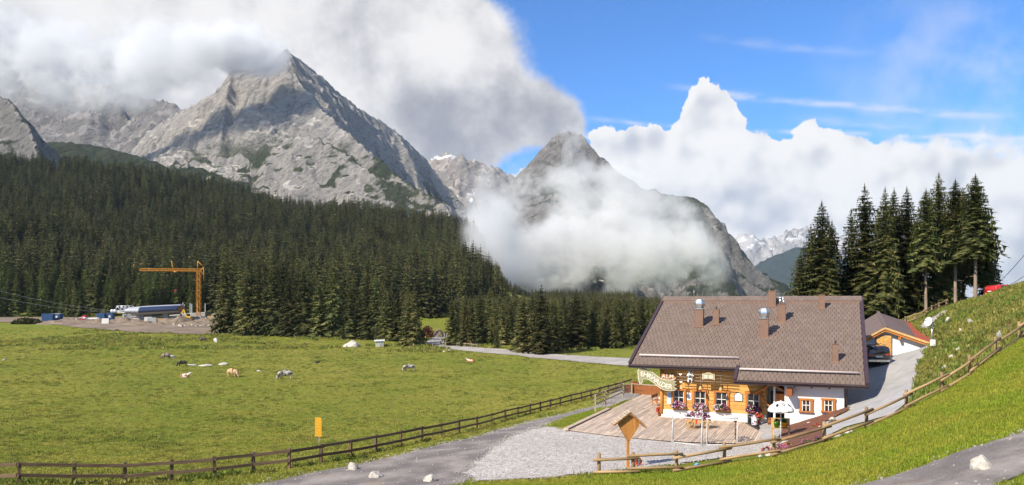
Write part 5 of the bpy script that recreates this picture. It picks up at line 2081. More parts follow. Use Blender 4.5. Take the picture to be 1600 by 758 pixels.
# ------------------------------------------------------------------ things on the terrace
# flower cart
cp = deckpt(1090, 669)
cart = empty('flower_cart', cp, R(-8), 'old wooden handcart heaped with purple and white flowers in front of the log wall', 'cart')
M_cart = wood('pale_cart_wood', (0.62, 0.40, 0.17), (0.46, 0.27, 0.10), 'X', 0.1, knots=False)
for sg in (-1, 1):
    mb = MB()
    mb.box((0, sg * 0.32, 0.52), (1.5, 0.035, 0.28))
    mb.build('side_board', M_cart, cart)
mb = MB()
mb.box((0, 0, 0.40), (1.5, 0.62, 0.04))
mb.build('cart_floor', M_cart, cart)
for sg in (-1, 1):
    mb = MB()
    mb.box((sg * 0.74, 0, 0.52), (0.035, 0.62, 0.28))
    mb.build('end_board', M_cart, cart)


def spoked_wheel(parent, loc, r, rot, mat, name='wheel', tyre=0.025, spokes=8):
    mb = MB()
    n_ = 20
    mb.tube([(r * math.cos(6.2832 * k / n_), r * math.sin(6.2832 * k / n_), 0) for k in range(n_ + 1)], tyre, 5, cap=False)
    for k in range(spokes):
        a = 6.2832 * k / spokes
        mb.tube([(0, 0, 0), (r * math.cos(a), r * math.sin(a), 0)], max(0.006, tyre * 0.5), 4)
    mb.lathe([(tyre * 1.6, -0.05), (tyre * 1.6, 0.05)], (0, 0, 0), 8)
    o = mb.build(name, mat, parent)
    o.location = loc
    o.rotation_euler = rot
    return o


for sx_ in (-0.48, 0.48):
    for sg in (-1, 1):
        spoked_wheel(cart, (sx_, sg * 0.40, 0.27), 0.26, (R(90), 0, 0), M_cart, tyre=0.028)
mb = MB()
mb.tube([(0.75, 0, 0.42), (1.25, -0.05, 0.3), (1.5, -0.1, 0.12)], 0.025, 6)
mb.build('drawbar', M_cart, cart)
plant(cart, bunch(71, 0.88, 0.42, 0.46, 330, [M_pink, M_purple, M_lilac], leaves=0.5,
                  bias=lambda q, r: r.choice((1, 1, 0)) if q.x > 0.35 else (r.choice((0, 1, 2)) if q.x < -0.2 else r.choice((2, 2, 0)))), (0.02, 0, 0.72))
mb = MB()
mb.box((-0.12, -0.345, 0.5), (0.10, 0.012, 0.30))
mb.build('ribbon', M_red, cart)
# bicycle racks of white tube
M_tube = pm('white_steel_tube', (0.78, 0.77, 0.75), (0.66, 0.65, 0.64), 6, 0.4)
for (xa, ya, xb, yb, lb) in [(1050, 692, 1096, 698, 'white tubular bicycle rack, left one of two on the forecourt'), (1104, 697, 1152, 696, 'white tubular bicycle rack, right one of two, with a bicycle')]:
    a, b = deckpt(xa, ya, -0.40), deckpt(xb, yb, -0.40)
    root = empty('bicycle_rack', a, 0, lb, 'bicycle rack', 'bicycle racks')
    bk = Vector((0.25, 0.75, 0))
    mid = bk * 0.5 + Vector((0, 0, 1.62))
    for q in (Vector((0, 0, 0)), b - a):
        mb = MB()
        mb.tube([q, q + mid, q + bk], 0.035, 7)
        mb.build('leg_frame', M_tube, root)
    mb = MB()
    mb.tube([mid + Vector((-0.05, 0, 0)), mid + (b - a) + Vector((0.05, 0, 0))], 0.035, 7)
    mb.build('top_bar', M_tube, root)
    mb = MB()
    mb.tube([Vector((0, 0, 0.06)), (b - a) + Vector((0, 0, 0.06))], 0.022, 6)
    mb.build('foot_bar', M_tube, root)
# bicycle
bp = deckpt(1149, 689, -0.34)
bike = empty('bicycle', bp, R(74), 'dark bicycle seen end-on, hung by its saddle on the right rack', 'bicycle')
M_rubber = pm('black_rubber', (0.022, 0.022, 0.024), (0.03, 0.03, 0.03), 5, 0.7)
M_bike = pm('dark_bicycle_frame', (0.03, 0.035, 0.045), (0.02, 0.02, 0.03), 5, 0.35, coat=0.5)
Zb = 0.30
for sx_ in (-0.52, 0.52):
    spoked_wheel(bike, (sx_, 0, 0.335 + Zb * (1 if sx_ > 0 else 0.6)), 0.33, (R(90), 0, 0), M_rubber, tyre=0.028, spokes=14)
mb = MB()
pts_ = {'bb': (-0.05, 0, 0.30 + Zb), 'seat': (-0.22, 0, 0.86 + Zb), 'head': (0.36, 0, 0.84 + Zb), 'rear': (-0.52, 0, 0.335 + Zb * 0.6), 'front': (0.52, 0, 0.335 + Zb)}
for a, b in [('bb', 'seat'), ('bb', 'head'), ('seat', 'head'), ('rear', 'bb'), ('rear', 'seat'), ('head', 'front')]:
    mb.tube([pts_[a], pts_[b]], 0.022, 6)
mb.build('frame', M_bike, bike)
mb = MB()
mb.lathe([(0.03, -0.02), (0.12, 0), (0.10, 0.06), (0.03, 0.08)], (-0.24, 0, 0.93 + Zb), 10)
mb.box((-0.12, 0, 0.96 + Zb), (0.2, 0.07, 0.05))
mb.build('saddle', M_rubber, bike)
mb = MB()
mb.tube([(0.34, 0, 0.84 + Zb), (0.36, 0, 1.0 + Zb), (0.38, -0.28, 1.02 + Zb)], 0.016, 6)
mb.tube([(0.36, 0, 1.0 + Zb), (0.38, 0.28, 1.02 + Zb)], 0.016, 6)
mb.build('handlebar', M_steel, bike)
# umbrella with cow patches
up_ = deckpt(1220, 688, 0.02)
umb = empty('parasol', up_, 0, 'white parasol with black cow-patch prints beside the entrance', 'parasol')
mb = MB()
mb.tube([(0, 0, -0.1), (0, 0, 2.42)], 0.032, 8)
mb.build('pole', M_tube, umb)
M_canvas = pm('white_canvas', (0.80, 0.80, 0.79), (0.74, 0.74, 0.73), 2, 0.8, 0.2, 0.02)
mb = MB()
prof = [(0.0, 2.38), (0.22, 2.33), (0.45, 2.22), (0.64, 2.06), (0.77, 1.88), (0.775, 1.75), (0.76, 1.75)]
n_ = 8


def umb_pt(r_, z_, a):
    k = 1 - 0.045 * (1 - abs(math.cos(a * n_ / 2)))
    return Vector((r_ * math.cos(a) * k, r_ * math.sin(a) * k, z_ - (0.03 * r_ * (1 - abs(math.cos(a * n_ / 2))))))


vs, fs, N_ = [], [], 48
for r_, z_ in prof:
    for k in range(N_):
        vs.append(umb_pt(max(r_, 0.004), z_, 6.2832 * k / N_))
for i in range(len(prof) - 1):
    for k in range(N_):
        fs.append((i * N_ + k, i * N_ + (k + 1) % N_, (i + 1) * N_ + (k + 1) % N_, (i + 1) * N_ + k))
mb.add(vs, fs, 0, True)
can = mb.build('canopy', M_canvas, umb)
for k, a in enumerate([-2.3, -1.55, -0.75, 0.3, 1.6, 2.7]):
    mb = MB()
    rc_, zc_ = (0.44, 2.0) if k % 2 else (0.52, 2.0)
    ring, inner = [], []
    for j in range(14):
        b = 6.2832 * j / 14
        rr2 = rc_ + 0.11 * math.sin(b)
        aa = a + 0.17 * math.cos(b) * (1 + 0.2 * math.sin(2 * b + k))
        z_ = float(np.interp(rr2, [p[0] for p in prof[:5]], [p[1] for p in prof[:5]])) + 0.012
        ring.append(umb_pt(rr2, z_, aa))
    mb.add(ring, [tuple(range(14))])
    mb.build('patch', M_black if k % 2 == 0 else pm('grey_patch_%d' % k, (0.10, 0.10, 0.10)), can)
for k in range(8):
    mb = MB()
    a = 6.2832 * k / 8
    mb.tube([umb_pt(0.75, 1.88, a), (0, 0, 2.3)], 0.01, 4)
    mb.build('rib', M_tube, umb)
for a in (-2.0, -1.2, -0.4):
    mb = MB()
    q = [umb_pt(0.785, z_, a + d_) for z_, d_ in ((1.84, -0.16), (1.84, 0.16), (1.80, 0.16), (1.80, -0.16))]
    mb.add(q, [(0, 1, 2, 3)])
    mb.build('print', M_black, can)
# wooden bench-table with pots
tb_ = deckpt(1222, 686, 0.0)
tbl = empty('wooden_stand', tb_ + Vector((0.1, 0.5, 0)), R(-14), 'small pale wooden seat under the parasol holding two pots', 'stand')
for sx_ in (-0.48, 0.48):
    for sy_ in (-0.2, 0.2):
        mb = MB()
        mb.box((sx_, sy_, 0.26), (0.07, 0.07, 0.62))
        mb.build('leg', M_cart, tbl)
mb = MB()
mb.box((0, 0, 0.59), (1.1, 0.52, 0.05))
mb.build('seat', M_cart, tbl)
mb = MB()
mb.box((0, 0.26, 0.92), (1.1, 0.05, 0.5))
mb.build('backrest', M_cart, tbl)
M_gpot = pm('green_glaze', (0.10, 0.36, 0.02), (0.07, 0.28, 0.015), 4, 0.35)
M_ypot = pm('yellow_glaze', (0.80, 0.42, 0.02), (0.70, 0.34, 0.015), 4, 0.35)
for dx_, mt, lb in ((-0.26, M_gpot, 'bright green plant pot on the seat under the parasol'), (0.2, M_ypot, 'yellow plant pot on the seat under the parasol')):
    pw = tbl.matrix_basis @ Vector((dx_, -0.08, 0.62))
    root = empty('plant_pot', pw, 0, lb, 'plant pot', 'pots under the parasol')
    mb = MB()
    mb.lathe([(0.13, 0), (0.17, 0.28), (0.19, 0.28), (0.19, 0.33), (0.15, 0.33)], (0, 0, 0), 14)
    mb.build('pot', mt, root)
    plant(root, bunch(int(dx_ * 100) + 50, 0.15, 0.15, 0.16, 10, [M_leaf], leaves=4.0, size=0.05), (0, 0, 0.4))
# milk can, bin, barrel
for kind, px, py, lb in [('milk_can', 1179, 664, 'white patterned milk can beside the red flowers'), ('waste_bin', 1171, 662, 'slim dark bin against the white plinth of the log wall'), ('keg', 1204, 664, 'small brown barrel at the entrance behind the parasol')]:
    p = deckpt(px, py)
    root = empty(kind, p, 0, lb, kind.replace('_', ' '))
    mb = MB()
    if kind == 'milk_can':
        mb.lathe([(0.19, 0), (0.2, 0.04), (0.2, 0.42), (0.12, 0.54), (0.12, 0.62), (0.15, 0.66)], (0, 0, 0), 16)
        mb.build('body', M_lilac, root)
        mb = MB()
        mb.lathe([(0.16, 0.66), (0.16, 0.69), (0.05, 0.73)], (0, 0, 0), 16)
        mb.build('lid', M_steel, root)
        for sg in (-1, 1):
            mb = MB()
            mb.tube([(sg * 0.14, 0, 0.52), (sg * 0.24, 0, 0.5), (sg * 0.22, 0, 0.36), (sg * 0.19, 0, 0.36)], 0.014, 5)
            mb.build('handle', M_steel, root)
        for k in range(4):
            mb = MB()
            a = -1.57 + (k - 1.5) * 0.6
            c0 = Vector((0.204 * math.cos(a), 0.204 * math.sin(a), 0.14 + 0.08 * (k % 2) + 0.05 * k))
            tx = Vector((-math.sin(a), math.cos(a), 0))
            mb.add([c0 + tx * 0.05 * math.cos(b) + Vector((0, 0, 0.06 * math.sin(b))) for b in np.linspace(0, 5.6, 8)], [tuple(range(8))])
            mb.build('patch', M_black, root)
    elif kind == 'waste_bin':
        mb.box((0, 0, 0.33), (0.22, 0.22, 0.66))
        mb.build('body', M_black, root)
        mb = MB()
        mb.box((0, 0, 0.68), (0.25, 0.25, 0.05))
        mb.box((0, -0.115, 0.5), (0.14, 0.01, 0.08))
        mb.build('top', M_steel, root)
    else:
        mb.lathe([(0.17, 0), (0.22, 0.2), (0.22, 0.32), (0.17, 0.5), (0.14, 0.5)], (0, 0, 0), 14)
        mb.build('staves', M_darkwood, root)
        for z in (0.1, 0.4):
            mb = MB()
            mb.lathe([(0.2, z), (0.215, z + 0.04)], (0, 0, 0), 14)
            mb.build('hoop', M_black, root)
# bench on the left terrace
bp_ = deckpt(1027, 633)
bench = empty('wooden_bench', bp_, R(60), 'wooden bench with a dark backrest on the terrace left of the log wall', 'bench')
mb = MB()
mb.box((0, 0, 0.44), (1.5, 0.42, 0.05))
mb.build('seat', M_case_x, bench)
mb = MB()
mb.box((0, 0.24, 0.78), (1.5, 0.05, 0.26))
mb.build('backrest', M_darkwood, bench)
for sx_ in (-0.6, 0.6):
    mb = MB()
    mb.beam((sx_, -0.2, 0), (sx_, -0.12, 0.44), 0.06, 0.06)
    mb.beam((sx_, 0.2, 0), (sx_, 0.26, 0.9), 0.06, 0.06)
    mb.build('leg', M_case, bench)
cu = MB()
for i in range(7):
    pass
bm = bmesh.new()
bmesh.ops.create_cube(bm, size=1.0)
bmesh.ops.bevel(bm, geom=list(bm.edges), offset=0.22, segments=3, affect='EDGES')
me = bpy.data.meshes.new('cushion')
bm.to_mesh(me)
bm.free()
me.materials.append(M_paper)
o = bpy.data.objects.new('cushion', me)
o.scale = (0.45, 0.4, 0.22)
o.location = bp_ + Vector((0.30, -0.30, 0.58))
o.rotation_euler = (0, 0.2, R(50))
link(tag(o, 'white bundle lying on the near end of the terrace bench', 'cushion'))

# ------------------------------------------------------------------ kite-shaped notice board
kp = gpt(983, 733)
nbd = empty('notice_board', kp, R(6), 'kite-shaped wooden shrine board with a little shingled roof on a post', 'notice board')
m_px = kp.y / F


def kx(px, py):
    return Vector(((px - 983) * m_px, 0, CZ + (YH - py) * m_px - kp.z))


M_kite = wood('orange_pine', (0.60, 0.285, 0.085), (0.46, 0.19, 0.045), 'Z', 0.1, knots=False, ring=14)
outline = [(984, 648), (966, 660), (967, 665), (980, 688), (985, 688), (999, 666), (1000, 661)]
xs = np.linspace(966, 1000, 7)
Pk = [(x, y) for x, y in outline]


def clip_x(poly, a, b):
    def cl(P, xk, keep_gt):
        out_ = []
        for i in range(len(P)):
            p, q = P[i], P[(i + 1) % len(P)]
            ip_, iq = (p[0] >= xk) == keep_gt or p[0] == xk, (q[0] >= xk) == keep_gt or q[0] == xk
            if ip_:
                out_.append(p)
            if ip_ != iq and q[0] != p[0]:
                u = (xk - p[0]) / (q[0] - p[0])
                out_.append((xk, p[1] + u * (q[1] - p[1])))
        return out_
    return cl(cl(poly, a, True), b, False)


for a, b in zip(xs, xs[1:]):
    pc_ = clip_x(Pk, a + 0.1, b - 0.1)
    if len(pc_) >= 3:
        mb = MB()
        mb.prism([kx(x, y) for x, y in pc_], (0, 0.06, 0))
        mb.build('plank', M_kite, nbd)
mb = MB()
mb.prism([kx(x, y) + Vector((0, 0.065, 0)) for x, y in outline], (0, 0.14, 0))
mb.build('back_case', M_darkwood, nbd)
mb = MB()
mb.box(kx(982, 712) + Vector((0, 0.10, -0.05)), (0.13, 0.13, kx(982, 686).z - kx(982, 733).z + 0.4))
mb.build('post', M_kite, nbd)
for (a, b) in [((985, 644), (958, 664)), ((983, 644), (1010, 669))]:
    mb = MB()
    pa, pb = kx(*a) + Vector((0, 0.16, 0)), kx(*b) + Vector((0, 0.16, 0))
    d_ = (pb - pa).normalized()
    up2 = Vector((0, 1, 0)).cross(d_)
    if up2.z < 0:
        up2 = -up2
    mb.beam(pa, pb, 0.62, 0.05, up=up2)
    rf = mb.build('roof_board', M_kite, nbd)
    nsh = 8
    for k in range(nsh):
        mb = MB()
        c0, c1 = pa.lerp(pb, k / nsh), pa.lerp(pb, (k + 0.86) / nsh)
        mb.beam(c0 + up2 * 0.045, c1 + up2 * 0.06, 0.68, 0.03, up=up2)
        mb.build('shingle', M_rail, rf)

# ------------------------------------------------------------------ signs on the house
def text_mesh(s_, size, extrude):
    cu_ = bpy.data.curves.new('txt', 'FONT')
    cu_.body = s_
    cu_.size = size
    cu_.extrude = extrude
    cu_.align_x = 'CENTER'
    cu_.align_y = 'CENTER'
    cu_.offset = size * 0.012
    to = bpy.data.objects.new('txt', cu_)
    COL.objects.link(to)
    bpy.context.view_layer.update()
    dg = bpy.context.evaluated_depsgraph_get()
    me_ = bpy.data.meshes.new_from_object(to.evaluated_get(dg))
    bpy.data.objects.remove(to)
    return me_


M_olive = pm('olive_sign_paint', (0.36, 0.33, 0.19), (0.28, 0.26, 0.15), 3, 0.6)
M_ivory = pm('ivory_letters', (0.84, 0.79, 0.66), (0.76, 0.70, 0.58), 5, 0.55)
SD = 57.3
sp0 = at(1027, 592, SD)
sg_ = empty('inn_sign', sp0, R(-12), 'wavy olive hanging sign reading EHRWALDER ALM at the left eave', 'sign')
sm = SD / F


def sgp(zx, zy, y=0.0):
    """from the enlarged view of the sign (10.83 times, origin 990, 570)"""
    px, py = 990 + zx / 10.83, 570 + zy / 10.83
    return Vector(((px - 1027) * sm * 1.02, y, -(py - 592) * sm))


outer = [(78, 110), (92, 78), (125, 56), (165, 48), (220, 58), (290, 98), (345, 145), (400, 190), (460, 228), (540, 248), (610, 250), (660, 238), (716, 196), (668, 268), (712, 276), (668, 318), (716, 330), (664, 366), (720, 398),
         (690, 425), (640, 438), (575, 440), (510, 428), (450, 400), (390, 352), (330, 300), (270, 262), (215, 246), (175, 250), (158, 268), (160, 300), (140, 330), (115, 328), (100, 300), (88, 240), (80, 170)]
mb = MB()
mb.prism([sgp(x, y, 0.0) for x, y in outer], (0, 0.07, 0))
mb.build('border', M_ivory, sg_)
cx_, cy_ = 400, 260
inn = []
for i, (x, y) in enumerate(outer):
    x0_, y0_ = outer[i - 1]
    x1_, y1_ = outer[(i + 1) % len(outer)]
    tx, ty = x1_ - x0_, y1_ - y0_
    L_ = math.hypot(tx, ty) + 1e-6
    inn.append((x - ty / L_ * 9, y + tx / L_ * 9))
mb = MB()
mb.prism([sgp(x, y, -0.012) for x, y in inn], (0, 0.03, 0))
mb.build('panel', M_olive, sg_)
mb = MB()
mb.prism([sgp(x, y, 0.02) for x, y in [(448, 236), (470, 152), (684, 148), (694, 205), (660, 236), (560, 246)]], (0, 0.05, 0))
mb.build('crest_board', M_case_x, sg_)
for ch, x, y, r_ in [('E', 152, 165, 4), ('H', 212, 175, -10), ('R', 272, 198, -24), ('W', 342, 238, -34), ('A', 400, 285, -38), ('L', 452, 318, -34), ('D', 500, 343, -24), ('E', 556, 362, -14), ('R', 612, 368, -6)]:
    o = link(bpy.data.objects.new('letter', text_mesh(ch, 0.50, 0.012)), sg_)
    o.data.materials.append(M_ivory)
    o.location = sgp(x, y, -0.024)
    o.rotation_euler = (R(90), R(-r_), 0)
for ch, x, y in [('A', 505, 196), ('L', 567, 196), ('M', 632, 194)]:
    o = link(bpy.data.objects.new('letter', text_mesh(ch, 0.42, 0.012)), sg_)
    o.data.materials.append(M_ivory)
    o.location = sgp(x, y, -0.024)
    o.rotation_euler = (R(90), R(4), 0)
for x in (160, 560):
    mb = MB()
    mb.tube([sgp(x, 60 if x < 300 else 160, 0.03), sgp(x, -60, 0.03)], 0.012, 5)
    mb.build('hanger', M_black, sg_)

# rail of poles under the eave with a small cow figure, hearts and a board
S3 = 12.15
t0, zt0 = ray_plane(1060, 585, S3)
t1, _ = ray_plane(1143, 590, S3)
_, zb0 = ray_plane(1100, 596, S3)
_, zt1 = ray_plane(1100, 586, S3)
rl = empty('ornament_rail', H(t0, S3, zb0), -PHI, 'ornamental rail of pale poles hung under the left eave', 'ornament')
LT = t1 - t0
for z in (0.0, (zt1 - zb0) * 0.5, zt1 - zb0):
    mb = MB()
    mb.tube([(rt2.uniform(-0.1, 0.1), 0, z + 0.03), (LT + rt2.uniform(-0.1, 0.1), 0, z - 0.03)], 0.032, 7)
    mb.build('pole', M_pole_g, rl)
for f in (0.06, 0.42, 0.80):
    mb = MB()
    mb.tube([(LT * f, 0.05, -0.55), (LT * f, 0.05, 1.05)], 0.022, 6)
    mb.build('hanger', M_pole_g, rl)
    mb = MB()
    mb.lathe([(0.15, -0.62), (0.13, -0.55), (0.06, -0.38), (0.03, -0.36)], (LT * f, 0.05, 0), 10)
    mb.build('bell', M_cart, rl)
for f in (0.04, 0.05, 0.52):
    mb = MB()
    hp = [Vector((LT * f + 0.11 * math.sin(a) ** 3, -0.05, 0.45 * (0 if f == 0.05 else 1) + 0.09 * (math.cos(a) * 13 - 5 * math.cos(2 * a) - 2 * math.cos(3 * a) - math.cos(4 * a)) / 16 - (0.1 if f == 0.05 else 0))) for a in np.linspace(0, 6.28, 18, endpoint=False)]
    mb.prism(hp, (0, 0.03, 0))
    mb.build('heart', M_ivory, rl)
# small board with two painted lines
tb0, zb1 = ray_plane(1107, 589, S3 + 0.12)
bd = empty('painted_board', H(tb0, S3 + 0.16, zb1), -PHI, 'small olive board with arched top and two cream lines under the eave', 'sign')
mb = MB()
w2, h2 = 0.44, 0.22
shape = [(-w2, -h2), (-w2 * 0.6, -h2 + 0.05), (0, -h2 + 0.07), (w2 * 0.6, -h2 + 0.05), (w2, -h2), (w2, h2), (w2 * 0.55, h2 + 0.02), (w2 * 0.3, h2 + 0.1), (-w2 * 0.3, h2 + 0.1), (-w2 * 0.55, h2 + 0.02), (-w2, h2)]
mb.prism([Vector((x, 0, z)) for x, z in shape], (0, 0.04, 0))
mb.build('border', M_cream, bd)
mb = MB()
mb.prism([Vector((x * 0.92, -0.008, z * 0.88)) for x, z in shape], (0, 0.03, 0))
mb.build('panel', M_olive, bd)
for z in (0.07, -0.06):
    for k, (a, b) in enumerate([(-0.33, -0.05), (0.03, 0.33)]):
        mb = MB()
        mb.box(((a + b) / 2, -0.012, z), (b - a, 0.012, 0.065))
        mb.build('line', M_ivory, bd)
# cow figure: one skinned body
def skin_mesh(name, verts, edges, radii, sub=2, mats=()):
    me_ = bpy.data.meshes.new(name)
    me_.from_pydata([tuple(v_) for v_ in verts], edges, [])
    ob = bpy.data.objects.new(name, me_)
    COL.objects.link(ob)
    ob.modifiers.new('skin', 'SKIN')
    sk = me_.skin_vertices[0].data
    for i, r_ in enumerate(radii):
        sk[i].radius = (r_, r_) if not isinstance(r_, tuple) else r_
        sk[i].use_root = (i == 0)
    sb = ob.modifiers.new('sub', 'SUBSURF')
    sb.levels = sub
    sb.render_levels = sub
    bpy.context.view_layer.update()
    dg = bpy.context.evaluated_depsgraph_get()
    out_ = bpy.data.meshes.new_from_object(ob.evaluated_get(dg))
    bpy.data.objects.remove(ob)
    bpy.data.meshes.remove(me_)
    for p in out_.polygons:
        p.use_smooth = True
    out_.materials.clear()
    for m_ in mats:
        out_.materials.append(m_)
    return out_


def hide_mat(name, base, patch, amount, scale, seed):
    m, n, bs, out = new_mat(name)
    co = n.node('ShaderNodeTexCoord').outputs['Object']
    nz = n.noise(n.v('ADD', co, (seed, seed * 2.0, 0)), scale, 2, 0.5)
    c = n.mix(n.ramp(nz, amount - 0.015, amount + 0.015), patch, base)
    n.put(bs.inputs['Base Color'], c)
    bs.inputs['Roughness'].default_value = 0.75
    bump(n, bs, n.noise(co, 30, 2, 0.5), 0.2, 0.01)
    return m


M_hbw = hide_mat('black_white_hide', (0.75, 0.73, 0.70), (0.03, 0.03, 0.035), 0.50, 5.0, 1.0)
tc, zc = ray_plane(1079, 594, S3 + 0.1)
fig = skin_mesh('cow_figure', [(0, 0, 0), (0.0, 0, 0.22), (0.02, -0.03, 0.42), (0.0, -0.16, 0.5), (-0.02, -0.3, 0.44), (-0.16, -0.08, 0.3), (-0.22, -0.16, 0.12), (0.16, -0.08, 0.3), (0.24, -0.16, 0.14), (-0.12, -0.16, -0.06), (-0.14, -0.2, -0.34), (0.12, -0.16, -0.06), (0.14, -0.2, -0.34), (-0.16, 0, 0.56), (0.18, 0, 0.56)],
                [(0, 1), (1, 2), (2, 3), (3, 4), (1, 5), (5, 6), (1, 7), (7, 8), (0, 9), (9, 10), (0, 11), (11, 12), (2, 13), (2, 14)],
                [0.17, 0.17, 0.10, 0.12, 0.085, 0.055, 0.04, 0.055, 0.04, 0.07, 0.05, 0.07, 0.05, 0.03, 0.03], 2, [M_hbw])
o = bpy.data.objects.new('cow_figure', fig)
o.location = H(tc, S3 + 0.1, zc + 0.15)
o.rotation_euler = (0, 0, -PHI)
link(tag(o, 'black and white cow figure sitting on the ornamental rail under the eave', 'ornament'))
# notices on the log wall
for nm, px, py0, py1, wpx, lb in [('poster', 1046, 613, 631, 7.5, 'poster with blue sky on the log wall beside the corner post'), ('menu_sheet', 1077, 614, 625, 6.5, 'white menu sheet between the first two log-wall windows')]:
    t, z1 = ray_plane(px, py0, S1)
    _, z0 = ray_plane(px, py1, S1)
    w = wpx * 56 / F
    root = empty(nm, H(t, S1 + 0.04, (z0 + z1) / 2), -PHI, lb, nm.split('_')[0])
    mb = MB()
    mb.box((0, 0, 0), (w, 0.02, z1 - z0))
    mb.build('sheet', M_paper, root)
    if nm == 'poster':
        mb = MB()
        mb.box((0, -0.013, (z1 - z0) * 0.2), (w * 0.92, 0.008, (z1 - z0) * 0.5))
        mb.build('picture', pm('poster_blue', (0.10, 0.30, 0.62), (0.45, 0.60, 0.75), 5, 0.5), root)
    else:
        for q in (-1, 1):
            mb = MB()
            mb.box((q * w * 0.22, -0.013, 0), (w * 0.25, 0.008, (z1 - z0) * 0.75))
            mb.build('print_column', pm('print_grey%d' % q, (0.5, 0.5, 0.6), (0.75, 0.74, 0.76), 60, 0.8), root)
t, z1 = ray_plane(1154, 614, S1)
_, z0 = ray_plane(1154, 627, S1)
w = 13.5 * 55.5 / F
hh = z1 - z0
root = empty('brewery_sign', H(t, S1 + 0.05, (z0 + z1) / 2), -PHI, 'white arched wall sign with black frame on the log wall', 'sign')
arch = lambda w_, h_: [(-w_ / 2, -h_ / 2), (w_ / 2, -h_ / 2), (w_ / 2, h_ * 0.3), (w_ * 0.3, h_ * 0.42), (w_ * 0.18, h_ * 0.56), (-w_ * 0.18, h_ * 0.56), (-w_ * 0.3, h_ * 0.42), (-w_ / 2, h_ * 0.3)]
mb = MB()
mb.prism([Vector((x, 0, z)) for x, z in arch(w, hh)], (0, 0.05, 0))
mb.build('frame', M_black, root)
mb = MB()
mb.prism([Vector((x, -0.012, z)) for x, z in arch(w * 0.84, hh * 0.86)], (0, 0.03, 0))
mb.build('panel', M_paper, root)
mb = MB()
mb.box((0, -0.016, hh * 0.12), (w * 0.74, 0.012, hh * 0.05))
mb.build('line', pm('grey_blue_print', (0.30, 0.36, 0.45)), root)


# ------------------------------------------------------------------ garage behind the house
M_redroof = pm('red_roof_sheet', (0.46, 0.105, 0.055), (0.36, 0.08, 0.045), 2, 0.6, 0.2, 0.02)
M_groof = pm('brown_roof_sheet', (0.185, 0.135, 0.120), (0.145, 0.105, 0.094), 1.5, 0.6, 0.2, 0.02)
Fp, Bp = at(1383, 511, 68.0), at(1372, 488, 77.0)
RE, RB_ = at(1460, 537, 66.0), at(1438, 510, 77.5)
LE, LB = at(1346, 531, 69.0), at(1338, 508, 79.0)
g0 = g1(Fp.x, Fp.y)
gar = empty('garage', (Fp.x, Fp.y, g0), 0, 'white garage with brown and red roof at the end of the driveway', 'garage')
q = Vector((Fp.x, Fp.y, g0))


def gl_(p):
    return p - q


def wall_pt(p, z):
    return Vector((p.x, p.y, z)) - q


nrm = Vector(((RE - LE).y, -(RE - LE).x, 0)).normalized()      # towards the eye
if nrm.y > 0:
    nrm = -nrm
ins = -nrm * 0.55
Wl, Wa, Wr = LE.lerp(Fp, 0.05) + ins, Fp + ins, Fp.lerp(RE, 0.90) + ins
mb = MB()
dn = Vector((0, 0, -0.22))
back = (Bp - Fp) * 0.9
mb.prism([wall_pt(Wl, 2.6), wall_pt(Wr, 2.6), wall_pt(Wr, Wr.z - 0.2), wall_pt(Wa, Wa.z - 0.24), wall_pt(Wl, Wl.z - 0.2)], (back.x, back.y, 0.3))
mb.build('wall', M_white, gar)
rs = RE.lerp(Fp, 0.36), RB_.lerp(Bp, 0.36)
for nm, poly, m_ in [('roof_slope', [Fp, rs[0], rs[1], Bp], M_groof), ('roof_slope', [rs[0], RE, RB_, rs[1]], M_redroof), ('roof_slope', [LE, Fp, Bp, LB], M_groof)]:
    mb = MB()
    mb.prism([gl_(p) for p in poly], (0, 0, -0.16))
    o = mb.build(nm, m_, gar)
    if m_ is M_redroof:
        tag(o, 'red lower part of the roof')
mb = MB()
mb.beam(gl_(Fp) + Vector((0, 0, 0.05)), gl_(Bp) + Vector((0, 0, 0.05)), 0.3, 0.08)
mb.build('ridge_cap', M_groof, gar)
for a, b in ((Fp, RE), (Fp, LE)):
    for k, dz in enumerate((0.10, 0.30)):
        mb = MB()
        off = nrm * (0.10 - 0.1 * k)
        mb.beam(gl_(a + off) + Vector((0, 0, -dz)), gl_(b + off) + Vector((0, 0, -dz)), 0.07, 0.17)
        mb.build('barge_board', M_case_x if k else M_cart, gar)
for f in (0.30, 0.93):
    p = Fp.lerp(RE, f) + ins * 0.4
    mb = MB()
    mb.box(gl_(p) + Vector((0, 0, -0.55)), (0.2, 0.7, 0.24), math.atan2(nrm.y, nrm.x) - R(90))
    mb.build('purlin_end', M_case, gar)
# door of two leaves with slanting boards
dA, dB = ray = (at(1368.5, 540, 68.2), at(1392, 540, 67.6))
ux = (dB - dA)
ux.z = 0
W_ = ux.length
ux.normalize()
zb, zt = 3.25, 5.35
org = Vector((dA.x, dA.y, zb)) + ins + nrm * 0.03
ag = math.atan2(ux.y, ux.x)
for k in range(2):
    mb = MB()
    c = org + ux * (W_ * (0.25 + 0.5 * k)) + Vector((0, 0, (zt - zb) / 2))
    mb.box(gl_(c), (W_ / 2 - 0.02, 0.08, zt - zb), ag)
    lf = mb.build('door_leaf', M_cart, gar)
    for j in range(6):
        mb = MB()
        a = org + ux * (W_ * 0.5 * k + 0.06) + Vector((0, 0, 0.15 + j * 0.3)) + nrm * 0.05
        b = a + ux * (W_ * 0.5 - 0.12) + Vector((0, 0, 0.35 if k else -0.12 + 0.47))
        if b.z < zb + zt - zb - 0.05:
            mb.beam(gl_(a), gl_(b), 0.03, 0.2)
            mb.build('board', M_log, lf)
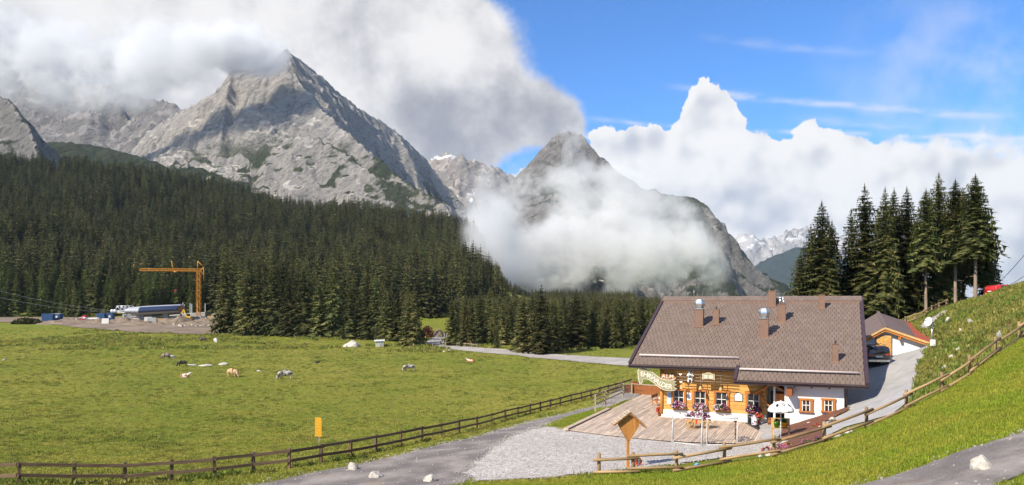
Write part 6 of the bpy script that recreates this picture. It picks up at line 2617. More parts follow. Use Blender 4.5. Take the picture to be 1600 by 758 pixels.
# mast with satellite dish
dp = gpt(1456, 548, 60)
dish = empty('satellite_mast', dp, 0, 'grey mast with white satellite dish beside the red garage roof', 'satellite dish')
mb = MB()
hm = at(1456, 500, dp.y).z - dp.z
mb.tube([(0, 0, -0.4), (0, 0, hm)], 0.06, 8)
mb.build('mast', M_steel, dish)
mb = MB()
prof = [(0.01, 0.0), (0.15, 0.02), (0.28, 0.07), (0.36, 0.12), (0.35, 0.125), (0.26, 0.09), (0.12, 0.035)]
mb.lathe(prof, (0, 0, 0), 18)
o = mb.build('dish', M_canvas, dish)
o.location = (-0.22, -0.05, hm - 0.15)
o.rotation_euler = (R(75), 0, R(-72))
mb = MB()
mb.tube([(0, 0, 0.08), (0, 0, 0.45)], 0.02, 5)
mb.box((0, 0, 0.46), (0.08, 0.08, 0.1))
a2 = mb.build('feed_arm', M_steel, dish)
a2.location = o.location
a2.rotation_euler = o.rotation_euler
mb = MB()
mb.box((0.02, -0.1, 0.5), (0.32, 0.2, 0.5))
mb.build('junction_box', M_canvas, dish)

# ------------------------------------------------------------------ cars
M_carblack = pm('black_car_paint', (0.016, 0.017, 0.020), (0.012, 0.012, 0.015), 2, 0.22, spec=0.6, coat=1.0)
M_carred = pm('red_car_paint', (0.52, 0.022, 0.014), (0.46, 0.018, 0.012), 2, 0.25, coat=1.0)
M_carwhite = pm('white_car_paint', (0.72, 0.72, 0.71), (0.68, 0.68, 0.67), 2, 0.3, coat=0.6)
M_tail = pm('red_lamp', (0.55, 0.02, 0.015), (0.4, 0.01, 0.01), 6, 0.2, coat=1.0)
M_cglass = pm('car_glass', (0.02, 0.022, 0.025), (0.03, 0.032, 0.036), 2, 0.05, spec=0.8)


def car(pos, rz, label, paint, L=4.55, Wd=1.85, Hh=1.68, suv=True, group=None, name='parked_car'):
    """five-door body lofted from cross sections along its length; faces +X"""
    root = empty(name, pos, rz, label, 'car', group)
    # station: x, half width at waist, z floor, z waist, z roof, half width of roof
    st = [(-0.50, 0.40, 0.48, 0.78, 0.80, 0.36), (-0.485, 0.47, 0.30, 0.62, 0.84, 0.44), (-0.46, 0.495, 0.20, 0.60, 0.93, 0.42), (-0.40, 0.50, 0.17, 0.60, 0.965, 0.385), (-0.30, 0.50, 0.16, 0.60, 0.99, 0.375),
          (-0.10, 0.50, 0.16, 0.60, 1.0, 0.375), (0.05, 0.50, 0.16, 0.60, 0.97, 0.37), (0.16, 0.50, 0.16, 0.61, 0.82, 0.40), (0.24, 0.495, 0.16, 0.61, 0.655, 0.44), (0.38, 0.49, 0.17, 0.57, 0.60, 0.42), (0.46, 0.46, 0.20, 0.50, 0.545, 0.38), (0.50, 0.38, 0.30, 0.42, 0.45, 0.33)]
    vs, fs = [], []
    ring = 12
    for x, hw, zf, zw, zr, hr in st:
        hw, hr = hw * Wd, hr * Wd
        zf, zw, zr = zf * Hh, zw * Hh, zr * Hh
        sec = [(hw * 0.9, zf), (hw, zf + 0.08), (hw, (zf + zw) / 2), (hw * 0.985, zw), ((hw + hr) / 2 * 0.995, (zw + zr) / 2), (hr, zr - 0.05), (hr * 0.8, zr)]
        sec = sec[:6] + [(hr * 0.75, zr)]
        pts_ = [(x * L, y, z) for y, z in sec[:6]] + [(x * L, -y, z) for y, z in reversed(sec[:6])]
        vs += pts_
    for i in range(len(st) - 1):
        for k in range(ring):
            a, b = i * ring + k, i * ring + (k + 1) % ring
            fs.append((a, b, b + ring, a + ring))
    fs.append(tuple(range(ring)))
    fs.append(tuple(len(vs) - 1 - k for k in range(ring)))
    mb = MB()
    mb.add(vs, fs, 0, True)
    body = mb.build('body', paint, root)
    # glazing: rear, side, front, set proud
    def sec_at(x, f):
        xs_ = [s_[0] for s_ in st]
        hw, zw, zr, hr = [np.interp(x, xs_, [s_[j] for s_ in st]) for j in (1, 3, 4, 5)]
        y = (hw * 0.985 * (1 - f) + hr * f) * Wd
        z = (zw * (1 - f) + (zr - 0.03) * f) * Hh
        return y, z
    for sg in (-1, 1):
        mb = MB()
        for xa, xb in ((-0.36, -0.20), (-0.185, -0.01), (0.005, 0.14)):
            lo = [sec_at(xa, 0.1), sec_at(xb, 0.1)]
            hi = [sec_at(xa + 0.012, 0.86), sec_at(xb - (0.05 if xb > 0.1 else 0.004), 0.86)]
            P = [Vector((xa * L, sg * (lo[0][0] + 0.02), lo[0][1])), Vector((xb * L, sg * (lo[1][0] + 0.02), lo[1][1])), Vector(((xb - (0.05 if xb > 0.1 else 0.004)) * L, sg * (hi[1][0] + 0.025), hi[1][1])), Vector(((xa + 0.012) * L, sg * (hi[0][0] + 0.025), hi[0][1]))]
            mb.prism(P, (0, sg * 0.01, 0))
        mb.build('side_window', M_cglass, root)
    mb = MB()
    xr, xr2 = -0.492 * L, -0.452 * L
    mb.prism([Vector((xr, -0.37 * Wd, 0.66 * Hh)), Vector((xr, 0.37 * Wd, 0.66 * Hh)), Vector((xr2, 0.345 * Wd, 0.90 * Hh)), Vector((xr2, -0.345 * Wd, 0.90 * Hh))], (-0.03, 0, 0.01))
    mb.build('rear_window', M_cglass, root)
    mb = MB()
    mb.prism([Vector((0.235 * L, -0.40 * Wd, 0.68 * Hh)), Vector((0.235 * L, 0.40 * Wd, 0.68 * Hh)), Vector((0.07 * L, 0.345 * Wd, 0.955 * Hh)), Vector((0.07 * L, -0.345 * Wd, 0.955 * Hh))], (0.02, 0, 0.03))
    mb.build('windscreen', M_cglass, root)
    for sg in (-1, 1):
        mb = MB()
        mb.prism([Vector((-0.497 * L, sg * 0.26 * Wd, 0.60 * Hh)), Vector((-0.490 * L, sg * 0.465 * Wd, 0.61 * Hh)), Vector((-0.482 * L, sg * 0.46 * Wd, 0.53 * Hh)), Vector((-0.497 * L, sg * 0.27 * Wd, 0.545 * Hh))], (-0.05, sg * 0.015, 0))
        mb.build('tail_light', M_tail, root)
        mb = MB()
        mb.prism([Vector((0.485 * L, sg * 0.25 * Wd, 0.47 * Hh)), Vector((0.455 * L, sg * 0.45 * Wd, 0.50 * Hh)), Vector((0.455 * L, sg * 0.45 * Wd, 0.42 * Hh)), Vector((0.485 * L, sg * 0.27 * Wd, 0.41 * Hh))], (0.05, 0, 0))
        mb.build('headlight', M_steel, root)
        mb = MB()
        mb.box((0.12 * L, sg * 0.545 * Wd, 0.64 * Hh), (0.16, 0.2, 0.13))
        mb.build('mirror', paint, root)
    mb = MB()
    mb.box((-0.507 * L, 0, 0.27 * Hh), (0.10, 0.86 * Wd, 0.10 * Hh))
    mb.build('bumper', M_steel if suv else paint, root)
    mb = MB()
    mb.box((-0.512 * L, 0, 0.47 * Hh), (0.03, 0.52, 0.12))
    mb.build('number_plate', M_paper, root)
    if suv:
        for sg in (-1, 1):
            mb = MB()
            mb.tube([(-0.36 * L, sg * 0.35 * Wd, 1.0 * Hh), (-0.1 * L, sg * 0.35 * Wd, 1.03 * Hh), (0.05 * L, sg * 0.34 * Wd, 1.0 * Hh)], 0.022, 5)
            mb.build('roof_rail', M_steel, root)
    for xw in (-0.31, 0.31):
        for sg in (-1, 1):
            mb = MB()
            rw = 0.205 * Hh
            mb.lathe([(rw * 0.6, -0.11), (rw, -0.10), (rw, 0.10), (rw * 0.6, 0.11)], (0, 0, 0), 18)
            wh = mb.build('wheel', M_rubber, root)
            wh.location = (xw * L, sg * (0.5 * Wd - 0.10), rw)
            wh.rotation_euler = (R(90), 0, 0)
            mb = MB()
            mb.lathe([(rw * 0.1, -0.118), (rw * 0.58, -0.116), (rw * 0.6, 0.116), (rw * 0.1, 0.118)], (0, 0, 0), 10, smooth=False)
            mb.build('rim', M_steel, wh)
    return root


cpz = gpt(1376, 573, 55)
car((cpz.x + 0.2, cpz.y + 2.1, g1(cpz.x + 0.2, cpz.y + 1.0) + 0.06), R(80), 'black estate car seen from behind, parked before the garage', M_carblack)
rp = at(1576, 452, 84.5)
car((rp.x, rp.y, g1(rp.x, rp.y) - 0.1), R(8), 'red car with only its roof showing over the grassy bank', M_carred, suv=False, Hh=1.5)
c0 = gpt(113, 505)
car((c0.x, 312, g1(c0.x, 312) + 0.2), R(165), 'red car parked left on the building site', M_carred, suv=False, Hh=1.5, group='vehicles on the building site')
for px, yy_, rz_, pt, lb in [(127, 316, 170, M_carwhite, 'white car beside the red one on the building site')]:
    x = (px - 800) / F * yy_
    car((x, yy_, g1(x, yy_) + 0.2), R(rz_), lb, pt, suv=True, group='vehicles on the building site')
# small flatbed truck
x = (141 - 800) / F * 318
trk = empty('flatbed_truck', (x, 318, g1(x, 318) + 0.2), R(178), 'red and white flatbed truck between white car and blue containers', 'truck', 'vehicles on the building site')
mb = MB()
mb.prism([Vector(v_) for v_ in [(1.4, -1, 0.5), (2.9, -1, 0.5), (2.95, -1, 1.4), (2.6, -1, 2.35), (1.4, -1, 2.35)]], (0, 2.0, 0))
mb.build('cab', M_carred, trk)
mb = MB()
mb.prism([Vector(v_) for v_ in [(2.98, -0.85, 1.45), (2.98, 0.85, 1.45), (2.72, 0.8, 2.2), (2.72, -0.8, 2.2)]], (0.02, 0, 0))
mb.build('windscreen', M_cglass, trk)
mb = MB()
mb.box((-0.9, 0, 0.95), (4.4, 2.1, 0.18))
for sg in (-1, 1):
    mb.box((-0.9, sg * 1.03, 1.2), (4.4, 0.05, 0.4))
mb.build('flatbed', M_carwhite, trk)
for xw in (2.1, -1.8):
    for sg in (-1, 1):
        mb = MB()
        mb.lathe([(0.25, -0.14), (0.42, -0.12), (0.42, 0.12), (0.25, 0.14)], (0, 0, 0), 14)
        w_ = mb.build('wheel', M_rubber, trk)
        w_.location = (xw, sg * 0.85, 0.42)
        w_.rotation_euler = (R(90), 0, 0)

# ------------------------------------------------------------------ building site
M_blue = pm('blue_container_paint', (0.035, 0.095, 0.22), (0.025, 0.07, 0.165), 1.2, 0.55)
M_conc = pm('site_concrete', (0.40, 0.40, 0.40), (0.30, 0.30, 0.305), 0.6, 0.85, 0.3, 0.03)
M_concw = pm('white_concrete', (0.66, 0.64, 0.61), (0.55, 0.53, 0.50), 0.6, 0.85)


def site(px, D):
    x = (px - 800) / F * D
    return Vector((x, D, g1(x, D) + 0.15))


for k, (px, D, rz_, L_, lb) in enumerate([(75.5, 318, 8, 4.2, 'bright blue container at the left end of the building site'), (90, 322, -6, 3.4, 'darker blue container with white top right of the bright blue one'), (159, 322, 4, 3.2, 'blue container, left one of the pair beside the lift station'), (171.5, 323, 4, 3.2, 'blue container, right one of the pair beside the lift station')]):
    root = empty('container', site(px, D), R(rz_), lb, 'container', 'blue containers on the building site')
    mb = MB()
    Hc = 2.9
    mb.box((0, 0, Hc / 2 + 0.1), (L_ * 1.9 if False else L_, 2.3, Hc))
    mb.build('body', M_blue, root)
    for j in range(int(L_ / 0.4)):
        mb = MB()
        mb.box((-L_ / 2 + 0.25 + j * 0.4, -1.17, Hc / 2 + 0.1), (0.16, 0.06, Hc - 0.3))
        mb.build('rib', M_blue, root)
    mb = MB()
    mb.box((0, 0, Hc + 0.14), (L_ + 0.06, 2.36, 0.1))
    mb.build('roof_sheet', M_concw if k in (1,) else M_blue, root)
    if k in (1, 3):
        mb = MB()
        mb.box((0.4, -1.2, 1.75), (0.8, 0.05, 0.8))
        mb.build('window', M_concw, root)

# lift station
LS = site(236, 330)
lift = empty('lift_station', LS, R(4), 'chairlift station with dark blue barrel shell on concrete pillars', 'lift station')
M_shell = pm('dark_blue_glass_shell', (0.020, 0.030, 0.075), (0.016, 0.022, 0.055), 0.5, 0.18, spec=0.6, coat=0.6)
M_shellw = pm('pale_shell_rim', (0.42, 0.44, 0.47), (0.36, 0.38, 0.42), 1, 0.4)
kS = 330 / F


def ls(px, py, y=0.0):
    return Vector(((px - 236) * kS, y, CZ + (YH - py) * kS - LS.z))


# barrel: sections from right to left, rising slightly to the right
secs = []
for px, yc, hh in [(284, 482.5, 5.6), (280, 482.5, 7.0), (262, 483.5, 7.2), (240, 484.6, 7.3), (224, 485.6, 7.3)]:
    secs.append((px, yc, hh))
mb = MB()
vs, fs = [], []
NA = 14
for px, yc, hh in secs:
    c = ls(px, yc)
    for k in range(NA):
        a = 2 * math.pi * k / NA
        vs.append(c + Vector((0, 5.2 * math.cos(a), hh * kS * math.sin(a))))
for i in range(len(secs) - 1):
    for k in range(NA):
        a, b = i * NA + k, i * NA + (k + 1) % NA
        ang_ = (k + 0.5) / NA * 2 * math.pi
        sn = math.sin(ang_)
        fs.append((a, b, b + NA, a + NA))
mb.add(vs, fs, 0, True)
mb.f.append(tuple(range(NA))); mb.mi.append(0); mb.smooth.append(False)
for i, f in enumerate(mb.f[:-1]):
    zc_ = sum(mb.v[j][2] for j in f) / 4 - sum(mb.v[j][2] for j in range(0)) if False else 0
for i in range(len(fs)):
    k = i % NA
    sn = math.sin((k + 0.5) / NA * 2 * math.pi)
    mb.mi[i] = 1 if (sn > 0.80 or sn < -0.55) else 0
mb.build('shell', [M_shell, M_shellw], lift)
mb = MB()
vs, fs = [], []
for px, yc, hh in [(224, 485.6, 7.3), (219, 485.8, 6.8), (206, 485.6, 5.6), (203, 485.6, 4.0)]:
    c = ls(px, yc)
    for k in range(NA):
        a = 2 * math.pi * k / NA
        vs.append(c + Vector((0, 5.25 * math.cos(a), hh * kS * 1.005 * math.sin(a))))
for i in range(3):
    for k in range(NA):
        a, b = i * NA + k, i * NA + (k + 1) % NA
        fs.append((a, b, b + NA, a + NA))
fs.append(tuple(3 * NA + k for k in range(NA)))
mb.add(vs, fs, 0, True)
mb.build('shell_nose', M_shellw, lift)
for px in (223, 259):
    mb = MB()
    mb.prism([ls(px - 4, 490, -0.8), ls(px + 4, 490, -0.8), ls(px + 2, 504, -0.8), ls(px - 2, 504, -0.8)], (0, 1.6, 0))
    mb.build('pillar', M_conc, lift)
mb = MB()
mb.tube([ls(197, 489, -1), ls(197, 506, -1)], 0.4, 8)
mb.build('pillar', M_conc, lift)
mb = MB()
mb.box((ls(209, 491) + ls(209, 505)) / 2 + Vector((0, 4, 0)), (44 * kS, 0.4, 14 * kS))
mb.box((ls(255, 494) + ls(255, 505)) / 2 + Vector((0, 6, 0)), (50 * kS, 0.4, 10 * kS))
mb.build('base_wall', M_concw, lift)
M_galv = pm('pale_steelwork', (0.62, 0.63, 0.64), (0.5, 0.51, 0.52), 3, 0.4, metal=0.3)
mb = MB()
for y in (-2.2, 2.2):
    for a, b in [((188, 478), (206, 478)), ((186, 485), (206, 485)), ((180, 487), (206, 489)), ((188, 478), (186, 485)), ((194, 478), (194, 486)), ((200, 478), (200, 487)), ((206, 478), (206, 489)), ((188, 478), (194, 485)), ((194, 478), (200, 485)), ((180, 487), (186, 485))]:
        mb.tube([ls(*a, y), ls(*b, y)], 0.16, 5)
for px in (188, 194, 200, 206):
    mb.tube([ls(px, 478, -2.2), ls(px, 478, 2.2)], 0.12, 5)
mb.build('walkway_frame', M_galv, lift)
for px in (181, 185):
    mb = MB()
    mb.lathe([(0.3, -0.1), (0.8, -0.08), (0.8, 0.08), (0.3, 0.1)], (0, 0, 0), 12)
    w_ = mb.build('cable_sheave', M_galv, lift)
    w_.location = ls(px, 486, -2.4)
    w_.rotation_euler = (R(90), 0, 0)

# concrete shell with steel columns behind the crane
cw = site(300, 345)
con = empty('concrete_building', cw, R(3), 'unfinished grey concrete storey with steel columns behind the crane', 'building')
k5 = 345 / F


def cwp(px, py, y=0.0):
    return Vector(((px - 300) * k5, y, CZ + (YH - py) * k5 - cw.z))


mb = MB()
mb.prism([cwp(262, 493), cwp(320, 488), cwp(320, 503), cwp(262, 503)], (0, 8, 0))
mb.build('wall', M_conc, con)
mb = MB()
mb.prism([cwp(262, 492.6, -0.1), cwp(320, 487.6, -0.1), cwp(320, 488.6, -0.1), cwp(262, 493.6, -0.1)], (0, 8.2, 0))
mb.build('wall_coping', M_concw, con)
for px, py in [(285, 473), (287.5, 476), (296, 474), (298.5, 475), (307, 473), (319, 474)]:
    mb = MB()
    mb.box((cwp(px, py) + cwp(px, 492)) / 2 + Vector((0, 1.0, 0)), (0.28, 0.28, cwp(px, py).z - cwp(px, 492).z))
    mb.build('column', M_galv, con)

# crane
cb = site(310.5, 340)
k6 = 340 / F
crn = empty('tower_crane', cb, 0, 'tall yellow-orange tower crane with its jib pointing left', 'crane')
M_crane = pm('orange_yellow_crane_paint', (0.62, 0.265, 0.020), (0.50, 0.20, 0.015), 2, 0.5)


def crp(px, py, y=0.0):
    return Vector(((px - 310.5) * k6, y, CZ + (YH - py) * k6 - cb.z))


def lattice(mb, a, b, w, h, n_, rch=0.14, rbr=0.075, tri_=False):
    """box truss from a to b"""
    d_ = (b - a).normalized()
    u = Vector((0, 1, 0))
    v_ = d_.cross(u).normalized()
    cor = [u * (w / 2) + v_ * (h / 2), u * (-w / 2) + v_ * (h / 2), u * (-w / 2) - v_ * (h / 2), u * (w / 2) - v_ * (h / 2)]
    if tri_:
        cor = [v_ * (h / 2) * (1 if v_.z > 0 else -1), u * (w / 2) - v_ * (h / 2) * (1 if v_.z > 0 else -1), -u * (w / 2) - v_ * (h / 2) * (1 if v_.z > 0 else -1)]
    m_ = len(cor)
    for c in cor:
        mb.tube([a + c, b + c], rch, 4, smooth=False)
    for i in range(n_):
        p, q_ = a.lerp(b, i / n_), a.lerp(b, (i + 1) / n_)
        for k in range(m_):
            c1, c2 = cor[k], cor[(k + 1) % m_]
            mb.tube([p + c1, q_ + c2] if i % 2 else [p + c2, q_ + c1], rbr, 3, cap=False, smooth=False)
            mb.tube([p + c1, p + c2], rbr, 3, cap=False, smooth=False)


tz = crp(311, 424)
mb = MB()
lattice(mb, Vector((0, 0, 0.5)), Vector((0, 0, tz.z)), 1.45, 1.45, 17, 0.12, 0.06)
mb.build('tower', M_crane, crn)
mb = MB()
lattice(mb, crp(315, 422), crp(218, 421.4), 0.9, 1.0, 30, 0.10, 0.05, True)
mb.build('jib', M_crane, crn)
mb = MB()
mb.tube([crp(309, 421), crp(309, 408)], 0.2, 5)
mb.tube([crp(313, 424), crp(318, 417.5)], 0.2, 5)
mb.tube([crp(309, 408), crp(318, 417.5)], 0.16, 5)
mb.tube([crp(318, 417.5), crp(318.5, 440)], 0.14, 5)
mb.tube([crp(314, 424), crp(318.4, 430)], 0.14, 5)
mb.tube([crp(268, 408), crp(271, 421)], 0.16, 5)
mb.build('mast_head', M_crane, crn)
mb = MB()
for a, b in [((309, 408), (268, 408.3)), ((268, 408.3), (245, 417)), ((245, 417), (222, 421))]:
    mb.tube([crp(*a), crp(*b)], 0.05, 4)
mb.build('tie_cable', M_black, crn)
mb = MB()
mb.box((0, 0, 0.6), (3.6, 3.6, 1.2))
mb.build('base', M_conc, crn)
mb = MB()
mb.tube([crp(274, 424), crp(274.3, 455)], 0.05, 4)
mb.build('hoist_cable', M_black, crn)
mb = MB()
mb.lathe([(0.1, 0.7), (0.45, 0.5), (0.5, 0.0), (0.2, -0.3)], crp(274.3, 455), 8)
mb.build('hook_block', M_tail, crn)
mb = MB()
mb.box(crp(274, 424.4), (1.2, 1.0, 0.5))
mb.build('trolley', M_crane, crn)

# excavator
ex = site(295, 322)
exc = empty('excavator', ex, R(160), 'small yellow excavator among the spoil below the crane', 'excavator')
M_yel = pm('yellow_machine_paint', (0.68, 0.42, 0.03), (0.58, 0.34, 0.02), 2, 0.5)
for sg in (-1, 1):
    mb = MB()
    mb.prism([Vector(v_) for v_ in [(-1.6, sg * 0.95, 0.1), (1.6, sg * 0.95, 0.1), (1.85, sg * 0.95, 0.45), (1.6, sg * 0.95, 0.8), (-1.6, sg * 0.95, 0.8), (-1.85, sg * 0.95, 0.45)]], (0, -sg * 0.45, 0))
    mb.build('track', M_rubber, exc)
mb = MB()
mb.box((-0.3, 0, 1.35), (2.6, 1.9, 0.9))
mb.build('engine_house', M_yel, exc)
mb = MB()
mb.prism([Vector(v_) for v_ in [(0.2, -0.9, 1.8), (1.3, -0.9, 1.2), (1.3, -0.9, 2.3), (1.0, -0.9, 2.8), (0.2, -0.9, 2.8)]], (0, 0.9, 0))
mb.build('cab', M_cglass, exc)
mb = MB()
mb.beam((0.9, 0.3, 1.7), (2.3, 0.3, 4.6), 0.3, 0.4)
mb.beam((2.3, 0.3, 4.6), (3.9, 0.3, 2.6), 0.26, 0.32)
mb.build('boom', M_yel, exc)
mb = MB()
mb.prism([Vector(v_) for v_ in [(3.7, 0.0, 2.7), (4.2, 0.0, 2.4), (4.1, 0.0, 1.7), (3.4, 0.0, 1.6), (3.5, 0.0, 2.2)]], (0, 0.8, 0))
mb.build('bucket', M_rubber, exc)

# spoil heaps
dm, n, bs, out = new_mat('spoil_earth')
pos = n.node('ShaderNodeNewGeometry').outputs['Position']
f1, f2 = n.noise(pos, 0.6, 5, 0.7), n.noise(pos, 3.0, 4, 0.7)
c = n.mix(n.ramp(f1, 0.35, 0.65), (0.26, 0.20, 0.145), (0.16, 0.12, 0.085))
c = n.mix(n.ramp(f2, 0.55, 0.75, 0, 0.8), c, (0.34, 0.29, 0.24))
c = n.mix(n.ramp(f2, 0.25, 0.4, 0.7, 0), c, (0.09, 0.065, 0.05))
n.put(bs.inputs['Base Color'], c)
bs.inputs['Roughness'].default_value = 0.95
bump(n, bs, f2, 0.8, 0.4)


def heap(px, D, wpx, dep, h, label, seed, mat=None, group='spoil heaps on the building site', name='spoil_heap'):
    p = site(px, D)
    w = wpx * D / F
    nx_, ny_ = 40, 20
    u, v_ = np.meshgrid(np.linspace(-1, 1, nx_), np.linspace(-1, 1, ny_), indexing='ij')
    X, Y = p.x + u * w / 2, D + v_ * dep / 2
    prof = np.clip(1 - (u ** 2 + v_ ** 2), 0, 1) ** 0.75
    Z = gz(X, Y) + prof * h * (0.35 + 1.1 * fbm(X / 3.2, Y / 3.2, 4, seed)) + (fbm(X / 0.9, Y / 0.9, 3, seed + 3) - 0.5) * 0.7 * prof - 0.3 * (prof <= 0)
    me = np_mesh(name, np.stack([X, Y, Z], -1).reshape(-1, 3), grid_faces(nx_, ny_), mat or dm, smooth=False)
    return link(tag(bpy.data.objects.new(name, me), label, 'spoil heap', group))


heap(110, 306, 90, 8, 1.7, 'long low spoil heap in front of the red car', 1)
heap(198, 306, 62, 10, 2.3, 'broad grey spoil heap below the lift station', 2)
heap(275, 306, 60, 12, 2.7, 'big brown spoil heap left of the excavator', 3)
heap(325, 303, 56, 10, 2.0, 'rubble heap at the right end of the building site', 4)
heap(342, 318, 26, 9, 4.0, 'pale heap beside the huge spruce right of the crane', 5)
heap(156, 303, 40, 6, 1.6, 'small spoil heap in front of the blue container pair', 6)
heap(90, 298, 70, 6, 1.3, 'low stony spoil ridge in front of the leftmost containers', 16)
heap(225, 295, 80, 7, 1.6, 'long low spoil ridge in front of the lift station pillars', 17)
heap(310, 293, 70, 7, 1.7, 'stony spoil ridge below the crane at the meadow edge', 18)
# dark brush heap at the far left and white board etc.
root = empty('brush_heap', site(42, 300), 0, 'dark heap of cut branches at the left edge of the building site', 'brush heap')
lf, fl, _ = bunch(91, 6.0, 2.6, 2.2, 10, [M_leaf], leaves=60, size=0.5)
o = lf.build('branches', M_spruce, root, fix=False)
tag(o, kind='stuff')
for nm, px, D, w, h, m_, lb in [('site_board', 164, 300, 2.6, 2.0, M_concw, 'white board leaning on the spoil in front of the containers'), ('concrete_block', 238, 303, 3.4, 2.1, M_conc, 'grey concrete block in front of the lift station'), ('concrete_block', 232, 310, 3.0, 2.0, M_concw, 'white concrete element under the lift station'),
                                ('timber_stack', 250, 308, 2.4, 1.6, M_cart, 'stack of pale timber beside the grey concrete block'), ('site_hut', 196, 0, 0, 0, None, ''), ('timber_stack', 333, 325, 4.5, 2.0, M_cart, 'pale timber stack right of the crane foot')]:
    if not w:
        continue
    root = empty(nm, site(px, D), R(8), lb, nm.split('_')[-1], None)
    if nm == 'timber_stack':
        for j in range(4):
            mb = MB()
            mb.box((0.05 * (j % 2), 0, h * (j + 0.5) / 4), (w, 1.2, h / 4 - 0.04))
            mb.build('timber_layer', m_, root)
    elif nm == 'site_board':
        mb = MB()
        mb.prism([Vector((-w / 2, 0, 0)), Vector((w / 2, 0, 0)), Vector((w / 2 - 0.05, 0.4, h)), Vector((-w / 2 + 0.05, 0.4, h))], (0, 0.12, 0))
        mb.build('board', m_, root)
        mb = MB()
        mb.beam((0, 0.5, 0), (0, 0.45, h * 0.9), 0.1, 0.1)
        mb.build('prop', M_cart, root)
    else:
        mb = MB()
        mb.prism([Vector((-w / 2, -0.6, 0)), Vector((w / 2, -0.6, 0)), Vector((w / 2, -0.6, h * 0.92)), Vector((w / 2 - 0.2, -0.6, h)), Vector((-w / 2 + 0.2, -0.6, h)), Vector((-w / 2, -0.6, h * 0.92))], (0, 1.4, 0))
        mb.build('block', m_, root)
# rubble in front of the site
for k in range(26):
    px = rt2.uniform(268, 352)
    D = rt2.uniform(286, 296)
    p = site(px, D)
    o = bpy.data.objects.new('rubble_stone', RM[k % 5] if k % 3 else RMG[k % 5])
    s_ = rt2.uniform(0.25, 0.7)
    o.location = (p.x, p.y, p.z + s_ * 0.25)
    o.scale = (s_ * 1.3, s_, s_ * 0.8)
    o.rotation_euler = (0, 0, rt2.uniform(0, 6))
    link(tag(o, 'lump of rubble strewn along the lower edge of the building site', 'rubble', 'rubble along the building site'))
# cables of the lift and the power line
def cable(name, a, b, sag, r_, label, cat='cable', group=None):
    mb = MB()
    mb.tube([a.lerp(b, f) - Vector((0, 0, sag * 4 * f * (1 - f))) for f in np.linspace(0, 1, 14)], r_, 4)
    o = mb.build(name, M_black, None)
    return tag(o, label, cat, group)


M_cable = pm('steel_rope', (0.30, 0.30, 0.31), (0.24, 0.24, 0.25), 3, 0.5)
for k, (y0_, y1_, lb) in enumerate([(444, 486, 'upper cable of the lift sagging in from the left edge'), (456, 489, 'lower cable of the lift sagging in from the left edge')]):
    o = cable('lift_cable', at(-40, y0_, 300), at(184, y1_, 328), 1.5, 0.05, lb, group='lift cables')
    o.data.materials[0] = M_cable
cable('power_cable', at(1556, 446, 88), at(1640, 348, 70), 0.3, 0.035, 'upper power cable running up out of the right edge', group='power cables on the right')
cable('power_cable', at(1580, 444, 84), at(1640, 398, 70), 0.2, 0.03, 'lower power cable running up out of the right edge', group='power cables on the right')

# ------------------------------------------------------------------ meadow hut and small posts
hp_ = gpt(593, 542)
hut = empty('meadow_hut', hp_, R(12), 'small whitish hut with flat roof in the far meadow', 'hut')
kw = hp_.y / F
mb = MB()
mb.box((0, 0, 4.2 * kw), (12 * kw, 9 * kw, 8.6 * kw))
mb.build('wall', pm('pale_green_boards', (0.52, 0.54, 0.46), (0.42, 0.45, 0.38), 2, 0.8), hut)
mb = MB()
mb.prism([Vector((-8.2 * kw, -6 * kw, 8.4 * kw)), Vector((8.2 * kw, -6 * kw, 9.0 * kw)), Vector((8.2 * kw, 6 * kw, 10.2 * kw)), Vector((-8.2 * kw, 6 * kw, 9.6 * kw))], (0, 0, 0.8 * kw))
mb.build('roof', M_concw, hut)
mb = MB()
mb.box((2 * kw, -4.55 * kw, 3.4 * kw), (4 * kw, 0.08, 6 * kw))
mb.build('door', M_conc, hut)
for k, (px, py, h) in enumerate([(665, 532, 1.3), (690, 532, 1.6), (676, 544, 1.1), (696, 545, 1.6), (658, 541, 1.0), (615, 543, 1.0), (646, 543, 0.9), (500, 529, 1.0), (430, 526, 1.0), (460, 527, 1.0)]):
    p = gpt(px, py)
    mb = MB()
    mb.tube([(0, 0, -0.3), (0, 0, h), (0, 0, h + 0.08)], [0.09, 0.085, 0.05], 7)
    o = mb.build('marker_post', M_rail_z, None)
    o.location = p
    tag(o, 'pale post ' + ['left of the forest road mouth', 'right of the forest road mouth', 'left at the bend of the pale track', 'right at the bend of the pale track', 'below the broad spruce, left', 'right of the meadow hut', 'below the broad spruce, right',
                         'at the wood edge under the brownish spruce', 'at the wood edge above the grey cow', 'at the wood edge right of the grey cow'][k], 'post', 'marker posts along wood and track')
heap(685, 250, 18, 8, 2.2, 'pale gravel heap beside the forest road in the wood gap', 9, dm, 'heaps by the forest road', 'gravel_heap')
root = empty('brush_pile', at(668, 512, 252), 0, 'reddish pile of dry brush left of the gravel heap', 'brush pile', 'heaps by the forest road')
root.location.z = g1(root.location.x, 252)
lf, fl, _ = bunch(95, 2.4, 2.0, 4.0, 10, [M_leaf], leaves=30, size=0.4)
tag(lf.build('branches', M_larch, root, fix=False), kind='stuff')

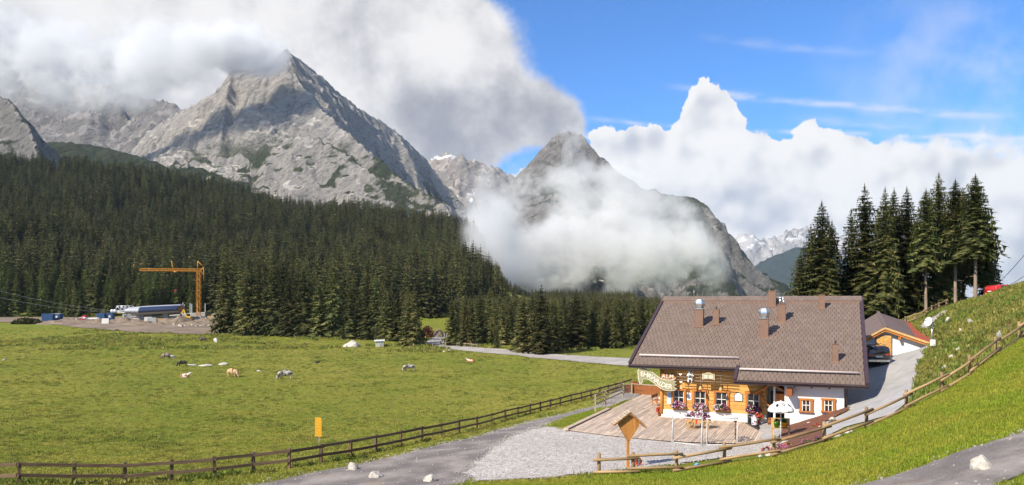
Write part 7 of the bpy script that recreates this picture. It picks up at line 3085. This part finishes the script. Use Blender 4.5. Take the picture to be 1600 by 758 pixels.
# yellow signpost at the fence
yp = gpt(499, 724)
ys = empty('signpost', yp, 0, 'post with a stack of yellow arrow signs seen edge-on at the fence', 'signpost')
M_ysign = pm('yellow_sign_enamel', (0.58, 0.30, 0.02), (0.50, 0.25, 0.016), 3, 0.4)
ky = yp.y / F
mb = MB()
mb.tube([(0, 0, -0.3), (0, 0, 68 * ky)], 0.035, 8)
mb.build('pole', M_steel, ys)
for k in range(7):
    mb = MB()
    z = (72 - 4.3 * k) * ky
    mb.prism([Vector((-6 * ky, -0.06, z)), Vector((5.2 * ky, -0.30, z)), Vector((5.6 * ky, -0.31, z - 1.9 * ky)), Vector((5.2 * ky, -0.30, z - 3.9 * ky)), Vector((-6 * ky, -0.06, z - 3.9 * ky)), Vector((-7.0 * ky, -0.04, z - 1.9 * ky))], (0, 0.03, 0))
    mb.build('arrow_plate', M_ysign, ys)

# ------------------------------------------------------------------ cattle
def cow_graze():
    v_ = [(0, 0, 0.94), (-0.45, 0, 0.98), (-0.78, 0, 1.04), (0.42, 0, 0.96), (0.72, 0, 1.02), (0.98, 0, 0.90), (1.16, 0, 0.56), (1.30, 0, 0.26), (1.36, 0, 0.08),
          (-0.72, 0.2, 0.78), (-0.80, 0.2, 0.44), (-0.74, 0.2, 0.06), (-0.66, -0.2, 0.78), (-0.66, -0.2, 0.44), (-0.58, -0.2, 0.06),
          (0.60, 0.18, 0.74), (0.62, 0.18, 0.40), (0.60, 0.18, 0.05), (0.66, -0.18, 0.74), (0.76, -0.18, 0.40), (0.80, -0.18, 0.05), (-0.98, 0, 1.0), (-1.02, 0, 0.5), (1.12, 0.22, 0.52), (1.12, -0.22, 0.52)]
    e_ = [(0, 1), (1, 2), (0, 3), (3, 4), (4, 5), (5, 6), (6, 7), (7, 8), (2, 9), (9, 10), (10, 11), (2, 12), (12, 13), (13, 14), (4, 15), (15, 16), (16, 17), (4, 18), (18, 19), (19, 20), (2, 21), (21, 22), (6, 23), (6, 24)]
    r_ = [(0.44, 0.46), (0.42, 0.44), (0.33, 0.36), (0.41, 0.46), (0.32, 0.40), (0.24, 0.29), (0.19, 0.22), (0.14, 0.16), (0.11, 0.12),
          0.16, 0.085, 0.07, 0.16, 0.085, 0.07, 0.15, 0.08, 0.065, 0.15, 0.08, 0.065, 0.05, 0.04, 0.05, 0.05]
    return v_, e_, r_


def cow_lie():
    v_ = [(0, 0, 0.42), (-0.5, 0, 0.42), (-0.82, 0, 0.38), (0.45, 0, 0.46), (0.72, 0, 0.55), (0.95, 0.05, 0.85), (1.15, 0.1, 0.92), (1.38, 0.14, 0.80),
          (-0.6, 0.42, 0.16), (-0.2, 0.5, 0.10), (0.55, 0.3, 0.16), (0.85, 0.36, 0.08), (-0.62, -0.4, 0.15), (-0.15, -0.48, 0.1), (0.6, -0.3, 0.14), (0.3, -0.38, 0.08), (1.05, 0.3, 0.95), (1.12, -0.12, 0.95)]
    e_ = [(0, 1), (1, 2), (0, 3), (3, 4), (4, 5), (5, 6), (6, 7), (1, 8), (8, 9), (3, 10), (10, 11), (1, 12), (12, 13), (3, 14), (14, 15), (6, 16), (6, 17)]
    r_ = [(0.42, 0.40), (0.42, 0.38), (0.28, 0.26), (0.38, 0.38), (0.28, 0.30), 0.20, 0.17, 0.11, 0.14, 0.08, 0.11, 0.07, 0.14, 0.08, 0.11, 0.07, 0.05, 0.05]
    return v_, e_, r_


def cow_stand():
    v_, e_, r_ = cow_graze()
    v_ = list(v_)
    v_[5], v_[6], v_[7], v_[8] = (0.98, 0, 1.22), (1.18, 0.05, 1.42), (1.38, 0.08, 1.30), (1.50, 0.1, 1.20)
    v_[23], v_[24] = (1.14, 0.26, 1.46), (1.14, -0.2, 1.46)
    return v_, e_, r_


KINDS = {'graze': cow_graze(), 'lie': cow_lie(), 'stand': cow_stand()}
H_grey = hide_mat('grey_hide', (0.40, 0.37, 0.335), (0.10, 0.09, 0.085), 0.47, 1.6, 2.0)
H_brown = hide_mat('grey_brown_hide', (0.27, 0.21, 0.17), (0.13, 0.10, 0.085), 0.45, 1.4, 3.0)
H_cream = hide_mat('cream_hide', (0.56, 0.36, 0.19), (0.46, 0.28, 0.14), 0.45, 1.4, 4.0)
H_black = hide_mat('black_hide', (0.03, 0.028, 0.028), (0.02, 0.02, 0.02), 0.5, 1.4, 5.0)
H_redw = hide_mat('red_white_hide', (0.72, 0.66, 0.58), (0.42, 0.16, 0.055), 0.52, 1.8, 6.0)
H_white = hide_mat('white_hide', (0.74, 0.71, 0.66), (0.62, 0.58, 0.53), 0.45, 1.4, 7.0)
H_darkt = hide_mat('dark_tan_hide', (0.07, 0.055, 0.05), (0.28, 0.19, 0.09), 0.36, 1.6, 8.0)
for px, py, pose, hide, rz_, sc_, lb in [
    (261, 561.5, 'graze', H_brown, 186, 1.05, 'grey-brown cow grazing in the left meadow with a calf behind it'),
    (269, 561.5, 'graze', H_grey, 165, 0.72, 'pale grey calf close behind the grey-brown cow'),
    (285.5, 572.5, 'graze', H_black, 192, 0.86, 'black calf grazing alone left of the flat pale rocks'),
    (288.5, 590, 'lie', H_redw, 15, 0.9, 'white and brown cow lying nearest to the black calf'),
    (362.5, 589.5, 'graze', H_cream, -22, 1.12, 'cream-coloured cow grazing in the middle of the left meadow'),
    (447, 593, 'graze', H_grey, 178, 1.18, 'pale grey cow with dark legs grazing towards the left'),
    (640, 580.5, 'graze', H_grey, 184, 1.05, 'grey cow with black head walking below the meadow hut'),
    (735.5, 566.5, 'lie', H_redw, 172, 1.0, 'red and white cow lying below the pale track'),
    (495.5, 567.5, 'lie', H_black, 30, 0.55, 'small black calf lying far out in the middle meadow'),
    (317.5, 534.5, 'stand', H_darkt, 182, 1.05, 'dark cow standing far back, left of the white one'),
    (336.5, 536, 'graze', H_white, -55, 1.1, 'white cow far back near the wood edge')]:
    p = gpt(px, py)
    v_, e_, r_ = KINDS[pose]
    me = skin_mesh('cow', v_, e_, r_, 2, [hide])
    o = bpy.data.objects.new('cow', me)
    o.location = p - Vector((0, 0, 0.02))
    o.scale = (sc_ * 0.88,) * 3
    o.rotation_euler = (0, 0, R(rz_))
    link(tag(o, lb, 'cow', 'cattle on the meadow'))


# ------------------------------------------------------------------ grass, weeds and ground cover
def blade_mat(name, c1, c2, c3):
    m, n, bs, out = new_mat(name)
    oi = n.node('ShaderNodeObjectInfo').outputs['Random']
    isl = n.node('ShaderNodeNewGeometry').outputs['Random Per Island']
    pos = n.node('ShaderNodeNewGeometry').outputs['Position']
    pat = n.noise(pos, 0.22, 3, 0.6)
    c = n.mix(n.ramp(pat, 0.38, 0.62), c1, c2)
    c = n.mix(n.m('MULTIPLY', n.ramp(isl, 0.7, 1.0), 0.7), c, c3)
    hsv = n.node('ShaderNodeHueSaturation')
    n.put(hsv.inputs['Value'], n.ramp(oi, 0, 1, 0.72, 1.25, False))
    n.put(hsv.inputs['Color'], c)
    n.put(bs.inputs['Base Color'], hsv.outputs[0])
    bs.inputs['Roughness'].default_value = 0.7
    bs.inputs['Specular IOR Level'].default_value = 0.15
    tl = n.node('ShaderNodeBsdfTranslucent')
    n.put(tl.inputs['Color'], hsv.outputs[0])
    mx = n.node('ShaderNodeMixShader')
    mx.inputs[0].default_value = 0.3
    n.t.links.new(bs.outputs[0], mx.inputs[1])
    n.t.links.new(tl.outputs[0], mx.inputs[2])
    n.t.links.new(mx.outputs[0], out.inputs['Surface'])
    return m


M_bl = blade_mat('lush_grass_blades', (0.22, 0.30, 0.022), (0.33, 0.33, 0.040), (0.46, 0.39, 0.10))
M_bm = blade_mat('meadow_grass_blades', (0.255, 0.295, 0.042), (0.38, 0.355, 0.070), (0.50, 0.43, 0.15))
M_bd = blade_mat('dark_tussock_blades', (0.13, 0.17, 0.03), (0.20, 0.20, 0.045), (0.32, 0.26, 0.09))
M_bw = blade_mat('weed_leaves', (0.15, 0.215, 0.040), (0.27, 0.26, 0.065), (0.42, 0.30, 0.12))


def tuft(seed, nb, h, sp, w, mat, leaf=False):
    r = random.Random(seed)
    mb = MB()
    for _ in range(nb):
        a, q = r.uniform(0, 6.28), sp * math.sqrt(r.random())
        b = Vector((math.cos(a) * q, math.sin(a) * q, -0.02))
        l = r.uniform(0, 6.28)
        hh = h * r.uniform(0.5, 1.1)
        tip = b + Vector((math.cos(l) * hh * r.uniform(0.2, 0.7), math.sin(l) * hh * r.uniform(0.2, 0.7), hh))
        s_ = Vector((-math.sin(l), math.cos(l), 0)) * w
        if leaf:
            m_ = b.lerp(tip, 0.55)
            mb.add([b, m_ + s_, tip, m_ - s_], [(0, 1, 2, 3)])
        else:
            mb.add([b - s_, b + s_, tip], [(0, 1, 2)])
    return mb.mesh('tuft', mat)


T_l = [tuft(k, 16, 0.15, 0.17, 0.016, M_bl) for k in range(4)]
T_m = [tuft(10 + k, 16, 0.12, 0.26, 0.026, M_bm) for k in range(3)] + [tuft(20, 18, 0.17, 0.24, 0.03, M_bd)]
T_w = [tuft(30 + k, 14, 0.42, 0.34, 0.07, M_bw, True) for k in range(3)] + [tuft(40 + k, 14, 0.5, 0.22, 0.02, M_bm) for k in range(2)]
gr = np.random.default_rng(21)


def free(x, y, names, margin):
    ok = np.ones(len(x), bool)
    for nm in names:
        ok &= poly_sd(REGIONS[nm], x, y) < margin
    return ok


ALLR = ['road', 'gravel_forecourt', 'driveway', 'bark_bed', 'lower_path', 'upper_path', 'entrance_paving']


def in_house(x, y, pad=0.3):
    t = (x - HX) * EV.x + (y - HY) * EV.y
    s_ = (x - HX) * SV.x + (y - HY) * SV.y
    return ((t > 1.5) & (t < 15.2) & (s_ > -12) & (s_ < 13.55)) | ((t > -2.9 - pad) & (t < 10.9) & (s_ > -2) & (s_ < 21 + pad))


def sow(name, x0, x1, y0, y1, n_, protos, s0, s1, label, names=ALLR, margin=-0.02, cond=None, clump=None, pk=None, vis=True):
    x, y = gr.uniform(x0, x1, n_), gr.uniform(y0, y1, n_)
    ok = free(x, y, names, margin) & ~in_house(x, y)
    if vis:
        ok &= np.abs(x / y) < 0.72
    if cond is not None:
        ok &= cond(x, y)
    if clump is not None:
        ok &= fbm(x / clump[0], y / clump[0], 3, clump[2]) > clump[1]
    x, y = x[ok], y[ok]
    sc_ = gr.uniform(s0, s1, len(x))
    idx = gr.integers(0, len(protos), len(x)) if pk is None else gr.choice(len(protos), len(x), p=pk)
    o = scatter(name, np.stack([x, y, gz(x, y)], -1), sc_, gr.uniform(0, 6.28, len(x)), idx, protos)
    return tag(o, label, 'grass', kind='stuff')


def line_right(x, y):
    """which side of the pole fence: True towards the eye"""
    fx, fy = np.array([p.x for p in rb_] + [rb_[-1].x + 25]), np.array([p.y for p in rb_] + [rb_[-1].y + 6])
    return y < np.interp(x, fx, fy, left=fy[0] - 1.0, right=60.0) - 0.1


sow('lush_grass', -14, 34, 16.5, 50, 110000, T_l, 0.42, 0.9, 'short lush grass on the bank in front of the pole fence', cond=line_right)
def sow_far(name, n_, y0, y1, protos, s0, s1, label, clump=None, pk=None):
    """thins out with distance"""
    y = np.exp(gr.uniform(math.log(y0), math.log(y1), n_))
    x = gr.uniform(-0.72, 0.3, n_) * y
    ok = free(x, y, ['road', 'gravel_forecourt', 'driveway', 'farm_track', 'building_site', 'lower_path'], -0.05) & ~in_house(x, y) & (x < 24) & ~((x > -8) & line_right(x, y)) & (y < 290)
    ok &= ~((x > 8) & (y < 84))
    if clump is not None:
        ok &= fbm(x / clump[0], y / (clump[0] * 1.6), 3, clump[2]) + gr.normal(0, 0.05, len(x)) > clump[1]
    x, y = x[ok], y[ok]
    sc_ = gr.uniform(s0, s1, len(x)) * (0.75 + y / 160)
    idx = gr.integers(0, len(protos), len(x)) if pk is None else gr.choice(len(protos), len(x), p=pk)
    o = scatter(name, np.stack([x, y, gz(x, y)], -1), sc_, gr.uniform(0, 6.28, len(x)), idx, protos)
    return tag(o, label, 'grass', kind='stuff')


sow_far('meadow_grass', 110000, 33, 285, T_m, 0.5, 1.0, 'uneven grazed grass of the wide meadow', pk=[0.32, 0.32, 0.28, 0.08])
sow_far('meadow_tussocks', 15000, 36, 260, [T_m[3]], 0.8, 1.4, 'dark tussocks of coarse grass scattered over the meadow', clump=(3.2, 0.61, 29))
sow('bank_weeds', 21, 62, 41, 95, 30000, T_w, 0.3, 0.85, 'tall weeds and herbs covering the stony bank right of the driveway', cond=lambda x, y: ~line_right(x, y) & ~((x < 37.5) & (y > 64) & (y < 80) & (x > 27)) & (x > 0.4 * y + 4.2 - 0.06 * (y - 44)), pk=[0.25, 0.2, 0.15, 0.2, 0.2])
sow('fence_weeds', -40, 16, 36, 92, 26000, T_w, 0.35, 0.8, 'weeds growing along the foot of the dark meadow fence', cond=lambda x, y: np.abs(y - np.interp(x, [p.x for p in fb], [p.y for p in fb])) < 0.45 + 0.5 * vnoise(x * 0.8, y * 0.8, 3), pk=[0.2, 0.15, 0.15, 0.25, 0.25])
sow('wood_undergrowth', -150, 70, 185, 300, 16000, T_w, 0.8, 2.0, 'grass and herbs along the edge of the wood', names=['farm_track', 'building_site', 'forest_road'], clump=(12, 0.52, 31))
# clipped strip between road and terrace
st_ = pxpoly([(857, 667), (905, 646), (935, 634), (948, 634)]) + [H(-2.9, 10.5, 0), H(-2.9, 19.4, 0)]
REGIONS['strip'] = st_
sow('strip_grass', 0, 14, 45, 72, 26000, T_l, 0.6, 1.1, 'bright clipped grass strip between road and terrace', names=[], cond=lambda x, y: poly_sd(st_, x, y) > 0.05)
# loose stones on the gravel and beside the road
mbs = []
for k in range(3):
    me = rock_mesh(50 + k, 1)
    me.materials.append(M_stone if k else M_stone_g)
    mbs.append(me)
x, y = gr.uniform(-6, 18, 9000), gr.uniform(34, 54, 9000)
ok = (poly_sd(REGIONS['gravel_forecourt'], x, y) > -0.5) & ~in_house(x, y, 0)
x, y = x[ok], y[ok]
tag(scatter('loose_gravel', np.stack([x, y, gz(x, y) + 0.07], -1), gr.uniform(0.02, 0.055, len(x)), gr.uniform(0, 6.28, len(x)), gr.integers(0, 3, len(x)), mbs), 'loose pale stones of the gravel forecourt', 'gravel', kind='stuff')
x, y = gr.uniform(-20, 24, 26000), gr.uniform(16, 92, 26000)
sd_ = np.maximum(poly_sd(REGIONS['road'], x, y), poly_sd(REGIONS['lower_path'], x, y))
ok = (np.abs(sd_) < 0.7) | ((sd_ > 0) & (gr.random(len(x)) < 0.12))
ok &= ~in_house(x, y)
x, y = x[ok], y[ok]
tag(scatter('road_grit', np.stack([x, y, gz(x, y) + 0.045], -1), gr.uniform(0.015, 0.06, len(x)), gr.uniform(0, 6.28, len(x)), gr.integers(0, 3, len(x)), mbs), 'grit and small stones on the road and its edges', 'gravel', kind='stuff')


# ------------------------------------------------------------------ mist and low cloud: real volumes
def cloud(name, label, lo, hi, blobs, sigma, nscale, erode, thr, seed, step=1.0, color=(0.97, 0.97, 0.975)):
    """box of air whose density is a sum of soft ellipsoids eaten into by noise"""
    m = bpy.data.materials.new(name)
    m.use_nodes = True
    t = m.node_tree
    t.nodes.clear()
    n = NT(t)
    out = n.node('ShaderNodeOutputMaterial')
    pos = n.node('ShaderNodeTexCoord').outputs['Object']
    wv = n.v('SUBTRACT', n.noise(n.v('ADD', pos, (seed * 31.0, 0, 0)), nscale * 0.7, 2, 0.5, color=True), (0.5, 0.5, 0.5))
    pw = n.v('MULTIPLY_ADD', wv, (0.42 / nscale,) * 3, pos)
    acc = None
    for px, py, D, rx, ry, rd, w in blobs:
        c = at(px, py, D)
        k = D / F
        dd = n.v('MULTIPLY', n.v('SUBTRACT', pw, tuple(c)), (1 / (rx * k), 1 / (rd * 0.24), 1 / (ry * k)))
        e = n.m('EXPONENT', n.m('MULTIPLY', n.v('DOT_PRODUCT', dd, dd), -1.0))
        acc = n.m('MULTIPLY', e, w) if acc is None else n.m('MULTIPLY_ADD', e, w, acc)
    nz = n.noise(n.v('ADD', pos, (0, seed * 17.0, 0)), nscale, 6, 0.66)
    f = n.m('MULTIPLY', acc, n.m('MULTIPLY_ADD', nz, erode, 0.80 - 0.5 * erode))
    # fade out before the box ends
    x, y, z = n.sep(pos)
    for s_, a, b in ((x, lo[0], hi[0]), (y, lo[1], hi[1]), (z, lo[2], hi[2])):
        q = 0.06 * (b - a)
        f = n.m('SUBTRACT', f, n.m('ADD', n.ramp(s_, a, a + q, 1.5, 0.0), n.ramp(s_, b - q, b, 0.0, 1.5)))
    dens = n.m('MULTIPLY', n.ramp(f, thr, thr + 0.65), sigma)
    pv = n.node('ShaderNodeVolumePrincipled')
    pv.inputs['Color'].default_value = (*color, 1)
    pv.inputs['Anisotropy'].default_value = 0.0
    n.put(pv.inputs['Density'], dens)
    t.links.new(pv.outputs[0], out.inputs['Volume'])
    m.cycles.volume_step_rate = step
    mb = MB()
    c = (Vector(lo) + Vector(hi)) / 2
    mb.box(c, Vector(hi) - Vector(lo))
    o = mb.build(name, m, None)
    tag(o, label, 'cloud', kind='stuff')
    return o


cloud('mist_bank', 'grey mist drifting in front of the middle peak down to the wood', (-170, 680, -60), (440, 1290, 290),
      [(800, 350, 1100, 75, 55, 130, 1.0), (765, 400, 1060, 40, 50, 110, 0.9), (850, 410, 1100, 90, 50, 150, 1.0), (930, 350, 1150, 75, 55, 150, 0.95), (960, 410, 1120, 90, 45, 150, 1.0),
       (1040, 400, 1150, 70, 45, 140, 0.95), (1100, 425, 1130, 40, 30, 110, 0.9), (1030, 335, 1180, 50, 40, 120, 0.65), (980, 300, 1180, 50, 35, 110, 0.6), (840, 285, 1180, 110, 36, 110, 0.6), (1010, 360, 1180, 90, 60, 120, 0.6), (930, 290, 1180, 60, 36, 110, 0.5), (770, 300, 1150, 40, 40, 100, 0.45), (870, 300, 1180, 60, 25, 100, 0.45), (745, 340, 1050, 25, 45, 90, 0.5), (752, 380, 740, 34, 60, 130, 1.0), (785, 420, 760, 46, 40, 120, 0.9), (775, 345, 760, 40, 40, 120, 0.8)],
      0.030, 0.0140, 5.8, 0.14, 3, 0.5)
cloud('summit_cloud', 'grey cloud hanging over the left peaks and hiding the main summit', (-2450, 2350, 560), (-760, 2950, 1290),
      [(345, 72, 2650, 60, 26, 200, 0.7), (270, 100, 2650, 90, 42, 220, 1.0), (190, 120, 2650, 80, 42, 220, 1.0), (100, 115, 2650, 90, 48, 220, 1.05), (0, 95, 2650, 110, 42, 220, 1.0), (-100, 60, 2650, 120, 60, 220, 1.0),
       (290, 60, 2650, 90, 30, 220, 0.45), (60, 60, 2650, 160, 40, 220, 0.5)],
      0.018, 0.0070, 4.2, 0.12, 7, 0.6)
cloud('summit_cap', 'bright cloud cap sitting on the left shoulder of the main summit', (-1300, 2560, 680), (-750, 2860, 1190),
      [(390, 88, 2720, 44, 26, 150, 1.5), (346, 92, 2720, 34, 24, 130, 1.3), (416, 88, 2720, 22, 22, 120, 1.2), (370, 55, 2720, 44, 24, 150, 0.9)],
      0.030, 0.012, 4.0, 0.12, 12, 0.6)
cloud('peak_wisp', 'wisp of cloud clinging to the tip of the middle peak', (60, 2330, 400), (420, 2600, 720),
      [(895, 212, 2460, 22, 20, 70, 1.0), (905, 235, 2460, 18, 18, 60, 0.8), (885, 245, 2460, 16, 14, 60, 0.6), (915, 255, 2460, 20, 14, 60, 0.55)],
      0.022, 0.020, 3.6, 0.14, 9, 0.7)

# the air itself
hz = bpy.data.materials.new('haze')
hz.use_nodes = True
t_ = hz.node_tree
t_.nodes.clear()
hn = NT(t_)
ho = hn.node('ShaderNodeOutputMaterial')
pv = hn.node('ShaderNodeVolumePrincipled')
pv.inputs['Color'].default_value = (0.62, 0.76, 1.0, 1)
pv.inputs['Density'].default_value = 3.3e-5
t_.links.new(pv.outputs[0], ho.inputs['Volume'])
mb = MB()
mb.box((0, 5000, 560), (18000, 11000, 1520))
tag(mb.build('haze', hz, None), 'thin bluish haze filling the valley air', 'haze', kind='stuff')
